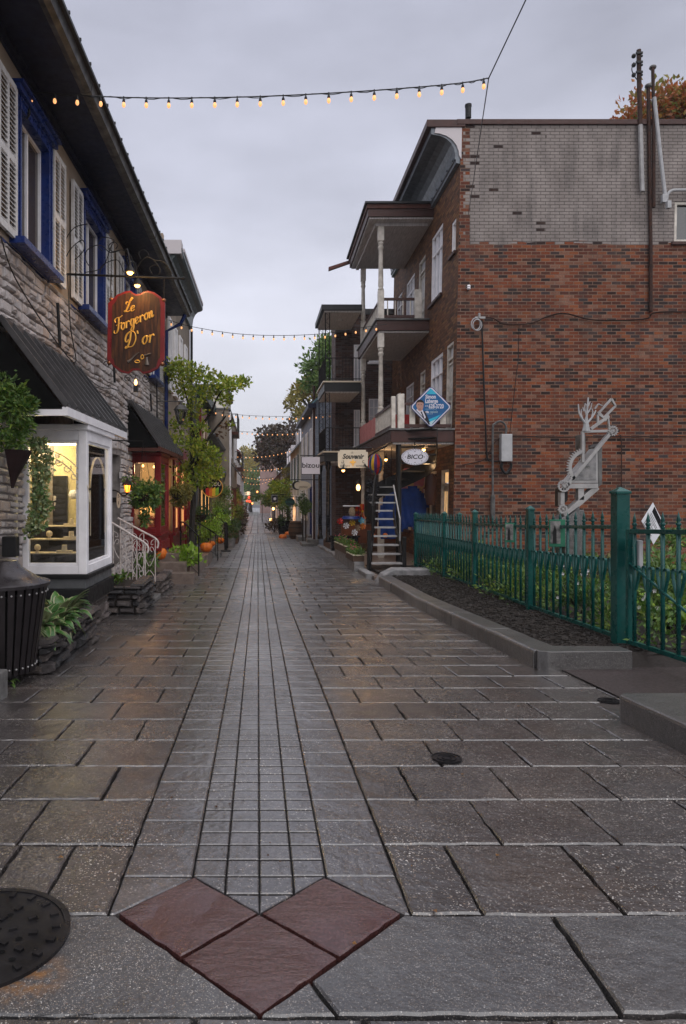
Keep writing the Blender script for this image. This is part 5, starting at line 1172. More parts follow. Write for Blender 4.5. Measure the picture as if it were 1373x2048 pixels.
q([(0, 1.1), (.28, .45), (.12, -.05), (-.12, -.05), (-.28, .45)]); q([(.14, .0), (.35, .5), (.75, .5), (.85, .1), (.65, .25), (.45, .0), (.2, -.12)]); q([(-.14, .0), (-.2, -.12), (-.45, .0), (-.65, .25), (-.85, .1), (-.75, .5), (-.35, .5)]); q([(-.35, -.15), (.35, -.15), (.35, -.28), (-.35, -.28)]); q([(0, -.9), (.2, -.4), (.1, -.3), (-.1, -.3), (-.2, -.4)])
b.build('lily', 'gold', t)
b = MB()
for s in (-1, 1): bracket_scroll(b, (cu + s * .27, v0 + .15), SF2, .045, .8, .005, s, 1.2, .034)
b.build('flourish', 'letter_black', t)
b = MB(); b.tube([(u0 + .02, 17.3, v1 + .06), (u1 + .1, 17.3, v1 + .06)], .014, 6); [b.tube([(x, 17.3, v1 + .06), (x, 17.3, v1)], .006, 4) for x in (u0 + .1, u1 - .1)]; b.tube([(u1 + .1, 17.3, v1 + .06), (3.4, 19.9, v1 + .12)], .014, 6); b.build('bracket', 'iron', t)
flood(687, 940, 17.2, 'bright lamp under the cream lily sign', .045, e=2)
t = thing('wall_lantern', 'glowing lantern beside the brick shop doorway behind the wind chimes', 'lantern', at(717, 985, 21.5)); b = MB(); b.ball(at(717, 975, 21.5), .08, 8, (.8, .8, 1.3)); b.build('glass', 'lamp_warm', t, True); b = MB(); b.lathe([(.1, 0), (.03, .1)], at(717, 967, 21.5), 8); b.tube([at(717, 962, 21.5), at(717, 960, 22.2)], .015, 5); b.build('cap', 'iron', t)
lamp(at(717, 980, 21.2), 8, (1, .55, .2), .08)
# ================================================================== GREEN FENCE
fc = thing('garden_fence', 'dark teal green iron fence with spear points and hoop ornaments around the garden bed', 'fence', (3.7, 10, gz(10)))
posts = [(3.51, 6.61, 1.60), (3.68, 9.22, 1.50), (3.80, 11.95, 1.47), (3.80, 13.9, 1.43), (3.82, 16.5, 1.40)]
def fpost(x, y, h, parent, s=.045, name_='post'):
    p = MB(); z = gz(y); p.box(x - s, x + s, y - s, y + s, z, z + h - .04); p.box(x - s * 1.18, x + s * 1.18, y - s * 1.18, y + s * 1.18, z + h - .04, z + h - .015)
    p.add([(x - s * 1.2, y - s * 1.2, z + h - .015), (x + s * 1.2, y - s * 1.2, z + h - .015), (x + s * 1.2, y + s * 1.2, z + h - .015), (x - s * 1.2, y + s * 1.2, z + h - .015), (x, y, z + h + .03)], [(0, 1, 2, 3), (0, 1, 4), (1, 2, 4), (2, 3, 4), (3, 0, 4)])
    p.box(x - s * 1.8, x + s * 1.8, y - s * 1.8, y + s * 1.8, z, z + .02)
    return p.build(name_, 'fence_green', parent, bevel=.004)
def picket_mesh(H, gate=False):
    p = MB(); p.box(-.013, .013, -.013, .013, .0, H)
    p.lathe([(.012, H), (.02, H + .012), (.012, H + .025), (.02, H + .035), (.024, H + .05), (.012, H + .06), (.019, H + .075), (.0, H + .155)], (0, 0, 0), 8)
    z = H - .36
    for s in (-1, 1):   # curled strap ornament: rounded top, tapering tail
        pts = []
        for i in range(9): a = PI * i / 8; pts.append((0, s * (.050 - .028 * math.cos(a)), z + .028 * math.sin(a)))
        pts += [(0, s * .072, z - .05), (0, s * .050, z - .12), (0, s * .020, z - .20)]
        q = cat(pts, 2); 
        for a, b in zip(q, q[1:]):
            w = .014
            p.add([a + V(-w, 0, 0), a + V(w, 0, 0), b + V(w, 0, 0), b + V(-w, 0, 0), a + V(-w, s * .007, 0), a + V(w, s * .007, 0), b + V(w, s * .007, 0), b + V(-w, s * .007, 0)], [(0, 1, 2, 3), (4, 7, 6, 5), (1, 5, 6, 2), (0, 3, 7, 4)])
    return p
def panel(a, b, parent, n, lo=.17, hi=1.27, name_='fence_panel', gate=False):
    (xa, ya), (xb, yb) = a, b; r_ = MB(); d = Vector((xb - xa, yb - ya)); L_ = d.length; d /= L_; nn = Vector((-d.y, d.x))
    def G(u, v, e): x = xa + d.x * u + nn.x * e; y = ya + d.y * u + nn.y * e; return (x, y, gz(y) + v)
    for v in (lo, hi):
        r_.mbox(G, .05, L_ - .05, v - .02, v + .02, -.02, .02)
    if gate:
        for u in (.05, L_ - .09): r_.mbox(G, u, u + .045, lo, hi + .02, -.024, .024)
    o = r_.build(name_, 'fence_green', parent, bevel=.003)
    base = None; th = math.atan2(d.y, d.x)
    for k in range(n):
        u = .05 + (L_ - .1) * (k + .5) / n; p = Vector(G(u, lo - (0 if gate else 0), 0))
        if base is None:
            base = picket_mesh(hi - lo + .02).build('picket', 'fence_green', o, 'all'); off = chain_loc(o)
            # mesh was shifted by the parent offset: undo so that copies may be placed freely
            for vtx in base.data.vertices: vtx.co += off
            q = base
        else: q = base.copy(); C.objects.link(q); q.parent = o
        q.location = p - off; q.rotation_euler = (0, 0, th + PI / 2)
    return o
for i, (x, y, h) in enumerate(posts): fpost(x, y, h, fc, .062 if i == 0 else .042)
for i, ((x0, y0, _), (x1, y1, _)) in enumerate(zip(posts, posts[1:])): panel((x0, y0), (x1, y1), fc, (11, 12, 11, 14)[i], hi=1.24)
panel((3.82, 16.5), (4.7, 16.55), fc, 6, hi=1.24); fpost(4.55, 15.4, 1.4, fc)
gt_ = thing('garden_gate', 'teal green gate with braced spear pickets at the right edge', 'gate', (3.5, 5.6, gz(5.6)))
panel((3.50, 6.50), (3.48, 4.6), gt_, 8, .16, 1.2, 'gate_panel', True)
b = MB(); b.tube([(3.49, 6.4, gz(6.4) + .9), (3.48, 4.7, gz(4.7) + .2)], .012, 6); b.build('brace', 'fence_green', gt_)
b = MB(); b.box(3.52, 3.56, 6.3, 6.5, gz(6.4) + .85, gz(6.4) + 1.12); b.build('lock_box', 'box_grey', gt_, bevel=.008)
# plaques and notice
def plaque(px, py, Y, x, w_, h_, label):
    t = thing('photo_plaque', label, 'plaque', (x, Y, az(py, Y) - h_ / 2), 'photo plaques on the green fence'); z = az(py, Y); u = ax(px, Y)
    F_ = FC(Y - .03); b = MB(); b.mbox(F_, u - w_ / 2, u + w_ / 2, z - h_ / 2, z + h_ / 2, 0, .012); b.build('board', 'plaque_green', t, bevel=.004)
    b = MB(); b.mbox(F_, u - w_ * .44, u + w_ * .2, z - h_ * .38, z + h_ * .44, .0122, .014); b.build('photo', 'photo_grey', t)
    b = MB(); b.prism([(u - w_ * .3, z - h_ * .38), (u - w_ * .05, z - h_ * .38), (u - w_ * .06, z + h_ * .1), (u - w_ * .16, z + h_ * .3), (u - w_ * .26, z + h_ * .08)], F_, .0145, .0155); b.build('figure', 'letter_black', t)
plaque(1112, 1066, 8.15, 0, .19, .325, 'green plaque with a black and white photo, nearest the tall fence post')
plaque(1020, 1065, 9.85, 0, .17, .28, 'green plaque with a grey photo, farther along the green fence')
Yn = 6.2; t = thing('paper_notice', 'white diamond shaped notice with a dark picture hung on the gate', 'notice', at(1305, 1088, Yn)); NF = lambda u, v, d: at(u, v, Yn) + V(0, -d, 0)
b = MB(); b.prism([(1306, 1005), (1330, 1052), (1307, 1089), (1283, 1042)], NF, 0, .004); b.build('sheet', 'paper_white', t)
b = MB(); b.prism([(1309, 1013), (1326, 1050), (1321, 1058), (1304, 1023)], NF, .0045, .006); b.build('picture', 'tv_black', t)
b = MB()
for k in range(9):
    x0, y0 = 1301.5 - k * 1.9 + .3, 1025 + k * 2.6; ln = (.9 if k % 3 else .6); b.prism([(x0, y0), (x0 + 16 * ln, y0 + 32 * ln), (x0 + 15.4 * ln, y0 + 33 * ln), (x0 - .7, y0 + .9)], NF, .0045, .0055)
b.build('print', 'photo_grey', t); b = MB(); b.tube([at(1309, 1006, Yn) + V(0, .02, 0), at(1318, 1014, Yn) + V(0, .08, 0), at(1312, 1020, Yn) + V(0, .1, 0)], .004, 4); b.build('tie', 'paper_white', t)
# ------------------------------------------------------------------ metal sculpture
SYc = 10.5; SC = FC(SYc); P2 = lambda L: [(ax(x, SYc), az(y, SYc)) for x, y in L]
sc_ = thing('metal_sculpture', 'grey metal sculpture of gears, frames and a small tree on a granite pedestal', 'sculpture', (ax(1150, SYc), SYc + .1, gz(SYc)))
def plate(L, d0, d1, nm, m='grey_metal'): b = MB(); b.prism(P2(L), SC, d0, d1); return b.build(nm, m, sc_, bevel=.003)
def strip_(pts, w, d0, d1, nm, m='grey_metal'):
    b = MB(); pp = [Vector((ax(x, SYc), az(y, SYc))) for x, y in pts]
    for p, q in zip(pp, pp[1:]):
        d = (q - p).normalized(); n = Vector((-d.y, d.x)) * w / 2; b.prism([tuple(p - n), tuple(q - n), tuple(q + n), tuple(p + n)], SC, d0, d1)
    return b.build(nm, m, sc_, bevel=.002)
b = MB(); b.prism(P2([(1135, 1020), (1172, 1020), (1174, 1140), (1132, 1140)]), SC, -.38, -.05); b.build('pedestal', 'paver_granite', sc_, bevel=.01)
b = MB(); b.prism(P2([(1120, 1040), (1160, 1010), (1160, 1060), (1120, 1100)]), SC, -.3, .0); b.build('pedestal', 'paver_granite', sc_, bevel=.01)
plate([(1137, 966), (1197, 895), (1197, 966)], -.28, 0, 'case'); plate([(1146, 960), (1192, 906), (1192, 960)], .002, .012, 'panel', 'concrete_pale')
b = MB(); b.prism([(ax(1175, SYc) + .045 * math.cos(a), az(936, SYc) + .035 * math.sin(a)) for a in [i * PI / 7 for i in range(14)]], SC, .0125, .0135); b.build('emblem', 'photo_grey', sc_)
for y in (945, 950, 953): 
    b = MB(); b.mbox(SC, ax(1152 + (y - 945), SYc), ax(1186, SYc), az(y + .8, SYc), az(y, SYc), .0125, .0135); b.build('inscription', 'photo_grey', sc_)
strip_([(1134, 971), (1224, 862)], .05, -.04, .03, 'diagonal_bar'); strip_([(1136, 972), (1196, 972)], .075, -.2, .015, 'base_bar')
plate([(1196, 893), (1204, 886), (1204, 968), (1197, 974)], -.3, .01, 'side_plate', 'gutter_grey'); strip_([(1196, 974), (1130, 1032)], .085, -.15, .0, 'brace'); strip_([(1163, 975), (1163, 1000)], .09, -.1, .0, 'leg')
strip_([(1126, 985), (1126, 1012)], .06, -.1, .0, 'leg'); plate([(1130, 976), (1142, 976), (1142, 1000), (1130, 1014)], -.35, -.1, 'shadow_plate', 'black')
strip_([(1166, 925), (1166, 863), (1216, 862)], .04, -.03, .02, 'frame'); plate([(1169, 868), (1175, 868), (1175, 905), (1169, 912)], -.3, -.05, 'frame_side', 'gutter_grey')
def gear(cx, cy, r0, r1, nt, nm, a0=0, a1=2 * PI, hole=.45, spokes=0, d=.03):
    b = MB(); c = Vector((ax(cx, SYc), az(cy, SYc))); n = nt * 4; out = []
    for i in range(n + (0 if a1 - a0 > 6.2 else 1)):
        a = a0 + (a1 - a0) * i / n; r = r1 if (i % 4) in (1, 2) else r0; out.append((c.x + r * math.cos(a), c.y + r * math.sin(a)))
    m = len(out); full = a1 - a0 > 6.2; inn = [(c.x + r0 * hole * math.cos(a0 + (a1 - a0) * i / n), c.y + r0 * hole * math.sin(a0 + (a1 - a0) * i / n)) for i in range(m)]
    for i in range(m if full else m - 1):
        j = (i + 1) % m; b.prism([out[i], out[j], inn[j], inn[i]], SC, 0, d)
    if spokes:
        for k in range(spokes): a = 2 * PI * k / spokes; n2 = Vector((-math.sin(a), math.cos(a))) * r0 * .07; e = Vector((math.cos(a), math.sin(a))) * r0 * hole * 1.02; b.prism([tuple(c - n2), tuple(c + e - n2), tuple(c + e + n2), tuple(c + n2)], SC, .004, d - .004)
        b.prism([(c.x + r0 * .25 * math.cos(q * PI / 5), c.y + r0 * .25 * math.sin(q * PI / 5)) for q in range(10)], SC, 0, d + .008)
    return b.build(nm, 'grey_metal', sc_)
gear(1225, 862, .062, .082, 13, 'gear', hole=.82, spokes=10); gear(1127, 972, .088, .094, 16, 'gear', hole=.76, spokes=8); gear(1125, 1018, .062, .075, 12, 'gear', hole=.7, spokes=8)
gear(1172, 935, .27, .305, 16, 'gear_arc', 1.75, 3.95, .84)
tr_ = [[(1172, 862), (1172, 845), (1174, 830), (1177, 795)], [(1173, 850), (1165, 838), (1159, 826), (1157, 808)], [(1173, 848), (1182, 838), (1190, 826), (1192, 820)], [(1166, 839), (1163, 828), (1163, 818)], [(1174, 832), (1170, 818), (1171, 806)], [(1176, 826), (1182, 816), (1184, 806)], [(1160, 828), (1157, 820)], [(1176, 815), (1172, 808)], [(1177, 812), (1181, 803)], [(1184, 834), (1186, 824), (1184, 817)], [(1168, 822), (1166, 814)]]
b = MB(); 
for i, L_ in enumerate(tr_):
    q = cat([at(x, y, SYc - .02) for x, y in L_], 4); m = len(q); r0 = (.026, .02, .018)[i] if i < 3 else .012; b.tube(q, [r0 * (1 - .65 * k / m) for k in range(m)], 6)
b.prism(P2([(1165, 862), (1179, 862), (1174, 835), (1171, 835)]), SC, -.01, .03); b.build('little_tree', 'box_grey', sc_, True)
strip_([(1196, 828), (1223, 798), (1231, 812), (1208, 836), (1196, 828)], .028, -.02, .02, 'upper_frame'); strip_([(1182, 858), (1218, 832)], .045, -.02, .018, 'upper_bar'); strip_([(1196, 830), (1196, 848)], .03, -.02, .016, 'upper_bar'); strip_([(1216, 832), (1219, 856)], .022, -.02, .016, 'upper_bar'); strip_([(1200, 826), (1212, 842)], .03, -.03, .012, 'upper_bar')
strip_([(1190, 818), (1197, 808), (1205, 812)], .018, -.02, .016, 'upper_bar')
b = MB(); b.add([at(1232, 855, SYc), at(1241, 862, SYc), at(1231, 870, SYc), at(1232, 855, SYc + .05), at(1241, 862, SYc + .05), at(1231, 870, SYc + .05)], [(0, 1, 2), (3, 5, 4), (0, 3, 4, 1), (1, 4, 5, 2), (2, 5, 3, 0)]); b.build('pointer', 'black', sc_)
# ------------------------------------------------------------------ garden plants
r3 = random.Random(31)
def plantthing(name, label, cat_, base, group=None): return thing(name, label, cat_, base, group)
def shrub(x, y, rx, rz, n, mat, size, name, label, group=None, nc=6, flowers=0, cat_='shrub', stem=True, up=.3, asp=.5, fm='petal_white'):
    z = gz(y) + .1; t = thing(name, label, cat_, (x, y, z), group)
    b = MB(); clumps(b, (x, y, z + rz * .95), (rx, rx, rz), nc, n, size, r3, up=up, asp=asp); b.build('foliage', mat, t, recalc=False)
    if stem:
        b = MB()
        for k in range(7): a = r3.uniform(0, 6.28); b.tube([(x, y, z - .03), (x + rx * .7 * math.cos(a), y + rx * .7 * math.sin(a), z + rz * r3.uniform(.8, 1.6))], .006, 4)
        b.build('stem', 'bark', t)
    if flowers:
        b = MB()
        for k in range(flowers):
            a = r3.uniform(0, 6.28); e = r3.uniform(-.3, 1.2); c = V(x + rx * 1.05 * math.cos(a) * math.cos(e), y + rx * 1.05 * math.sin(a) * math.cos(e), z + rz * .95 + rz * math.sin(e))
            for p in range(5):
                q = p * 1.256; b.add([c, c + V(math.cos(q) * .022, -.012, math.sin(q) * .022), c + V(math.cos(q + .8) * .022, -.012, math.sin(q + .8) * .022)], [(0, 1, 2)])
        b.build('flowers', fm, t, recalc=False, kind='stuff')
    return t
GR = 'low plants in the garden behind the green fence'
# low ground cover: nobody can count it
b = MB()
for k in range(150):
    x, y = r3.uniform(3.75, 9.5), r3.uniform(6.4, 16.2)
    leaves(b, (x, y, gz(y) + .26), (r3.uniform(.15, .38), r3.uniform(.15, .38), r3.uniform(.12, .3)), 190, .065, r3, up=.5, asp=.45)
o = b.build('ground_cover', 'leaf_fern', kind='stuff', recalc=False); o['label'] = 'low green ground cover filling the garden bed'
specs = [(4.35, 7.1, .34, .34, 700, 'leaf_fern', .07, 'fern like bush with white flowers right behind the gate', 14), (5.0, 8.2, .45, .4, 900, 'leaf_mid', .08, 'bushy green plant with a few white blooms behind the tall post', 9),
         (4.25, 9.0, .32, .30, 650, 'leaf_dark', .06, 'dark small leaved bush at the third fence post from the gate', 10), (4.5, 10.6, .4, .3, 700, 'leaf_fern', .06, 'feathery bush in front of the sculpture pedestal', 6),
         (4.4, 12.4, .42, .36, 700, 'leaf_mid', .07, 'light green bush behind the middle of the fence', 5), (4.5, 14.2, .42, .36, 700, 'leaf_fern', .07, 'bush near the far end of the fence', 4), (5.9, 12.0, .6, .42, 900, 'leaf_olive', .08, 'olive green bush left of the granite pedestal', 0),
         (7.0, 11.3, .6, .5, 1000, 'leaf_fern', .08, 'tall feathery bush right of the sculpture', 0), (7.6, 9.4, .7, .55, 1100, 'leaf_dark', .08, 'large dark bush at the right edge behind the hosta', 0), (5.5, 6.9, .45, .35, 800, 'leaf_dark', .06, 'low dark bush with white blossoms at the foot of the gate', 12)]
for x, y, rx, rz, n, m, sz, lb, fl_ in specs: shrub(x, y, rx, rz, n, m, sz, 'garden_bush', lb, GR, 6, fl_)
for x, y, L_, n, lb in ((5.3, 8.8, .42, 46, 'broad leaved hosta with yellow green leaves right of the tall fence post'), (6.1, 9.6, .45, 44, 'wide hosta clump deeper in the garden'), (4.8, 7.6, .34, 34, 'small hosta clump just inside the gate'), (6.6, 8.2, .42, 36, 'hosta clump at the right edge of the garden')):
    t = thing('hosta', lb, 'plant', (x, y, gz(y) + .1), 'hostas in the garden'); b, mg = MB(), MB(); hosta(b, (x, y, gz(y) + .1), n, L_, L_ * .5, r3, None, .2, (.3, 1.35)); b.build('leaves', 'leaf_lime' if x < 6.5 else 'leaf_mid', t, smooth='all', recalc=False)
# ------------------------------------------------------------------ big autumn tree behind the brick building
tree('autumn_tree', 'large orange and green autumn tree rising behind the brick building roof', (12.6, 22.5, -.6), (12.4, 22.5, 8.5), ((14.0, 22.6, 12.9), (2.3, 1.9, 2.0)), ('bark', 'leaf_autumn'), 40, 15000, .19, tr=.28, r=random.Random(3))
tree('maple_tree', 'green maple crown beside the orange tree above the roof edge', (14.6, 21.5, -.6), (14.6, 21.5, 9), ((14.6, 21.0, 13.3), (1.2, 1.3, 1.7)), ('bark', 'leaf_mid'), 16, 5000, .19, tr=.25, r=random.Random(4))
# ------------------------------------------------------------------ flower boxes by the stair
def flowerbox(y0, y1, x0, x1, h, label, seed):
    r = random.Random(seed); z = gz(y0); t = thing('flower_box', label, 'planter', ((x0 + x1) / 2, (y0 + y1) / 2, z), 'concrete flower boxes beside the staircase'); F_ = lambda u, v, d: (u, v, gz(v) + d)
    b = MB(); b.mbox(F_, x0, x1, y0, y1, -.05, h * .62); b.build('base', 'concrete_pale', t, bevel=.015)
    b = MB(); b.mbox(F_, x0 - .02, x1, y0 + .03, y1 - .03, h * .621, h); b.build('trough', 'wood_brown', t, bevel=.008); b = MB(); b.mbox(F_, x0 - .025, x0 + .01, y0 + .02, y1 - .02, h + .001, h + .02); b.mbox(F_, x0 + .01, x1, y0 + .02, y0 + .05, h + .001, h + .02); b.build('rim', 'sign_cream', t)
    b = MB(); f = MB()
    for k in range(9):
        yy = y0 + .1 + (y1 - y0 - .2) * k / 8; leaves(b, ((x0 + x1) / 2, yy, gz(yy) + h + .07), (.16, .16, .10), 110, .055, r, up=.6, asp=.55)
    for k in range(16): c = V(r.uniform(x0, x1), r.uniform(y0, y1), gz(y0) + h + r.uniform(.1, .2)); f.ball(c, .018, 4)
    b.build('leaves', 'leaf_fern', t, recalc=False); f.build('flowers', 'petal_pink', t, kind='stuff')
flowerbox(16.3, 17.7, 2.3, 2.55, .38, 'concrete flower box with brown grass tufts next to the stair foot', 1); flowerbox(17.95, 20.6, 2.32, 2.62, .5, 'longer concrete flower box with pink geraniums beyond the near box', 2)
b = MB(); b.prism([(2.45, gz(14.2) - .1), (3.6, gz(14.2) - .1), (3.6, gz(14.2) + .24), (2.85, gz(14.2) + .25), (2.62, gz(14.2) + .14)], lambda u, v, d: (u, 14.5 - d, v), -.12, .3); b.build('kerb_end', 'concrete_pale', kind='structure', bevel=.03)
# ================================================================== LEFT FOREGROUND OBJECTS
r4 = random.Random(44)
# trash can
t = thing('trash_can', 'dark slatted metal trash can with a domed wet lid at the left edge', 'trash can', (-2.02, 5.45, gz(5.45))); cx, cy, z = -2.03, 5.45, gz(5.45)
sl_ = MB()
for k in range(30):
    a = 2 * PI * k / 30; a2 = a + .075; a1 = a - .075
    vs = []
    for rr, h in ((.245, .10), (.25, .16), (.33, .72), (.335, .78)):
        for aa in (a1, a2): vs.append((cx + rr * math.cos(aa), cy + rr * math.sin(aa), z + h))
    vs += [(x + (cx - x) * .05, y + (cy - y) * .05, q) for x, y, q in vs]
    fs = []
    for i in range(3): k0 = 2 * i; fs += [(k0, k0 + 1, k0 + 3, k0 + 2), (8 + k0, 8 + k0 + 2, 8 + k0 + 3, 8 + k0 + 1), (k0, k0 + 2, 8 + k0 + 2, 8 + k0), (k0 + 1, 8 + k0 + 1, 8 + k0 + 3, k0 + 3)]
    sl_.add(vs, fs)
sl_.build('slats', 'can_metal', t)
b = MB()
for k in range(30):
    a = 2 * PI * k / 30
    for rr, h in ((.252, .15), (.338, .73)): b.ball((cx + rr * math.cos(a), cy + rr * math.sin(a), z + h), .008, 4)
b.build('rivets', 'grey_metal', t, kind='stuff')
b = MB(); b.lathe([(.21, .10), (.22, .14), (.29, .70), (.29, .72)], (cx, cy, z), 24); b.build('liner', 'awning_side', t, True)
b = MB(); b.lathe([(.355, .775), (.36, .80), (.35, .81), (.26, .84), (.14, .92), (.11, .97), (.10, .975)], (cx, cy, z), 32); b.build('lid', 'can_lid', t, True)
b = MB(); b.lathe([(.12, 0), (.12, .1)], (cx, cy, z), 16); b.build('foot', 'can_metal', t)
b = MB(); b.mbox(lambda u, v, d: (u, v, gz(v) + d), -2.7, -1.835, 4.75, 5.02, -.03, .20); b.build('kerb_stub', 'concrete', kind='structure', bevel=.012)
# near planter of dark stones with hosta
def stonebox(x0, x1, y0, y1, h, parent, mat='rubble_dark', row=(.06, .11), core='soil', r=r4, low=.08):
    b = MB(); F1 = lambda u, v, d: (u, y0 - d, v); F2 = lambda u, v, d: (x1 + d, u, v); zt = gz(y0) + h
    rubble(b, F1, x0, x1 + .02, gz(y0) - low, zt, (), row, (.14, .36), (.03, .09), r); rubble(b, F2, y0 - .04, y1, gz(y1) - low, zt, (), row, (.14, .36), (.03, .09), r)
    for k in range(int((y1 - y0) / .25)): # cap stones
        ya = y0 + k * .26; b.add([(x1 - .12, ya, zt), (x1 + .07, ya, zt), (x1 + .07, ya + .24, zt), (x1 - .12, ya + .24, zt), (x1 - .1, ya + .02, zt + .035), (x1 + .05, ya + .02, zt + .03), (x1 + .05, ya + .22, zt + .035), (x1 - .1, ya + .22, zt + .04)], [(0, 1, 5, 4), (1, 2, 6, 5), (2, 3, 7, 6), (3, 0, 4, 7), (4, 5, 6, 7)])
    b.build('stones', mat, parent, recalc=False)
    b = MB(); b.box(x0, x1 - .005, y0 + .005, y1, gz(y1) - .2, zt - .015); b.build('soil', core, parent)
    return zt
t = thing('stone_planter', 'low planter of dark wet stones below the white bay window', 'planter', (-2.2, 6.6, gz(6.6))); zt = stonebox(-3.0, -1.80, 5.72, 7.5, .26, t)
t = thing('hosta', 'variegated hosta with white edged leaves spilling over the dark stone planter', 'plant', (-2.05, 6.3, zt)); b, mg = MB(), MB()
for c_, n in (((-2.05, 6.1, zt), 95), ((-2.0, 6.5, zt), 95), ((-2.02, 6.95, zt + .02), 80)): hosta(b, c_, n, .26, .095, r4, mg, .17, (-.1, 1.4))
for k in range(26): a = r4.uniform(-1.9, .6); broadleaf(b, (-1.98 + r4.uniform(-.1, .1), 6.0 + r4.uniform(0, .5), zt + .05), (math.cos(a), math.sin(a), .5), .28, .10, .9, 5, r4, mg)
b.build('leaves', 'leaf_hosta', t, smooth='all', recalc=False); mg.build('leaf_margins', 'leaf_margin', t, smooth='all', recalc=False)
b = MB(); hosta(b, (-1.95, 5.35, gz(5.35)), 14, .09, .03, r4, None, .05); tag(b.build('weed', 'leaf_mid', recalc=False), 'small green weed growing at the foot of the trash can', 'weed')
# second planter + flowers
t = thing('stone_planter', 'stone planter with small green plants between the white bay and the stair rail', 'planter', (-2.0, 10.2, gz(10.2))); zt2 = stonebox(-2.7, -1.68, 9.62, 10.75, .40, t)
t = thing('bedding_plants', 'green and reddish bedding plants in the planter beside the white railing', 'plant', (-2.0, 10.1, zt2)); b = MB()
for k in range(9): hosta(b, (-2.35 + r4.uniform(0, .5), 9.8 + r4.uniform(0, .7), zt2), 14, .14, .045, r4, None, .05, (.3, 1.4))
b.build('leaves', 'leaf_fern', t, recalc=False)
t = thing('stone_planter', 'rough stone planter wall between the white railing and the pumpkin steps', 'planter', (-1.9, 12, gz(12))); zt3 = stonebox(-2.6, -1.72, 11.75, 13.3, .26, t, 'rubble_base')
shrub(-2.0, 12.2, .34, .26, 700, 'leaf_mid', .085, 'leafy_plant', 'leafy green plant spilling behind the white railing', None, 6, 0, 'plant')
# white stair and railings
t = thing('stone_steps', 'grey entrance steps between the two white railings', 'steps', (-2.1, 11.2, gz(11.2)))
for k in range(3):
    b = MB(); b.mbox(lambda u, v, d: (u, v, gz(11.2) + d), -2.68, -1.66 - k * .3, 10.8, 11.72, -.1 + k * .16, .05 + k * .16); b.build('step', 'concrete', t, bevel=.012)
def scroll_rail(Y, pl, pr, post_r, label, zl):
    """pl/pr pixel ends of the sloping top bar"""
    t = thing('stair_railing', label, 'railing', at(post_r, 1180, Y), 'white wrought iron stair railings'); F_ = lambda u, v, d: at(u, v, Y) + V(0, -d, 0)
    hr = MB(); hr.tube(cat([at(*pl, Y), at(pl[0] * .4 + pr[0] * .6, pl[1] * .4 + pr[1] * .6, Y), at(*pr, Y), at(pr[0] + 7, pr[1] + 10, Y), at(pr[0] + 5, pr[1] + 20, Y)], 5), .016, 8); hr.build('handrail', 'white_iron', t, True)
    b = MB(); sl = (pr[1] - pl[1]) / (pr[0] - pl[0]); zb = lambda x: zl + (x - pl[0]) * sl
    xs = [pl[0] + 5, pl[0] + 30, pl[0] + 52, pr[0] + 1]
    for x in xs: b.tube([at(x, pl[1] + (x - pl[0]) * sl, Y), at(x, (1168 if x != post_r else 1180), Y)], .0085, 6)
    b.build('bars', 'white_iron', t)
    b = MB(); sc1 = 1365 / Y
    for i, x in enumerate(xs[:-1]):
        mx = (x + xs[i + 1]) / 2; top = pl[1] + (mx - pl[0]) * sl
        for s in (-1, 1):
            w = (xs[i + 1] - x) / 2 - 1
            pts = [(mx + s * 1, top + 62), (mx + s * w * .6, top + 52), (mx + s * w, top + 38), (mx + s * w * .7, top + 26), (mx + s * w * .25, top + 24), (mx + s * w * .15, top + 30), (mx + s * w * .5, top + 33)]
            b.tube(cat([at(x_, y_, Y) for x_, y_ in pts], 5), .006, 5)
            pts = [(mx + s * 1, top + 70), (mx + s * w * .9, top + 82), (mx + s * w * .9, top + 94), (mx + s * w * .3, top + 92), (mx + s * w * .3, top + 84)]
            b.tube(cat([at(x_, y_, Y) for x_, y_ in pts], 4), .006, 5)
            pts = [(mx + s * w, top + 8), (mx + s * w * .4, top + 12), (mx + s * w * .3, top + 19), (mx + s * w * .75, top + 18)]
            b.tube(cat([at(x_, y_, Y) for x_, y_ in pts], 4), .006, 5)
    b.build('scrollwork', 'white_iron', t)
scroll_rail(10.5, (222, 1044), (290, 1086), 300, 'nearer white scrolled iron railing in front of the steps', 1110)
scroll_rail(11.5, (236, 1036), (310, 1076), 313, 'farther white scrolled iron railing beside the leafy plant', 1105)
# brown steps with pumpkins
t = thing('front_steps', 'brown concrete steps in blocks leading to the red shop', 'steps', (-1.7, 15, gz(15)))
SB = lambda px0, px1, ytop, ybot, Yn, Yf, nm='step': None
def stepblock(x0, x1, y0, y1, ztop, parent, m='step_stone'): b = MB(); b.box(x0, x1, y0, y1, gz(y1) - .1, ztop); return b.build('step', m, parent, bevel=.012)
stepblock(-2.5, ax(350, 14.4) + .1, 14.3, 15.4, az(1105, 14.5), t); stepblock(-2.3, ax(374, 14.4) + .02, 13.95, 14.29, az(1124, 14.1), t); stepblock(-2.0, ax(388, 13.7), 13.62, 13.94, az(1146, 13.7), t)
stepblock(ax(352, 15), ax(408, 17), 15.5, 17.6, az(1118, 16.4), t); stepblock(ax(352, 18), ax(425, 19.5), 17.7, 19.6, az(1103, 18.8), t)
t = thing('front_steps', 'farther stone steps with a curved iron rail beyond the pumpkins', 'steps', (-1.5, 22, gz(22))); stepblock(-2.4, -1.35, 20.6, 22.4, gz(21) + .3, t, 'concrete'); stepblock(-2.4, -1.15, 21.0, 22.0, gz(21) + .15, t, 'concrete')
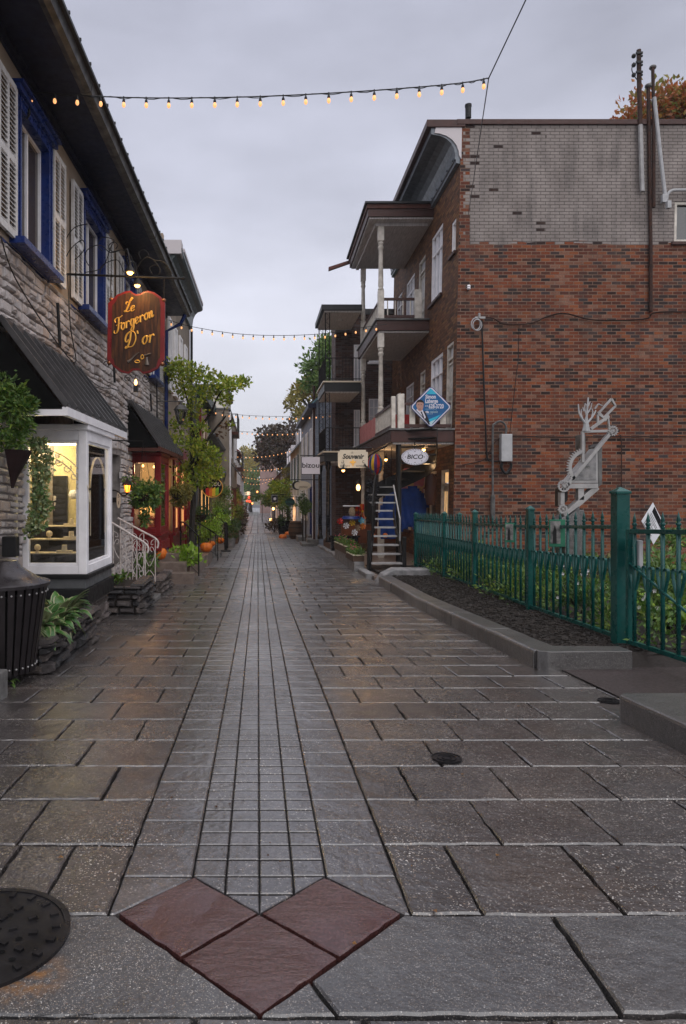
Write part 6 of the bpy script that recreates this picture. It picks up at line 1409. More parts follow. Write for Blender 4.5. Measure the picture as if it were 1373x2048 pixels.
def pumpkin(px, py, Y, r, label, flat=.82, group='pumpkins on the left hand steps'):
    c = at(px, py, Y); t = thing('pumpkin', label, 'pumpkin', c - V(0, 0, r * flat), group); b = MB(); n, m = 48, 14; vs = []
    for i in range(m + 1):
        th = PI * i / m
        for k in range(n):
            a = 2 * PI * k / n; rr = r * (.0 + math.sin(th)) * (1 + .06 * abs(math.cos(a * 5)) - .03); dz = -.18 * r * math.exp(-((th) / .45) ** 2)
            vs.append(c + V(rr * math.cos(a), rr * math.sin(a), flat * r * math.cos(th) + dz))
    b.add(vs, [(i * n + k, (i + 1) * n + k, (i + 1) * n + (k + 1) % n, i * n + (k + 1) % n) for i in range(m) for k in range(n)]); b.build('body', 'orange_skin', t, 'all')
    s = MB(); s.tube([c + V(0, 0, r * flat * .78), c + V(.01, 0, r * flat * 1.05), c + V(.03, 0, r * flat * 1.22)], [r * .1, r * .07, r * .09], 6); s.build('stem', 'pumpkin_stem', t, True)
pumpkin(322, 1107, 14.35, .135, 'tall pumpkin on the brown step below the red bay', 1.0); pumpkin(413, 1094, 18.6, .17, 'large round pumpkin on the stone step behind the lime hydrangea', .85); pumpkin(424, 1087, 19.2, .10, 'small pumpkin tucked behind the large round one')
pumpkin(441, 1081, 21.6, .13, 'pumpkin on the farther steps beside the dark newel post'); 
# hydrangea pot
t = thing('hydrangea_pot', 'bright lime green potted plant on the brown steps', 'potted plant', at(370, 1150, 14.6)); c = at(368, 1112, 14.6)
b = MB(); b.lathe([(.11, -.42), (.15, -.12), (.16, -.12)], c, 16); b.build('pot', 'wood_brown', t, True)
b = MB(); hosta(b, c - V(0, 0, .15), 120, .15, .14, r4, None, .26, (.1, 1.4)); leaves(b, c + V(0, 0, -.02), (.34, .3, .22), 260, .11, r4, up=.6, asp=.95, shell=.8); b.build('leaves', 'leaf_lime', t, recalc=False)
t = thing('hydrangea_bush', 'pale lime panicle bush behind the black railing', 'shrub', at(405, 1090, 19.5)); c = at(412, 1056, 19.5)
b = MB(); clumps(b, c, (.5, .5, .36), 12, 1100, .07, r4, asp=.8, sub=.4); leaves(b, c - V(0, 0, .1), (.5, .5, .4), 300, .1, r4); b.build('leaves', 'leaf_lime', t, recalc=False); b = MB(); [b.tube([c - V(0, 0, .75), c + V(r4.uniform(-.3, .3), 0, 0)], .01, 4) for _ in range(6)]; b.build('stem', 'bark', t)
t = thing('hydrangea_bush', 'smaller yellow green bush farther up the steps near the dark door', 'shrub', at(440, 1070, 22.5)); c = at(440, 1036, 22.5)
b = MB(); clumps(b, c, (.42, .4, .3), 9, 800, .07, r4, asp=.8, sub=.4); b.build('leaves', 'leaf_lime', t, recalc=False); b = MB(); [b.tube([c - V(0, 0, .7), c + V(r4.uniform(-.3, .3), 0, 0)], .01, 4) for _ in range(6)]; b.build('stem', 'bark', t)
# black railings
def black_rail(pts, drop, n, Y0, Y1, label, ybase):
    t = thing('iron_railing', label, 'railing', at(pts[-1][0], ybase, Y1), 'black iron stair railings'); P = [at(x, y, Y0 + (Y1 - Y0) * i / (len(pts) - 1)) for i, (x, y) in enumerate(pts)]
    b = MB(); b.tube(cat(P, 4), .016, 6); b.build('handrail', 'iron', t, True); b = MB(); Q = cat(P, 6)
    for k in range(n): q = Q[int(k * (len(Q) - 1) / (n - 1))]; b.tube([q, V(q.x, q.y, q.z - drop)], .009 if 0 < k < n - 1 else .016, 5)
    b.tube([p - V(0, 0, drop - .05) for p in Q], .008, 4); b.build('bars', 'iron', t)
black_rail([(362, 1052), (366, 1044), (398, 1072)], .85, 4, 15.0, 14.4, 'black iron railing in front of the lime potted plant', 1150)
black_rail([(392, 1050), (396, 1046), (432, 1068), (436, 1078)], .62, 8, 18.0, 19.6, 'black iron railing around the pale lime bush', 1100)
black_rail([(424, 1030), (436, 1034), (456, 1052)], .7, 7, 20.4, 21.2, 'black iron railing on the farther steps', 1100)
b = MB(); b.tube([at(452, 1050, 21.2), at(452, 1100, 21.2)], .045, 8); b.ball(at(452, 1048, 21.2), .06, 6); b.lathe([(.16, 0), (.15, .04)], at(452, 1103, 21.2), 14); tag(b.build('newel_post', 'iron', smooth=True), 'dark iron post at the foot of the farther steps', 'post')
# tree by the steps
t = thing('street_tree', 'young street tree with yellow green leaves in front of the left hand shops', 'tree', (-1.95, 18.0, gz(18))); tb = MB(); YT = 18.0
def limb(L_, r0, r1, n=4):
    q = cat([at(x, y, Y) for x, y, Y in L_], n); m = len(q); tb.tube(q, [r0 + (r1 - r0) * i / (m - 1) for i in range(m)], 6)
limb([(384, 1120, 18), (384, 1060, 18), (387, 1000, 18), (384, 930, 18), (392, 895, 18)], .10, .06); limb([(392, 900, 18), (398, 860, 18), (412, 840, 17.8), (425, 820, 17.6), (435, 795, 17.4), (450, 775, 17.2), (470, 765, 17)], .055, .01)
limb([(384, 935, 18), (398, 915, 18), (418, 875, 17.8), (446, 840, 17.6), (452, 832, 17.5)], .06, .015); limb([(392, 895, 18), (385, 850, 18), (375, 800, 18.2), (365, 760, 18.2)], .05, .012); limb([(387, 985, 18), (400, 965, 17.8), (412, 945, 17.6)], .03, .01)
limb([(387, 960, 18), (370, 935, 18.2), (355, 915, 18.3)], .03, .01); limb([(446, 840, 17.6), (450, 815, 17.5), (462, 790, 17.4)], .015, .006)
tb.build('trunk', 'bark', t, True)
b = MB(); r5 = random.Random(12)
for (x, y, rr, n) in ((350, 735, 24, 190), (380, 745, 26, 230), (410, 752, 22, 190), (440, 765, 22, 210), (465, 770, 18, 160), (485, 764, 14, 120), (430, 785, 16, 120), (400, 785, 24, 160), (370, 780, 22, 150), (452, 800, 14, 90), (385, 820, 26, 160), (362, 850, 24, 150), (345, 880, 22, 140), (398, 855, 20, 90),
                      (385, 890, 26, 210), (410, 900, 22, 180), (425, 915, 22, 190), (400, 930, 28, 260), (375, 940, 26, 230), (430, 945, 18, 130), (350, 760, 18, 100), (415, 960, 18, 120), (462, 848, 8, 20), (390, 965, 22, 130), (340, 745, 16, 80)):
    Y = 17.9 + r5.uniform(-.5, .5) - max(0, (x - 400)) * .01; k = Y / 1365; leaves(b, at(x, y, Y), (rr * k * 1.05, rr * k * 1.3, rr * k * .8), int(n * 1.35), .098, r5, shell=.3, asp=.62)
b.build('crown', 'leaf_tree', t, recalc=False); b = MB(); [leaves(b, at(x, y, 17.6), (.1, .1, .12), 14, .1, r5, asp=.5) for x, y in ((446, 852), (450, 862), (440, 868), (456, 850))]; b.build('dead_leaves', 'leaf_brown', t, recalc=False)
# wall lantern, number plaque
t = thing('wall_lantern', 'black lantern with amber glass glowing on the stone wall by the hanging basket', 'lantern', at(255, 985, 11.0)); c = at(255, 975, 11.0)
b = MB(); b.lathe([(.035, -.075), (.052, .035)], c, 6); b.build('glass', 'lamp_amber', t); b = MB(); b.lathe([(.085, .036), (.045, .10), (.02, .12), (.012, .15), (.0, .17)], c, 6); b.lathe([(.012, -.11), (.036, -.077)], c, 6)
for k in range(6): a = 2 * PI * k / 6; b.tube([c + V(.036 * math.cos(a), .036 * math.sin(a), -.076), c + V(.054 * math.cos(a), .054 * math.sin(a), .037)], .005, 4)
b.tube(cat([c + V(0, 0, -.11), c + V(-.08, .02, -.13), c + V(-.2, .05, -.05), c + V(-.45, .1, -.05)], 4), .012, 5); b.build('cage', 'iron', t)
lamp(c + V(.0, -.13, 0), 2.5, (1, .45, .12), .04)
t = thing('number_plaque', 'narrow oval house number plaque below the amber lantern', 'plaque', at(238, 1017, 11.6)); b = MB(); b.prism([(ax(238, 11.6) + .035 * math.cos(q), az(1000, 11.6) + .14 * math.sin(q)) for q in [i * PI / 10 for i in range(20)]], FC(11.6), 0, .015); b.build('board', 'sign_cream', t)
text('5', .08, FC(11.6), ax(238, 11.6), az(992, 11.6), .0155, 'letter_black', t); text('1', .08, FC(11.6), ax(238, 11.6), az(1006, 11.6), .0155, 'letter_black', t); b = MB(); b.box(ax(235, 11.6) - .6, ax(236, 11.6), 11.61, 11.64, az(1005, 11.6), az(995, 11.6)); b.build('bracket', 'iron', t)
# hanging baskets
def basket(px, py, Y, rx, rz, n, mat, label, tail=True, size=.07, hook=.6, seed=1, mats2=None):
    r = random.Random(seed); c = at(px, py, Y); t = thing('hanging_basket', label, 'hanging basket', c - V(0, 0, rz), 'hanging flower baskets along the street'); b = MB()
    clumps(b, c, (rx, rx * .9, rz), 14, n, size, r, sub=.42, droop=.5, up=0); leaves(b, c + V(0, 0, -.05), (rx * .7, rx * .7, rz * .7), n // 3, size, r)
    if tail: leaves(b, c + V(.02, 0, -rz * 1.35), (rx * .25, rx * .25, rz * .55), n // 6, size * .9, r, droop=1.5)
    b.build('foliage', mat, t, recalc=False); b = MB(); b.lathe([(.05, -.2), (.16, -.08), (.18, 0)], c - V(0, 0, .04), 12); b.build('pot', 'basket_iron', t)
    b = MB(); top = c + V(0, 0, rz + hook); [b.tube([c + V(.16 * math.cos(a), .16 * math.sin(a), -.02), top], .004, 4) for a in (0, 2.1, 4.2)]; b.tube([top, top + V(-.7 if px < 516 else .7, .1, .02)], .01, 5); b.build('chain', 'iron', t)
basket(287, 985, 12.3, .30, .33, 1500, 'leaf_fern', 'big feathery hanging basket beside the amber lantern', seed=2); basket(358, 983, 16.5, .33, .30, 1400, 'leaf_gold', 'golden green hanging basket in front of the red shop windows', seed=3, tail=False)
basket(402, 1026, 19.0, .30, .28, 1000, 'leaf_dark', 'round dark green hanging basket right of the tree trunk', seed=4, tail=False, size=.05); basket(443, 1018, 25.5, .38, .36, 1100, 'leaf_mid', 'hanging basket below the round colourful sign', seed=5, size=.08)
basket(443, 985, 27.5, .42, .5, 900, 'leaf_mid', 'upper leafy basket behind the round colourful sign', seed=15, size=.08)
basket(476, 1020, 34, .42, .35, 800, 'leaf_fern', 'hanging basket at the far left shop fronts', seed=6, size=.09, tail=False)
# wall basket with ivy at the left edge
t = thing('wall_basket', 'iron half basket of ferns on the stone wall at the left edge', 'wall basket', at(22, 975, 6.9)); YB = 6.9; c = at(24, 905, YB)
b = MB(); n = 14; vs = []
for rr, h in ((.02, -.36), (.06, -.25), (.13, -.12), (.19, 0), (.2, .02)): vs += [c + V(rr * math.cos(PI * k / n - PI / 2), rr * math.sin(PI * k / n - PI / 2), h) for k in range(n + 1)]
b.add(vs, [(i * (n + 1) + k, i * (n + 1) + k + 1, (i + 1) * (n + 1) + k + 1, (i + 1) * (n + 1) + k) for i in range(4) for k in range(n)]); b.build('pot', 'basket_iron', t)
b = MB()
for x, y, rr in ((5, 770, 34), (30, 790, 30), (10, 815, 36), (40, 820, 26), (15, 855, 34), (45, 855, 22), (5, 880, 30), (35, 885, 22), (-10, 800, 40), (60, 808, 14)):
    k = YB / 1365; leaves(b, at(x, y, YB + r4.uniform(-.1, .1)), (rr * k, rr * k, rr * k * .8), 210, .06, r4, up=.3, asp=.4, shell=.4, droop=.4)
for k in range(46): a = r4.uniform(-2.6, 1.6); broadleaf(b, at(20, 815, YB) + V(r4.uniform(-.12, .12), r4.uniform(-.1, .1), r4.uniform(-.25, .2)), (math.cos(a), math.sin(a), .5), r4.uniform(.14, .26), .03, .8, 4, r4)
b.build('foliage', 'leaf_fern', t, recalc=False)
t = thing('trailing_ivy', 'variegated ivy trailing down in front of the white bay window', 'ivy', at(80, 1060, 7.1)); b = MB(); s_ = MB()
for k in range(9):
    x0 = 62 + r4.uniform(0, 25); pts = [(x0, 880), (x0 + r4.uniform(-5, 15), 930), (x0 + r4.uniform(-8, 15), 985), (x0 + r4.uniform(-12, 12), 1040 + r4.uniform(-40, 20)), (x0 + r4.uniform(-25, 10), 1062 + r4.uniform(-20, 10))]
    Q = cat([at(x, y, 7.15 + .01 * k) for x, y in pts], 8); s_.tube(Q, .003, 4)
    for q in Q: leaves(b, q, (.04, .04, .03), 5, .042, r4, asp=.9, shell=.2)
b.build('foliage', 'leaf_ivy', t, recalc=False); s_.build('stem', 'bark', t)
b = MB(); b.mbox(lambda u, v, d: tuple(at(u, v, 7.25) + V(0, -d, 0)), 12, 40, 1072, 1112, 0, .12); tag(b.build('wall_box', 'black', bevel=.01), 'small black box on the stone wall left of the bay window', 'wall box')
# lantern brackets under the tree
for k, (px, py, Y, lb) in enumerate(((362, 825, 17, 'grey street lantern hanging from a bar at the tree crown'), (445, 950, 26, 'small street lantern on the left beyond the tree'), (461, 1002, 38, 'distant lantern among the far left shops'))):
    t = thing('street_lantern', lb, 'lantern', at(px, py + 20, Y), 'wrought iron street lanterns'); c = at(px, py, Y); b = MB(); b.lathe([(.08, -.22), (.15, .06)], c, 6); b.build('glass', 'lamp_glass', t)
    b = MB(); b.lathe([(.19, .061), (.10, .18), (.03, .2), (.02, .28)], c, 6); b.lathe([(.03, -.3), (.085, -.221)], c, 6); [b.tube([c + V(.08 * math.cos(a), .08 * math.sin(a), -.22), c + V(.152 * math.cos(a), .152 * math.sin(a), .06)], .01, 4) for a in [i * PI / 3 for i in range(6)]]
    b.tube([c + V(-.6, 0, .28), c + V(.1, 0, .28)], .014, 5); b.build('frame', 'gutter_grey', t)
# ================================================================== STREET BEYOND
def win(F, a, b, c, e, parent, mat='white_trim', pane='pane_dark', nx=2, ny=2, fw=.07, shut=None, name_='window', arch=False):
    """proud frame and pane on a wall (F: u along, v up, d out)"""
    f = MB(); f.mbox(F, a, a + fw, c, e, .0, .06); f.mbox(F, b - fw, b, c, e, 0, .06); f.mbox(F, a + fw, b - fw, e - fw, e, 0, .055); f.mbox(F, a + fw, b - fw, c, c + fw, 0, .055); f.mbox(F, a - .05, b + .05, c - .07, c, 0, .1)
    for i in range(1, nx): u = a + (b - a) * i / nx; f.mbox(F, u - .02, u + .02, c + fw, e - fw, 0, .045)
    for j in range(1, ny):
        v = c + (e - c) * j / ny
        f.mbox(F, a + fw, b - fw, v - .018, v + .018, 0, .035)
    w = f.build(name_, mat, parent); p = MB(); p.quad(F(a + fw, c + fw, .02), F(b - fw, c + fw, .02), F(b - fw, e - fw, .02), F(a + fw, e - fw, .02)); p.build('pane', pane, w, recalc=False)
    if shut:
        for q in ((a - .38, a - .02), (b + .02, b + .38)): s = MB(); s.mbox(F, q[0], q[1], c, e, .01, .05); [s.mbox(F, q[0] + .04, q[1] - .04, v, v + .03, .051, .06) for v in [c + .1 + i * (e - c - .2) / 8 for i in range(8)]]; s.build('shutter', shut, w)
    return w
def fdoor(F, a, b, c, e, parent, mat='red_paint', pane='pane_dark'):
    f = MB(); f.mbox(F, a - .08, a, c, e + .08, 0, .08); f.mbox(F, b, b + .08, c, e + .08, 0, .08); f.mbox(F, a, b, e, e + .08, 0, .08); f.mbox(F, a, b, c, e, 0, .03); d = f.build('door', mat, parent)
    p = MB(); p.quad(F(a + .12, c + 1.0, .035), F(b - .12, c + 1.0, .035), F(b - .12, e - .15, .035), F(a + .12, e - .15, .035)); p.build('pane', pane, d, recalc=False)
def block(t, x0, x1, y0, y1, z1, mat, F=None, nm='wall'):
    b = MB(); b.box(x0, x1, y0, y1, gz(y1) - .5, z1); return b.build(nm, mat, t)
def pitched(t, x0, x1, y0, y1, ze, zr, mat, side, over=.25, nm='roof'):
    """eave on the street side, ridge parallel to the street"""
    b = MB(); xs, xr = (x1, (x0 + x1) / 2) if side < 0 else (x0, (x0 + x1) / 2); xo = xs + (over if side < 0 else -over); xb = x0 if side < 0 else x1; zo = ze - over * (zr - ze) / abs(xs - xr)
    th = .10
    for za in (0,):
        b.add([(xo, y0 - .15, zo), (xo, y1 + .1, zo), (xr, y1 + .1, zr), (xr, y0 - .15, zr), (xo, y0 - .15, zo + th), (xo, y1 + .1, zo + th), (xr, y1 + .1, zr + th), (xr, y0 - .15, zr + th)], [(0, 1, 2, 3), (4, 7, 6, 5), (0, 4, 5, 1), (1, 5, 6, 2), (0, 3, 7, 4)])
        b.add([(xb, y0 - .15, ze), (xb, y1 + .1, ze), (xb, y0 - .15, ze + th), (xb, y1 + .1, ze + th), (xr, y0 - .15, zr), (xr, y1 + .1, zr), (xr, y1 + .1, zr + th), (xr, y0 - .15, zr + th)], [(0, 1, 5, 4), (2, 7, 6, 3), (0, 2, 3, 1), (0, 4, 7, 2), (1, 3, 6, 5)])
    b.build(nm, mat, t)
    g_ = MB(); [g_.add([(xs, y, ze), (xb, y, ze), (xr, y, zr), (xs, y + .1, ze), (xb, y + .1, ze), (xr, y + .1, zr)], [(0, 1, 2), (3, 5, 4), (0, 3, 4, 1), (1, 4, 5, 2), (2, 5, 3, 0)]) for y in (y0 + .001, y1 - .101)]; g_.build('gable', t['wm'], t)
# ---- left side
t = thing('beige_house', 'beige stucco house with a deep green cornice and tall windows after the stone house', 'building', (-3, 21, gz(21))); t['wm'] = 'stucco_beige'
y0, y1 = 18.52, 24.2; H2 = FL(-2.80); 
b = MB(); wall(b, H2, y0, y1, -1.2, 7.4); b.mbox(FC(y1), -8, -2.42, -1.2, 7.4, -.1, 0); b.mbox(FC(y0), -8, -2.52, 5.5, 7.4, -.1, 0); b.build('wall', 'stucco_beige', t)
prof = [(0, 7.1), (.08, 7.12), (.10, 7.3)] + [(.10 + .30 * (1 - math.cos(q)), 7.3 + .45 * math.sin(q)) for q in (.4, .8, 1.2, 1.57)] + [(.46, 7.8), (.46, 7.92), (0, 8.02)]
b = MB(); b.prism(prof, lambda u, v, d: H2(d, v, u), y0 - .05, y1 + .05); b.build('cornice', 'cornice_green', t)
b = MB(); b.box(-6, -2.06, y0 - .12, y0 + .3, 7.75, 8.12); b.mbox(H2, y0 + .3, y1, 7.93, 8.03, -.8, .48); b.build('flashing', 'flashing', t)
for a, c, e in ((18.9, 4.2, 6.2), (20.0, 4.2, 6.2), (21.2, 4.2, 6.2), (22.5, 4.2, 6.2)): win(H2, a, a + .62, c, e, t)
S2 = FL(-2.62); b = MB()
for (a, c) in ((18.6, 19.5), (19.9, 20.9)):
    w = win(S2, a, c, .2, 2.2, t, 'red_paint', 'shop_glow', 2, 2, .12)
b.mbox(S2, 18.55, 21.6, 2.25, 2.6, -.15, .05); b.mbox(S2, 18.55, 21.0, -.9, .2, -.15, .02); b.build('shopfront', 'red_paint', t); fdoor(FL(-2.6), 21.15, 21.9, -.4, 1.9, t, 'red_paint', 'pane_dark'); lamp((-2.0, 19.6, 1.9), 3, (1, .6, .3), .1)
b = MB(); b.tube([H2(23.9, 7.0, .1), H2(23.9, -.8, .1)], .05, 6); b.build('downspout', 'black', t)
t = thing('sided_house', 'low dark sided house with a green storefront and roof railing on the left', 'building', (-2.6, 27, gz(27))); H3 = FL(-2.35, .008)
block(t, -7, H3(24.3, 0, 0)[0] + .02, 24.3, 29.9, 5.0, 'siding_grey'); b = MB(); b.mbox(H3, 24.3, 29.9, 4.7, 5.1, 0, .3); b.mbox(H3, 24.4, 29.8, 1.8, 2.1, 0, .4); b.build('cornice', 'dark_green', t)
b = MB(); b.mbox(H3, 24.6, 27.2, 2.2, 4.4, .05, .12); b.build('sign_board', 'red_paint', t); b = MB(); q = [( 25.9 + .8 * math.cos(a), 3.3 + .8 * math.sin(a)) for a in [i * PI / 12 for i in range(24)]]; b.tube([H3(u, v, .16) for u, v in q], .05, 5, True); b.build('ring_sign', 'sign_cream', t)
for a in (27.6, 28.7): win(H3, a, a + .8, 2.6, 4.2, t, 'dark_green')
for a in (25, 26.6, 28.2): win(H3, a, a + 1.1, .0, 1.6, t, 'dark_green', 'shop_glow')
b = MB(); [b.tube([(-2.6 - .25 * k, 25.0, 5.1), (-2.6 - .25 * k, 25.0, 6.0)], .015, 4) for k in range(8)]; b.tube([(-2.4, 25, 6.0), (-4.6, 25, 6.0)], .02, 4); b.tube([(-2.4, 25, 5.6), (-4.6, 25, 5.6)], .014, 4); b.build('roof_railing', 'iron', t)
b = MB(); b.box(-3.4, -2.75, 26.3, 26.9, 5.0, 6.6); b.build('chimney', 'brick_mix', t)
t = thing('tan_building', 'tall tan stucco building with stacked balconies standing forward on the left', 'building', (-2.5, 34, gz(34)))
block(t, -7, -1.28, 30.0, 42, 5.0, 'stucco_beige'); b = MB(); b.box(-6, -1.42, 30.4, 36, 5.0, 6.05); b.build('upper_wall', 'stucco_cream', t); b = MB(); b.box(-6.1, -1.2, 29.95, 42.05, 4.98, 5.06); b.box(-6, -1.3, 30.3, 36.1, 6.051, 6.15); b.build('roof_edge', 'gutter_grey', t)
b = MB(); b.tube([(-1.22, 30.1, 4.9), (-1.22, 30.1, -.9)], .05, 6); b.build('downspout', 'white_trim', t); F4 = lambda u, v, d: (-1.28 + d, u, v)
for k, (ya, yb, z) in enumerate(((33, 35.5, 4.3), (37.5, 40.5, 2.75))):
    b = MB(); b.box(-1.27, -.95 + k * .12, ya, yb, z - .15, z); bb_ = b.build('balcony', 'rust_red', t); b = MB()
    for yy in (ya + .05, (ya + yb) / 2, yb - .05): b.tube([(-.98 + k * .12, yy, z), (-.98 + k * .12, yy, z + .85)], .03, 4)
    for zz in (.42, .85): b.tube([(-1.25, ya + .05, z + zz), (-.98 + k * .12, ya + .05, z + zz), (-.98 + k * .12, yb - .05, z + zz)], .022, 4)
    b.build('railing', 'gutter_grey', bb_)
for a in (31.2, 36.2, 38.5): win(F4, a, a + .8, 3.0, 4.4, t)
for a in (31, 33, 36, 39): win(F4, a, a + 1.2, .0, 1.6, t, 'rust_red', 'shop_glow')
b = MB(); b.add([(-1.25, 30.2, 2.7), (-1.25, 34, 2.7), (-.8, 34, 2.1), (-.8, 30.2, 2.1), (-1.25, 30.2, 2.75), (-1.25, 34, 2.75), (-.8, 34, 2.15), (-.8, 30.2, 2.15)], [(0, 1, 2, 3), (4, 7, 6, 5), (0, 4, 5, 1), (1, 5, 6, 2), (2, 6, 7, 3), (3, 7, 4, 0)]); b.build('awning', 'slate', t)
b = MB(); P = [at(428, 868, 28), at(432, 866, 28), at(462, 915, 31), at(458, 918, 31)]; b.add(P + [p + V(-.6, 0, -.02) for p in P], [(0, 1, 2, 3), (4, 7, 6, 5), (0, 4, 5, 1), (1, 5, 6, 2), (2, 6, 7, 3), (3, 7, 4, 0)]); tag(b.build('awning_roof', 'roof_metal'), 'sloping pale metal awning roof in front of the tan building', 'awning')
for k, (ya, yb, x, z, wm, rm_, lb) in enumerate(((42.1, 52, -1.35, 4.0, 'brick_mix', 'roof_red', 'brick house with a red roof next to the tan building, far left'), (52.1, 66, -1.55, 3.6, 'stucco_beige', 'slate', 'beige house with lit shop windows far down the left side'), (66.1, 84, -1.75, 3.3, 'siding_grey', 'roof_red', 'grey house at the far end of the left row'))):
    t = thing('row_house', lb, 'building', (x - 2, (ya + yb) / 2, gz((ya + yb) / 2)), 'far houses along the street'); t['wm'] = wm; block(t, x - 5, x, ya, yb, z, wm); pitched(t, x - 5, x, ya, yb, z, z + 1.6, rm_, -1); FF = lambda u, v, d: (x + d, u, v)
    n = 3
    for i in range(n):
        u = ya + (yb - ya) * (i + .3) / n; win(FF, u, u + 1.1, z - 2.0, z - .6, t); win(FF, u - .3, u + 1.5, z - 4.4, z - 2.8, t, 'rust_red', 'shop_glow' if i != 1 else 'sign_lit')
# ---- right side
t = thing('brick_house', 'narrow brick house with tall windows facing the camera behind the black balcony', 'building', (4, 26.5, gz(26)))
b = MB(); wall(b, FC(26.0), 2.96, 5.6, -1.4, 8.1, [(3.62, 4.0, .0, 2.0)], .2); wall(b, lambda u, v, d: (2.96 - d, u, v), 26.0, 27.4, -1.4, 8.1); b.build('wall', 'brick_mix', t)
for (pa, pb, ya, yb) in ((708, 720, 820, 893), (708, 722, 690, 765), (738, 758, 690, 725), (738, 758, 798, 850)): win(FC(26.0), ax(pa, 26), ax(pb, 26), az(yb, 26), az(ya, 26), t, 'white_trim', 'pane_pale', 2, 3, .035)
b = MB(); b.box(3.6, 4.02, 26.16, 26.2, 0, 2.0); b.build('door', 'wood_brown', t)
b = MB(); b.box(2.85, 5.7, 25.9, 27.5, 8.1, 8.3); b.build('cornice', 'gutter_grey', t)
b = MB(); rubble(b, FC(25.99), 2.96, 3.6, -1.3, -.2, (), (.1, .16), (.15, .4), (.0, .02)); b.build('base', 'rubble_base', t, recalc=False)
t = thing('iron_balcony', 'two level black iron balcony on round columns beside the grey brick house', 'balcony', (2.9, 24.6, gz(24))); ya, yb, xa, xb = 23.4, 25.95, 2.28, 3.54
for z, m, nm in ((5.09, 'black', 'upper_deck'), (2.69, 'black', 'lower_deck')):
    b = MB(); b.box(xa, xb, ya, yb, z - .30, z); k = b.build(nm, m, t, bevel=.01); b = MB(); b.box(xa - .05, xb + .02, ya - .05, yb, z + .001, z + .05); b.build('edge_board', 'sign_cream', k); b = MB(); b.box(xa + .05, xb - .05, ya + .05, yb, z - .34, z - .302); b.build('ceiling_board', 'soffit_white', k)
b = MB(); b.box(xa - .1, xb + .02, ya - .1, yb, 7.56, 7.74); k = b.build('roof', 'slate', t); b = MB(); b.box(xa, xb, ya, yb, 7.5, 7.558); b.build('ceiling_board', 'soffit_white', k); b = MB(); b.lathe([(.1, 7.44), (.12, 7.5)], (2.95, 24.4, 0), 12); b.build('ceiling_lamp', 'soffit_white', k)
for z0_, z1_ in ((2.74, 4.75), (5.14, 7.5)):
    for x, y in ((xa + .05, ya + .05), (xa + .05, yb - .1)):
        b = MB()
        for dx, dy in ((0, 0), (.14, 0), (0, .14)): b.tube([(x + dx, y + dy, z0_), (x + dx, y + dy, z1_)], .013, 4)
        n = 8
        for i in range(n): za, zb_ = z0_ + (z1_ - z0_) * i / n, z0_ + (z1_ - z0_) * (i + 1) / n; b.tube([(x, y, za), (x + .14, y, (za + zb_) / 2), (x, y, zb_)], .007, 4)
        b.build('lattice_post', 'iron', t)
    b = MB(); z = z0_; R3 = [(xb, ya + .04, z), (xa + .05, ya + .04, z), (xa + .05, yb, z)]
    for h_ in (.08, .8): b.tube([V(*p) + V(0, 0, h_) for p in R3], .016, 4)
    for i in range(11): x = xa + .05 + (xb - xa - .1) * i / 10; b.tube([(x, ya + .04, z), (x, ya + .04, z + .8)], .008, 4)
    for i in range(20): y = ya + .1 + (yb - ya - .2) * i / 19; b.tube([(xa + .05, y, z), (xa + .05, y, z + .8)], .008, 4)
    b.build('railing', 'iron', t)
for x, y in ((2.42, 23.5), (2.35, 25.7), (2.62, 23.6)):
    if x == 2.62: x, y = 2.42 + .2, 23.52
    b = MB(); z0_ = gz(y) + .35; b.lathe([(.10, z0_), (.10, z0_ + .12), (.075, z0_ + .16), (.07, z0_ + .9), (.085, z0_ + .93), (.07, z0_ + .96), (.065, 2.1), (.09, 2.16), (.1, 2.39)], (x, y, 0), 12)
    if not (x > 2.6): b.build('column', 'tv_black', t, True)
b = MB(); b.box(2.5, 5.4, 23.2, 25.99, gz(24) - .6, gz(24) + .28); b.build('porch_floor', 'wood_brown', t)
b = MB(); 
for i in range(9): u = 2.5 + i * .12; b.tube([(u, 23.16, gz(24) - .3), (u + .5, 23.16, gz(24) + .22)], .012, 4); b.tube([(u + .5, 23.14, gz(24) - .3), (u, 23.14, gz(24) + .22)], .012, 4)
b.build('lattice', 'wood_orange', t); b = MB(); b.box(2.9, 5.0, 23.7, 23.76, gz(24) + .3, gz(24) + .95); [b.box(2.9 + .5 * i, 2.94 + .5 * i, 23.66, 23.699, gz(24) + .3, gz(24) + .95) for i in range(5)]; b.build('porch_panel', 'wood_orange', t)
b = MB(); b.box(2.45, 3.35, 22.7, 23.0, gz(23) + .1, gz(23) + .55); b.box(2.4, 3.4, 22.65, 23.05, gz(23) + .551, gz(23) + .6); [b.box(x, x + .08, 22.72, 22.98, gz(23) - .1, gz(23) + .099) for x in (2.5, 3.2)]; tag(b.build('planter_bench', 'tv_black'), 'black box planter on legs in front of the porch lattice', 'planter')
b = MB(); [b.box(2.55, 3.3 - .1 * k, 21.9 + .3 * k, 22.2 + .3 * k, gz(22) - .1, gz(22) + .1 + .08 * k) for k in range(2)]; tag(b.build('stone_steps', 'step_stone', bevel=.02), 'brown stone steps up to the porch', 'steps')
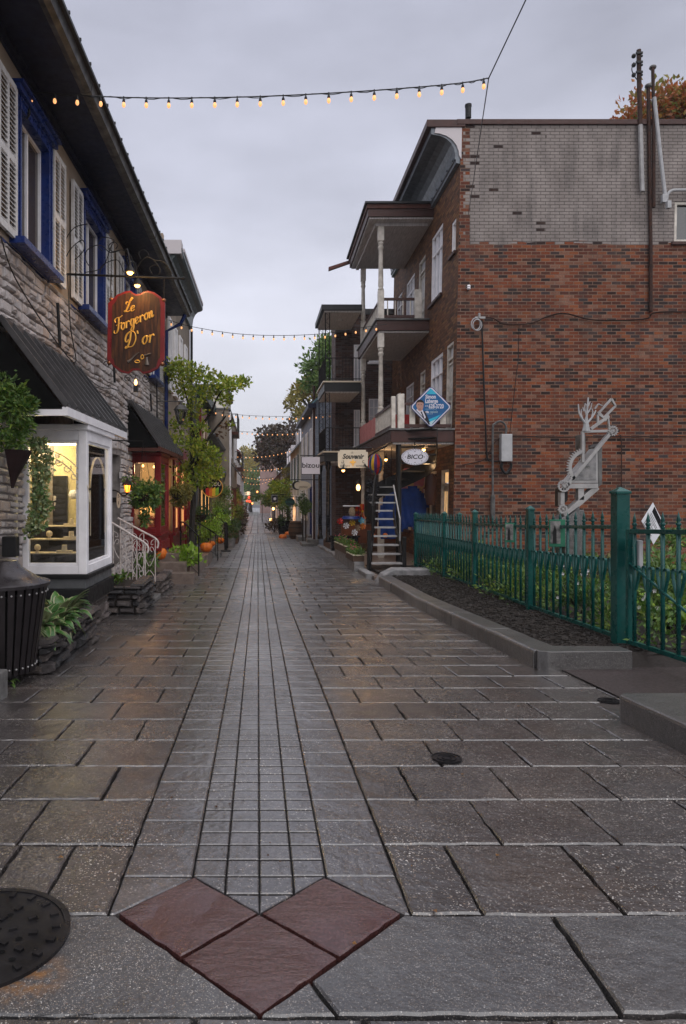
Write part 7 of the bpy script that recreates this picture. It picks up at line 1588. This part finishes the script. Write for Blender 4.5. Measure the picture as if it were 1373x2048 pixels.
# grey blue painted brick house
t = thing('painted_house', 'pale blue grey painted brick house with a blue metal roof edge', 'building', (3, 31, gz(31))); xh = 2.34; t['wm'] = 'brick_bluegrey'
b = MB(); wall(b, FC(27.5), xh, 6, -1.6, 5.0); wall(b, lambda u, v, d: (xh - .006 * (u - 27.5) - d, u, v), 27.5, 36, -1.6, 5.0); b.build('wall', 'brick_bluegrey', t); pitched(t, xh, 6.0, 27.5, 36, 5.0, 6.7, 'roof_blue', 1, .3)
b = MB(); b.box(xh - .32, xh + .0, 27.3, 36, 4.72, 4.9); b.build('fascia', 'navy_dark', t); R3F = lambda u, v, d: (xh - .006 * (u - 27.5) - d, u, v)
for a, c, e, sh_ in ((29.2, 2.6, 4.1, None), (31.5, 2.6, 4.1, 'cream_paint'), (34, 2.6, 4.1, 'cream_paint'), (31.8, .1, 1.7, 'cream_paint'), (34.2, .1, 1.7, 'cream_paint')): win(R3F, a, a + .8, c, e, t, shut=sh_)
fdoor(R3F, 28.7, 29.5, -.5, 1.5, t, 'navy', 'pane_dark'); b = MB(); b.tube([(xh - .06, 28.0, 4.8), (xh - .06, 28.0, -.7)], .045, 6); b.build('downspout', 'white_trim', t)
b = MB(); [b.box(3.2 + 0, 3.9, 28.8 + 3 * k, 29.8 + 3 * k, 5.6, 6.7) for k in (0,)]; b.build('dormer', 'roof_blue', t)
b = MB(); b.tube([(xh - .08, 27.42, -1), (xh - .08, 27.42, 5.6)], .05, 6); tag(b.build('utility_pipe', 'rust_pipe', smooth=True), 'brown pipe standing at the corner of the pale blue grey house', 'pipe')
ter = [(36.1, 46, 2.2, 3.9, 'stucco_cream', 'roof_metal', 'cream house with green shutters past the blue grey house'), (46.1, 60, 2.0, 3.2, 'stucco_grey', 'roof_metal', 'grey house with white dormers in the middle distance on the right'), (60.1, 74, 1.9, 3.0, 'stucco_pink', 'roof_red', 'pink house under the dark tree far on the right'), (74.1, 92, 1.7, 2.8, 'brick_mix', 'slate', 'brick house at the far end of the right row')]
for k, (ya, yb, x, z, wm, rm_, lb) in enumerate(ter):
    t = thing('row_house', lb, 'building', (x + 2, (ya + yb) / 2, gz((ya + yb) / 2)), 'far houses along the street'); t['wm'] = wm; block(t, x, x + 5, ya, yb, z, wm); pitched(t, x, x + 5, ya, yb, z, z + 2.4, rm_, 1); FF = lambda u, v, d: (x - d, u, v)
    for i in range(3):
        u = ya + (yb - ya) * (i + .3) / 3; win(FF, u, u + 1.2, z - 2.0, z - .5, t, shut='green_trim' if k == 0 else None); win(FF, u - .2, u + 1.4, z - 4.3, z - 2.7, t, 'white_trim', 'shop_glow' if i == 1 else 'pane_dark')
    if k in (1, 0):
        for i in range(3): u = ya + 1.5 + i * 3.6; b = MB(); b.box(x + .35, x + 2.0, u, u + 1.3, z + .2, z + 1.5); b.build('dormer', 'white_trim', t); b = MB(); b.quad((x + .34, u + .2, z + .45), (x + .34, u + 1.1, z + .45), (x + .34, u + 1.1, z + 1.3), (x + .34, u + .2, z + 1.3)); b.build('dormer_pane', 'pane_pale', t)
b = MB(); b.box(1.75, 2.3, 47, 48.2, 1.6, 2.2); b.add([(1.6, 46.9, 2.2), (1.6, 48.3, 2.2), (2.35, 48.3, 2.6), (2.35, 46.9, 2.6), (1.6, 46.9, 2.25), (1.6, 48.3, 2.25), (2.35, 48.3, 2.65), (2.35, 46.9, 2.65)], [(0, 1, 2, 3), (4, 7, 6, 5), (0, 4, 5, 1), (1, 5, 6, 2), (2, 6, 7, 3), (3, 7, 4, 0)]); tag(b.build('entrance_box', 'red_paint'), 'small red entrance canopy with a pale roof on the grey house', 'canopy')
t = thing('hill_house', 'distant house with a red roof peeking above the dark tree', 'building', at(533, 880, 110)); t['wm'] = 'stucco_pink'; c = at(533, 880, 110); b = MB(); b.box(c.x - 1.0, c.x + 1.6, 108, 113, -2, az(892, 108)); b.build('wall', 'stucco_pink', t); b = MB(); b.prism([(c.x - 1.4, az(892, 108)), (c.x + 2.0, az(892, 108)), (c.x + 1.2, az(877, 108)), (c.x - .6, az(877, 108))], lambda u, v, d: (u, 107.6 + d, v), 0, 6); b.build('roof', 'roof_red', t)
# steps, barrel, pumpkins on the right
for k, (px0, px1, ya, yb, h_, lb) in enumerate(((596, 618, 30.6, 32.2, .22, 'low stone step by the barrel'), (617, 634, 28.6, 30.0, .36, 'taller stone block step under the climbing plant'), (604, 624, 27.0, 28.3, .12, 'flat stone step nearest the camera on the right'), (615, 633, 27.3, 28.4, .26, 'stone step against the blue grey wall'))):
    b = MB(); b.box(ax(px0, ya), ax(px1, ya) + .1, ya, yb, gz(yb) - .1, gz(ya) + h_); tag(b.build('stone_step', 'concrete', bevel=.02), lb, 'step', 'stone steps at the right hand doors')
t = thing('barrel', 'dark wooden barrel standing against the right hand houses', 'barrel', (ax(592, 33), 33, gz(33))); b = MB(); b.lathe([(.26, 0), (.34, .25), (.36, .42), (.34, .6), (.27, .85), (.22, .85), (.22, .8)], (ax(592, 33), 33, gz(33)), 16); b.build('staves', 'wood_brown', t, True); b = MB()
for h_ in (.12, .3, .55, .74): b.lathe([(.32 + .05 * (1 - abs(h_ - .42) * 2.4), h_ - .02), (.32 + .05 * (1 - abs(h_ - .42) * 2.4), h_ + .02)], (ax(592, 33), 33, gz(33)), 16)
b.build('hoops', 'iron', t)
pumpkin(566, 1074, 33.5, .20, 'left one of two pumpkins beside the black planter on the right', group='pumpkins by the right hand planter'); pumpkin(577, 1068, 34.2, .18, 'right one of two pumpkins, raised beside the barrel', group='pumpkins by the right hand planter')
b = MB(); b.box(ax(561, 34), ax(582, 34), 33.9, 34.7, gz(34) - .1, gz(34) + .14); tag(b.build('stone_block', 'concrete', bevel=.02), 'stone slab carrying the raised pumpkin', 'step')
b = MB(); b.lathe([(.26, 0), (.34, .8), (.3, .8), (.28, .7)], (ax(569, 35.6), 35.6, gz(35)), 4); tag(b.build('black_planter', 'tv_black'), 'tall black square planter behind the two pumpkins', 'planter')
def plant_at(px, py, Y, rx, rz, n, mat, name, label, cat_='plant', size=.12, nc=8, seed=0, stem=None, grp=None):
    r = random.Random(seed + int(px)); c = at(px, py, Y); t = thing(name, label, cat_, V(c.x, Y, gz(Y)), grp); b = MB(); clumps(b, c, (rx, rx, rz), nc, n, size, r, sub=.5); b.build('foliage', mat, t, recalc=False)
    b = MB(); b.tube([(c.x, Y, gz(Y)), c], .03 if stem is None else stem, 5); b.build('stem', 'bark', t); return t
plant_at(569, 1040, 35.6, .34, .5, 500, 'leaf_dark', 'potted_conifer', 'dark clipped bush in the tall black planter', 'potted plant'); plant_at(612, 1020, 28.2, .26, .55, 800, 'leaf_mid', 'climbing_plant', 'leafy climber on a wooden post by the blue grey house', size=.09)
plant_at(606, 1010, 28.3, .2, .4, 400, 'leaf_dark', 'climbing_plant', 'darker climber beside the leafy one at the blue grey house', size=.09)
plant_at(566, 985, 38, .75, .75, 1300, 'leaf_tree', 'small_tree', 'small yellow green tree over the right hand pavement', 'tree', .16); plant_at(545, 985, 44, .8, .7, 900, 'leaf_mid', 'small_tree', 'green tree left of the white camera shaped sign', 'tree', .18); plant_at(577, 1008, 36, .45, .35, 500, 'leaf_mid', 'hanging_plant', 'leafy plant hanging below the green oval sign', size=.12)
plant_at(549, 1050, 40, .5, .45, 500, 'leaf_burgundy', 'dark_bush', 'dark bush with small lights at the right pavement edge', 'shrub', .14); plant_at(575, 955, 45, .6, .5, 600, 'leaf_gold', 'hanging_plant', 'golden foliage beside the small red entrance', size=.15)
plant_at(525, 1000, 62, .9, .6, 500, 'leaf_fern', 'far_tree', 'distant low green tree on the right side', 'tree', .25); plant_at(466, 990, 40, .45, .6, 500, 'leaf_mid', 'far_plant', 'tall green plant in front of the far left shops', 'plant', .15)
t = thing('left_planter', 'grey tub with evergreen at the far left shops', 'planter', (ax(461, 26), 26, gz(26))); b = MB(); b.lathe([(.14, 0), (.2, .35)], (ax(462, 26.5), 26.5, gz(26.5)), 12); b.build('tub', 'concrete_pale', t); b = MB(); leaves(b, (ax(462, 26.5), 26.5, gz(26.5) + .55), (.28, .28, .25), 260, .1); b.build('foliage', 'leaf_dark', t, recalc=False)
t = thing('left_planter', 'dark wooden planter box with shrubs beyond the grey tub', 'planter', (ax(470, 30), 30, gz(30))); b = MB(); b.box(-1.25, -.85, 29, 31.5, gz(31) - .05, gz(31) + .5); b.build('box', 'wood_brown', t); b = MB(); [leaves(b, (-1.05, 29.2 + .5 * i, gz(30) + .75), (.28, .28, .25), 130, .12) for i in range(5)]; b.build('foliage', 'leaf_dark', t, recalc=False)
b = MB(); [leaves(b, (-1.0, 36 + 2.5 * i, gz(40) + .5 + .4 * (i % 2)), (.3, .6, .5), 170, .15) for i in range(7)]; o = b.build('shop_foliage', 'leaf_burgundy', kind='stuff', recalc=False)
# big trees
tree('green_tree', 'tall green tree behind the blue grey and brick houses on the right', (5.6, 33, -1), (5.5, 33.5, 5.0), ((4.35, 33, 7.3), (2.4, 3, 2.3)), ('bark', 'leaf_mid'), 28, 7500, .22, tr=.3, r=random.Random(21), sub=.34)
tree('olive_tree', 'sparser olive tree left of the tall green one, against the sky', (4.6, 45, -1), (4.4, 45, 4.5), ((3.2, 44, 7.2), (1.7, 3, 2.4)), ('bark', 'leaf_gold'), 20, 2400, .27, tr=.25, r=random.Random(22), sub=.34)
tree('burgundy_tree', 'large dark burgundy tree over the right side of the street', (3.2, 61, -1.2), (3.0, 60, 3.0), ((2.15, 60, 5.3), (2.9, 4, 3.3)), ('bark', 'leaf_burgundy'), 34, 5200, .36, tr=.3, r=random.Random(23), sub=.33)
tree('golden_tree', 'distant golden tree closing the end of the street', (-1.5, 135, -2), (-1.3, 135, 4.0), ((-.8, 135, 6.0), (4.5, 5, 5.6)), ('bark', 'leaf_yellow'), 28, 3200, .6, tr=.4, r=random.Random(24), sub=.34)
tree('green_spruce', 'dark green tree in front of the golden tree at the end of the street', (-1.2, 120, -2), (-1.2, 120, 2.0), ((-1.0, 120, 2.4), (2.2, 3, 3.6)), ('bark', 'leaf_mid'), 14, 1300, .5, tr=.3, r=random.Random(25), sub=.4)
tree('far_tree_mass', 'pale foliage at the far right end of the street', (6, 118, -2), (6, 118, 3.0), ((5.5, 118, 3.5), (5.5, 5, 4.5)), ('bark', 'leaf_olive'), 20, 2200, .55, tr=.3, r=random.Random(26), sub=.4)
# signs far
def board(px0, py0, px1, py1, Y, mat, label, txt=None, tm='letter_black', sx=1, size=None, shape='rect', name_='shop_sign', border=None, extra=None, arm=1):
    t = thing(name_, label, 'sign', at((px0 + px1) / 2, py1, Y), 'projecting shop signs'); F_ = FC(Y); u0, u1, v0, v1 = ax(px0, Y), ax(px1, Y), az(py1, Y), az(py0, Y); cu, cv, ra, rb = (u0 + u1) / 2, (v0 + v1) / 2, (u1 - u0) / 2, (v1 - v0) / 2
    pts = [(u0, v0), (u1, v0), (u1, v1), (u0, v1)] if shape == 'rect' else [(cu + ra * math.cos(a), cv + rb * math.sin(a)) for a in [i * PI / 14 for i in range(28)]]
    if border: b = MB(); b.prism([(cu + (u - cu) * 1.05, cv + (v - cv) * 1.06) for u, v in pts], F_, -.03, -.002); b.build('frame', border, t)
    b = MB(); b.prism(pts, F_, -.001, .02); b.build('board', mat, t)
    if txt: text(txt, size or (v1 - v0) * .5, F_, cu, cv, .022, tm, t, sx=sx, bold=.004 if Y < 25 else 0)
    b = MB(); b.tube([(u0 - .05, Y, v1 + .05), (u1 + .05, Y, v1 + .05)], .015, 4); b.tube([(cu + arm * ra * .9, Y, v1 + .05), (cu + arm * (ra + .45), Y + .1, v1 + .05)], .015, 4); b.build('bracket', 'iron', t)
    if extra: extra(t, F_, cu, cv, ra, rb)
    return t
board(604, 914, 640, 948, 23.1, 'sign_white', 'white square sign reading bizou in front of the blue grey house', 'bizou', sx=1.15, size=.24, border='letter_black', arm=1)
def rainbow(t, F_, cu, cv, ra, rb):
    for k, m in enumerate(('bright_red', 'orange_skin', 'bright_yellow', 'lime')):
        b = MB(); a0, a1 = [(x0 * ra, x1 * ra) for x0, x1 in ((-.62, -.3), (-.3, .0), (.0, .3), (.3, .62))][k]; yb = lambda x: -rb * .88 * math.sqrt(max(0, 1 - (x / ra) ** 2)); b.prism([(cu + a0, cv + yb(a0)), (cu + a1, cv + yb(a1)), (cu + a1, cv + .05 * rb), (cu + a0, cv - .12 * rb)], F_, .021, .026); b.build('colour_band', m, t)
    b = MB(); b.tube([F_(cu + ra * .98 * math.cos(a), cv + rb * .98 * math.sin(a), .02) for a in [i * PI / 14 for i in range(28)]], .015, 4, True); b.build('rim', 'gold', t)
    text('ZAZOU', rb * .55, F_, cu, cv + rb * .32, .027, 'sign_cream', t, sx=.9, shear=.2)
board(404, 955, 446, 995, 22.2, 'tv_black', 'round black sign with rainbow stripes reading ZAZOU under the tree', shape='el', extra=rainbow, arm=-1)
board(452, 988, 466, 1000, 30, 'sign_white', 'small blank pale sign at the left shops', arm=-1)
def cam(t, F_, cu, cv, ra, rb): b = MB(); b.prism([(cu + ra * .45 * math.cos(a), cv + rb * .45 * math.sin(a)) for a in [i * PI / 6 for i in range(12)]], F_, .022, .03); b.build('lens', 'sign_white', t)
board(544, 991, 556, 1004, 36, 'tv_black', 'white edged black square sign with a round spot on the right', border='sign_white', extra=cam); board(571, 996, 590, 1012, 33, 'dark_green', 'dark green oval sign with teal letters on the right', 'LES MAISONS', 'teal_letter', .9, .09, 'el', arm=1)
def moon(t, F_, cu, cv, ra, rb):
    b = MB(); n = 16; o = [(cu - ra * .5 + rb * math.cos(a), cv + rb * math.sin(a)) for a in [.6 + i * (2 * PI - 1.2) / n for i in range(n + 1)]]; i_ = [(cu - ra * .5 + rb * .3 + rb * .78 * math.cos(a), cv + rb * .78 * math.sin(a)) for a in [.6 + i * (2 * PI - 1.2) / n for i in range(n + 1)]]
    for k in range(n): b.prism([o[k], o[k + 1], i_[k + 1], i_[k]], F_, .021, .03)
    b.build('crescent', 'letter_black', t); text('CERAMIQUE', rb * .5, F_, cu + ra * .2, cv - rb * .35, .022, 'letter_black', t, sx=.7)
board(584, 962, 622, 980, 27, 'sign_cream', 'cream cut out sign with a black crescent moon on the right', shape='el', extra=moon)
b = MB(); c = at(473, 978, 55); b.lathe([(.14, -.06), (.22, 0), (.14, .06)], c, 12, 'y'); tag(b.build('round_lamp', 'sign_lit'), 'round glowing shop sign at the far left', 'lamp'); 
for k, (x, y, Y, lb, m) in enumerate(((474, 993, 52, 'glowing orange sign panel at the far left shops', 'sign_lit'), (497, 987, 95, 'far pale lit sign on the right side of the street end', 'lamp_cool'))):
    b = MB(); b.mbox(FC(Y), ax(x - (8 if k == 0 else 3), Y), ax(x + (6 if k == 0 else 3), Y), az(y + 3.5, Y), az(y - 4, Y), 0, .05); [b.mbox(FC(Y), ax(x - 7, Y), ax(x + 5, Y), az(y + q + .4, Y), az(y + q - .4, Y), .051, .07) for q in (-1.5, 1.5)]; tag(b.build('lit_sign', m), lb, 'sign')
for k, (x, y, lb) in enumerate(((495, 1002, 'left red paper lantern hanging at the street end'), (500, 1003, 'right red paper lantern hanging at the street end'), (499, 995, 'upper red lantern at the street end'))): b = MB(); b.ball(at(x, y, 90), .2, 7, (1, 1, .85)); b.tube([at(x, y, 90) + V(0, 0, .15), at(x, y, 90) + V(0, 0, .6)], .01, 4); tag(b.build('paper_lantern', 'lantern_red', smooth=True), lb, 'lantern', 'red lanterns at the street end')
rl = random.Random(9)
for k, (x, y, Y, lb) in enumerate(((505, 1007, 85, 'small shop light at the far right of the street end'), (515, 984, 80, 'orange light on the far right shops'), (459, 1028, 31, 'warm light below the left hanging baskets'), (541, 980, 52, 'orange lamp beside the white edged sign'), (547, 1018, 44, 'light in the dark bush on the right'), (542, 1040, 41, 'low light in the dark bush'), (463, 1003, 42, 'little amber lamp at the left shops'), (480, 1035, 50, 'lit pumpkin lantern at the far left'))):
    b = MB(); s = .05 + Y * .0007; b.ball(at(x, y, Y), s, 6); b.lathe([(s * 1.1, s * .6), (s * .4, s * 1.3)], at(x, y, Y), 8); tag(b.build('shop_lamp', 'lamp_warm' if Y < 60 else 'sign_lit'), lb, 'lamp', 'small lamps along the far shops')
lamp((-1.4, 26, 1.0), 7, (1, .55, .22), .2); lamp((1.9, 40, .2), 9, (1, .5, .2), .2); lamp((-1.0, 50, .6), 16, (1, .45, .15), .3)
# person far away
t = thing('person', 'person in dark coat walking away down the wet street', 'person', (ax(492.5, 132), 132, gz(132))); z = gz(132); x = ax(492.5, 132)
sk = [((0, 0, .95), (.17, .12)), ((0, 0, 1.15), (.17, .12)), ((0, 0, 1.4), (.21, .13)), ((0, 0, 1.52), (.07, .07)), ((0, 0, 1.64), (.10, .11)), ((0, 0, 1.74), (.07, .08)), ((-.25, .02, 1.4), (.07, .07)), ((-.3, .05, 1.12), (.055, .055)), ((-.28, -.04, .85), (.045, .045)), ((.25, .02, 1.4), (.07, .07)), ((.3, -.05, 1.12), (.055, .055)), ((.28, .05, .85), (.045, .045)),
      ((-.1, -.06, .5), (.08, .08)), ((-.11, -.16, .08), (.05, .05)), ((-.11, -.02, .03), (.05, .04)), ((.1, .08, .5), (.08, .08)), ((.11, .14, .08), (.05, .05)), ((.11, .28, .03), (.05, .04))]
ed = [(0, 1), (1, 2), (2, 3), (3, 4), (4, 5), (2, 6), (6, 7), (7, 8), (2, 9), (9, 10), (10, 11), (0, 12), (12, 13), (13, 14), (0, 15), (15, 16), (16, 17)]
me = bpy.data.meshes.new('body'); me.from_pydata([p for p, r in sk], ed, []); o = bpy.data.objects.new('body', me); C.objects.link(o); o.parent = t; o.location = (0, 0, 0); me.materials.append(M['suit'])
s_ = o.modifiers.new('skin', 'SKIN'); [setattr(v_, 'radius', r) for v_, (p, r) in zip(me.skin_vertices[0].data, sk)]; me.skin_vertices[0].data[0].use_root = True; o.modifiers.new('sub', 'SUBSURF').levels = 1
# ================================================================== STRING LIGHTS
def string(pts, bx, name_label, Y, size=1.0, drop=.05, sub=True):
    P = [at(x, y, yy) for x, y, yy in pts]; Q = cat(P, 14); t = thing('string_lights', name_label, 'string lights', P[0], 'strings of warm bulbs across the street')
    b = MB(); b.tube(Q, .007 * (1 + .25 * (size - 1)), 5)
    if size == 1: b.tube([q + V(0, .01, .012 * math.sin(i * 1.1)) for i, q in enumerate(Q)], .005, 4)
    b.build('cable', 'black', t)
    proto = None; s = size; off = Vector(P[0])
    xs = [(q.x / q.y * F_PX + PX) for q in Q]
    for x in bx:
        for i in range(len(Q) - 1):
            if min(xs[i], xs[i + 1]) <= x <= max(xs[i], xs[i + 1]): f = (x - xs[i]) / ((xs[i + 1] - xs[i]) or 1); p = Q[i].lerp(Q[i + 1], f); break
        else: continue
        if proto is None:
            m = MB(); m.lathe([(.005, -.058), (.015, -.05), (.021, -.034), (.018, -.014), (.012, .0)], (0, 0, 0), 10)
            vs = [v * s + V(0, 0, -.028 * s) + off for v in m.v]; m.v = vs; proto = m.build('bulb', 'bulb_warm', t, True)
            k = MB(); k.lathe([(.014, -.03), (.017, -.018), (.015, .0), (.008, .012), (.008, .04)], (0, 0, 0), 8); k.v = [v * s + off for v in k.v]; sk_ = k.build('socket', 'black', proto, True); o = proto
        else:
            o = proto.copy(); C.objects.link(o); o.parent = t
            if sub: k = sk_.copy(); C.objects.link(k); k.parent = o
        o.location = p - off + V(0, 0, -.03 * s)
    return t
string([(38, 186, 7.8), (60, 184, 7.8), (202, 193, 7.8), (340, 196, 7.8), (520, 193, 7.8), (700, 184, 7.8), (840, 174, 7.8), (930, 165, 7.8), (978, 156, 7.8)], [63, 110, 155, 202, 248, 293, 338, 384, 430, 475, 521, 567, 612, 658, 703, 749, 794, 839, 884, 926, 968], 'nearest string of warm bulbs, high above the paving', 7.8)
string([(338, 640, 17.5), (383, 653, 17.3), (470, 667, 17.3), (560, 671, 17.3), (650, 667, 17.3), (720, 656, 17.3), (775, 648, 17.3)], [343 + 20.5 * i for i in range(21)], 'second string of bulbs, ending at the wooden balcony', 17.3, 1.1)
string([(415, 815, 26), (450, 826, 26), (520, 832, 26), (600, 832, 26), (680, 826, 26)], [432 + 13.4 * i for i in range(18)], 'third string of bulbs, over the street by the blue grey house', 26, 1.15)
string([(410, 852, 35), (460, 861, 35), (530, 865, 35), (590, 864, 35), (632, 855, 35)], [414 + 10.1 * i for i in range(22)], 'fourth string of bulbs, just above the burgundy tree top', 35, 1.25)
string([(440, 905, 44), (480, 911, 44), (520, 911, 44), (560, 905, 44), (600, 893, 44)], [444 + 8 * i for i in range(19)], 'fifth string of bulbs, crossing in front of the burgundy tree', 44, 1.3)
string([(450, 928, 53), (490, 937, 53), (530, 938, 53), (578, 931, 53)], [455 + 6.8 * i for i in range(18)], 'sixth string of bulbs, across the lower burgundy tree', 53, 1.4)
string([(466, 947, 62), (500, 954, 62), (530, 957, 62), (552, 953, 62)], [468 + 6 * i for i in range(14)], 'seventh string of bulbs, near the golden tree', 62, 1.5)
string([(462, 938, 70), (490, 962, 70), (520, 966, 70), (548, 956, 70)], [466 + 6 * i for i in range(13)], 'farthest string of bulbs, lowest over the street', 70, 1.5)
b = MB(); a = at(937, 430, 16.9); p = at(978, 156, 7.8); b.tube([a, p, p + V(.15, -.8, .40), V(4.1, -3, 10.8)], .007, 5)
tag(b.build('support_wire', 'black'), 'thin twisted wire holding the right end of the nearest bulb string', 'wire')
t = thing('wall_hook', 'scrolled black iron hook holding the nearest bulb string on the stucco wall', 'hook', at(50, 240, 7.8)); b = MB(); F_ = lambda u, v, d: at(u, v, 7.8) + V(0, -d, 0)
b.tube(cat([F_(33, 178, 0), F_(45, 182, 0), F_(58, 186, 0), F_(64, 190, 0)], 4), .012, 5); b.tube(cat([F_(36, 184, 0), F_(42, 200, 0), F_(52, 205, 0), F_(58, 215, 0), F_(60, 228, 0), F_(54, 238, 0)], 4), .012, 5); [bracket_scroll(b, c_, F_, 8, 1.1, .008, s, q) for c_, s, q in (((48, 200), 1, 0), ((52, 222), -1, 2), ((42, 192), -1, 1))]; b.build('scroll', 'iron', t)
# low hill behind everything
b = MB(); b.add([(-500, 260, -3), (-150, 230, -3), (-40, 220, -3), (60, 220, -3), (200, 230, -3), (500, 260, -3), (-500, 320, 3), (-150, 300, 4), (-40, 300, 3), (60, 300, 5), (200, 300, 12), (500, 320, 10)], [(i, i + 1, i + 7, i + 6) for i in range(5)]); b.build('hills', 'leaf_olive', kind='structure')
# ================================================================== CAMERA, SKY, LIGHT
sc = bpy.context.scene
cam = bpy.data.cameras.new('camera'); co = bpy.data.objects.new('camera', cam); C.objects.link(co)
co.location = (0, 0, CZ); co.rotation_euler = (math.radians(90), 0, 0)
cam.sensor_width = 36; cam.sensor_fit = 'AUTO'; cam.lens = 36 * F_PX / 2048; cam.shift_x = (686.5 - PX) / 2048; cam.shift_y = -(1024 - HY) / 2048
cam.clip_start = .05; cam.clip_end = 3000; sc.camera = co
w = bpy.data.worlds.new('World'); sc.world = w; w.use_nodes = True; nt = w.node_tree; nt.nodes.clear()
N = lambda ty, **k: (lambda nd: ([setattr(nd, a, b) for a, b in k.items()], nd)[1])(nt.nodes.new(ty))
out = N('ShaderNodeOutputWorld'); bg = N('ShaderNodeBackground'); sky = N('ShaderNodeTexSky')
sky.sky_type = 'NISHITA'; sky.sun_disc = False; SE, SR = math.radians(45), math.radians(162)
sky.sun_elevation = SE; sky.sun_rotation = SR; sky.dust_density = 3
tc = N('ShaderNodeTexCoord'); mp = N('ShaderNodeMapping'); mp.inputs[3].default_value = (1, 1, 2.6); nt.links.new(tc.outputs['Generated'], mp.inputs[0])
no = N('ShaderNodeTexNoise'); no.inputs['Scale'].default_value = 2.3; no.inputs['Detail'].default_value = 5; no.inputs['Roughness'].default_value = .5; nt.links.new(mp.outputs[0], no.inputs['Vector'])
sx = N('ShaderNodeSeparateXYZ'); nt.links.new(tc.outputs['Generated'], sx.inputs[0])
rp = N('ShaderNodeValToRGB'); cr = rp.color_ramp
# overcast: white-ish low down, greyer and bluer higher up, unseen zenith brightened to light the street; radiance is divided by the background strength of 0.1
for i, (p, c) in enumerate([(0, (6.6, 6.6, 7.1)), (.16, (5.9, 5.95, 6.6)), (.38, (4.55, 4.65, 5.45)), (.60, (4.0, 4.1, 4.95)), (.78, (8.5, 8.6, 9.3)), (1, (12.5, 12.6, 13.4))]):
    e = cr.elements[i] if i < 2 else cr.elements.new(p)
    e.position = p; e.color = tuple(x / 16 for x in c) + (1,)
nt.links.new(sx.outputs[2], rp.inputs[0])
sc1 = N('ShaderNodeMix', data_type='RGBA', blend_type='MULTIPLY'); sc1.inputs[0].default_value = 1; nt.links.new(rp.outputs[0], sc1.inputs[6])
mr = N('ShaderNodeMapRange'); mr.inputs[1].default_value = .3; mr.inputs[2].default_value = .72; mr.inputs[3].default_value = 11.8; mr.inputs[4].default_value = 19.6; nt.links.new(no.outputs[0], mr.inputs[0])
cb = N('ShaderNodeCombineXYZ'); [nt.links.new(mr.outputs[0], cb.inputs[k]) for k in range(3)]; nt.links.new(cb.outputs[0], sc1.inputs[7])
mx = N('ShaderNodeMix', data_type='RGBA'); mx.inputs[0].default_value = .93; nt.links.new(sky.outputs[0], mx.inputs[6]); nt.links.new(sc1.outputs[2], mx.inputs[7])
bg.inputs[1].default_value = .1; nt.links.new(mx.outputs[2], bg.inputs[0]); nt.links.new(bg.outputs[0], out.inputs[0])
sl = bpy.data.lights.new('sun', 'SUN'); sl.energy = 1.1; sl.angle = math.radians(75); sl.color = (1, .96, .92); so = bpy.data.objects.new('sun', sl); C.objects.link(so)
so.rotation_euler = (math.radians(90) - SE, 0, -SR + PI)
sc.view_settings.view_transform = 'Standard'; sc.view_settings.look = 'None'; sc.view_settings.gamma = 1; sc.view_settings.exposure = .5
sc.render.engine = 'CYCLES'
# the damp air of the street
hz = MB(); hz.box(-40, 45, -4, 215, -4.5, 26)
hm = bpy.data.materials.new('haze'); hm.use_nodes = True; hm.node_tree.nodes.clear(); ho = hm.node_tree.nodes.new('ShaderNodeOutputMaterial'); hv = hm.node_tree.nodes.new('ShaderNodeVolumePrincipled')
hv.inputs['Color'].default_value = (.86, .87, .92, 1); hv.inputs['Density'].default_value = .0007; hm.node_tree.links.new(hv.outputs[0], ho.inputs['Volume']); M['haze'] = hm
hz.build('haze', 'haze', kind='stuff')
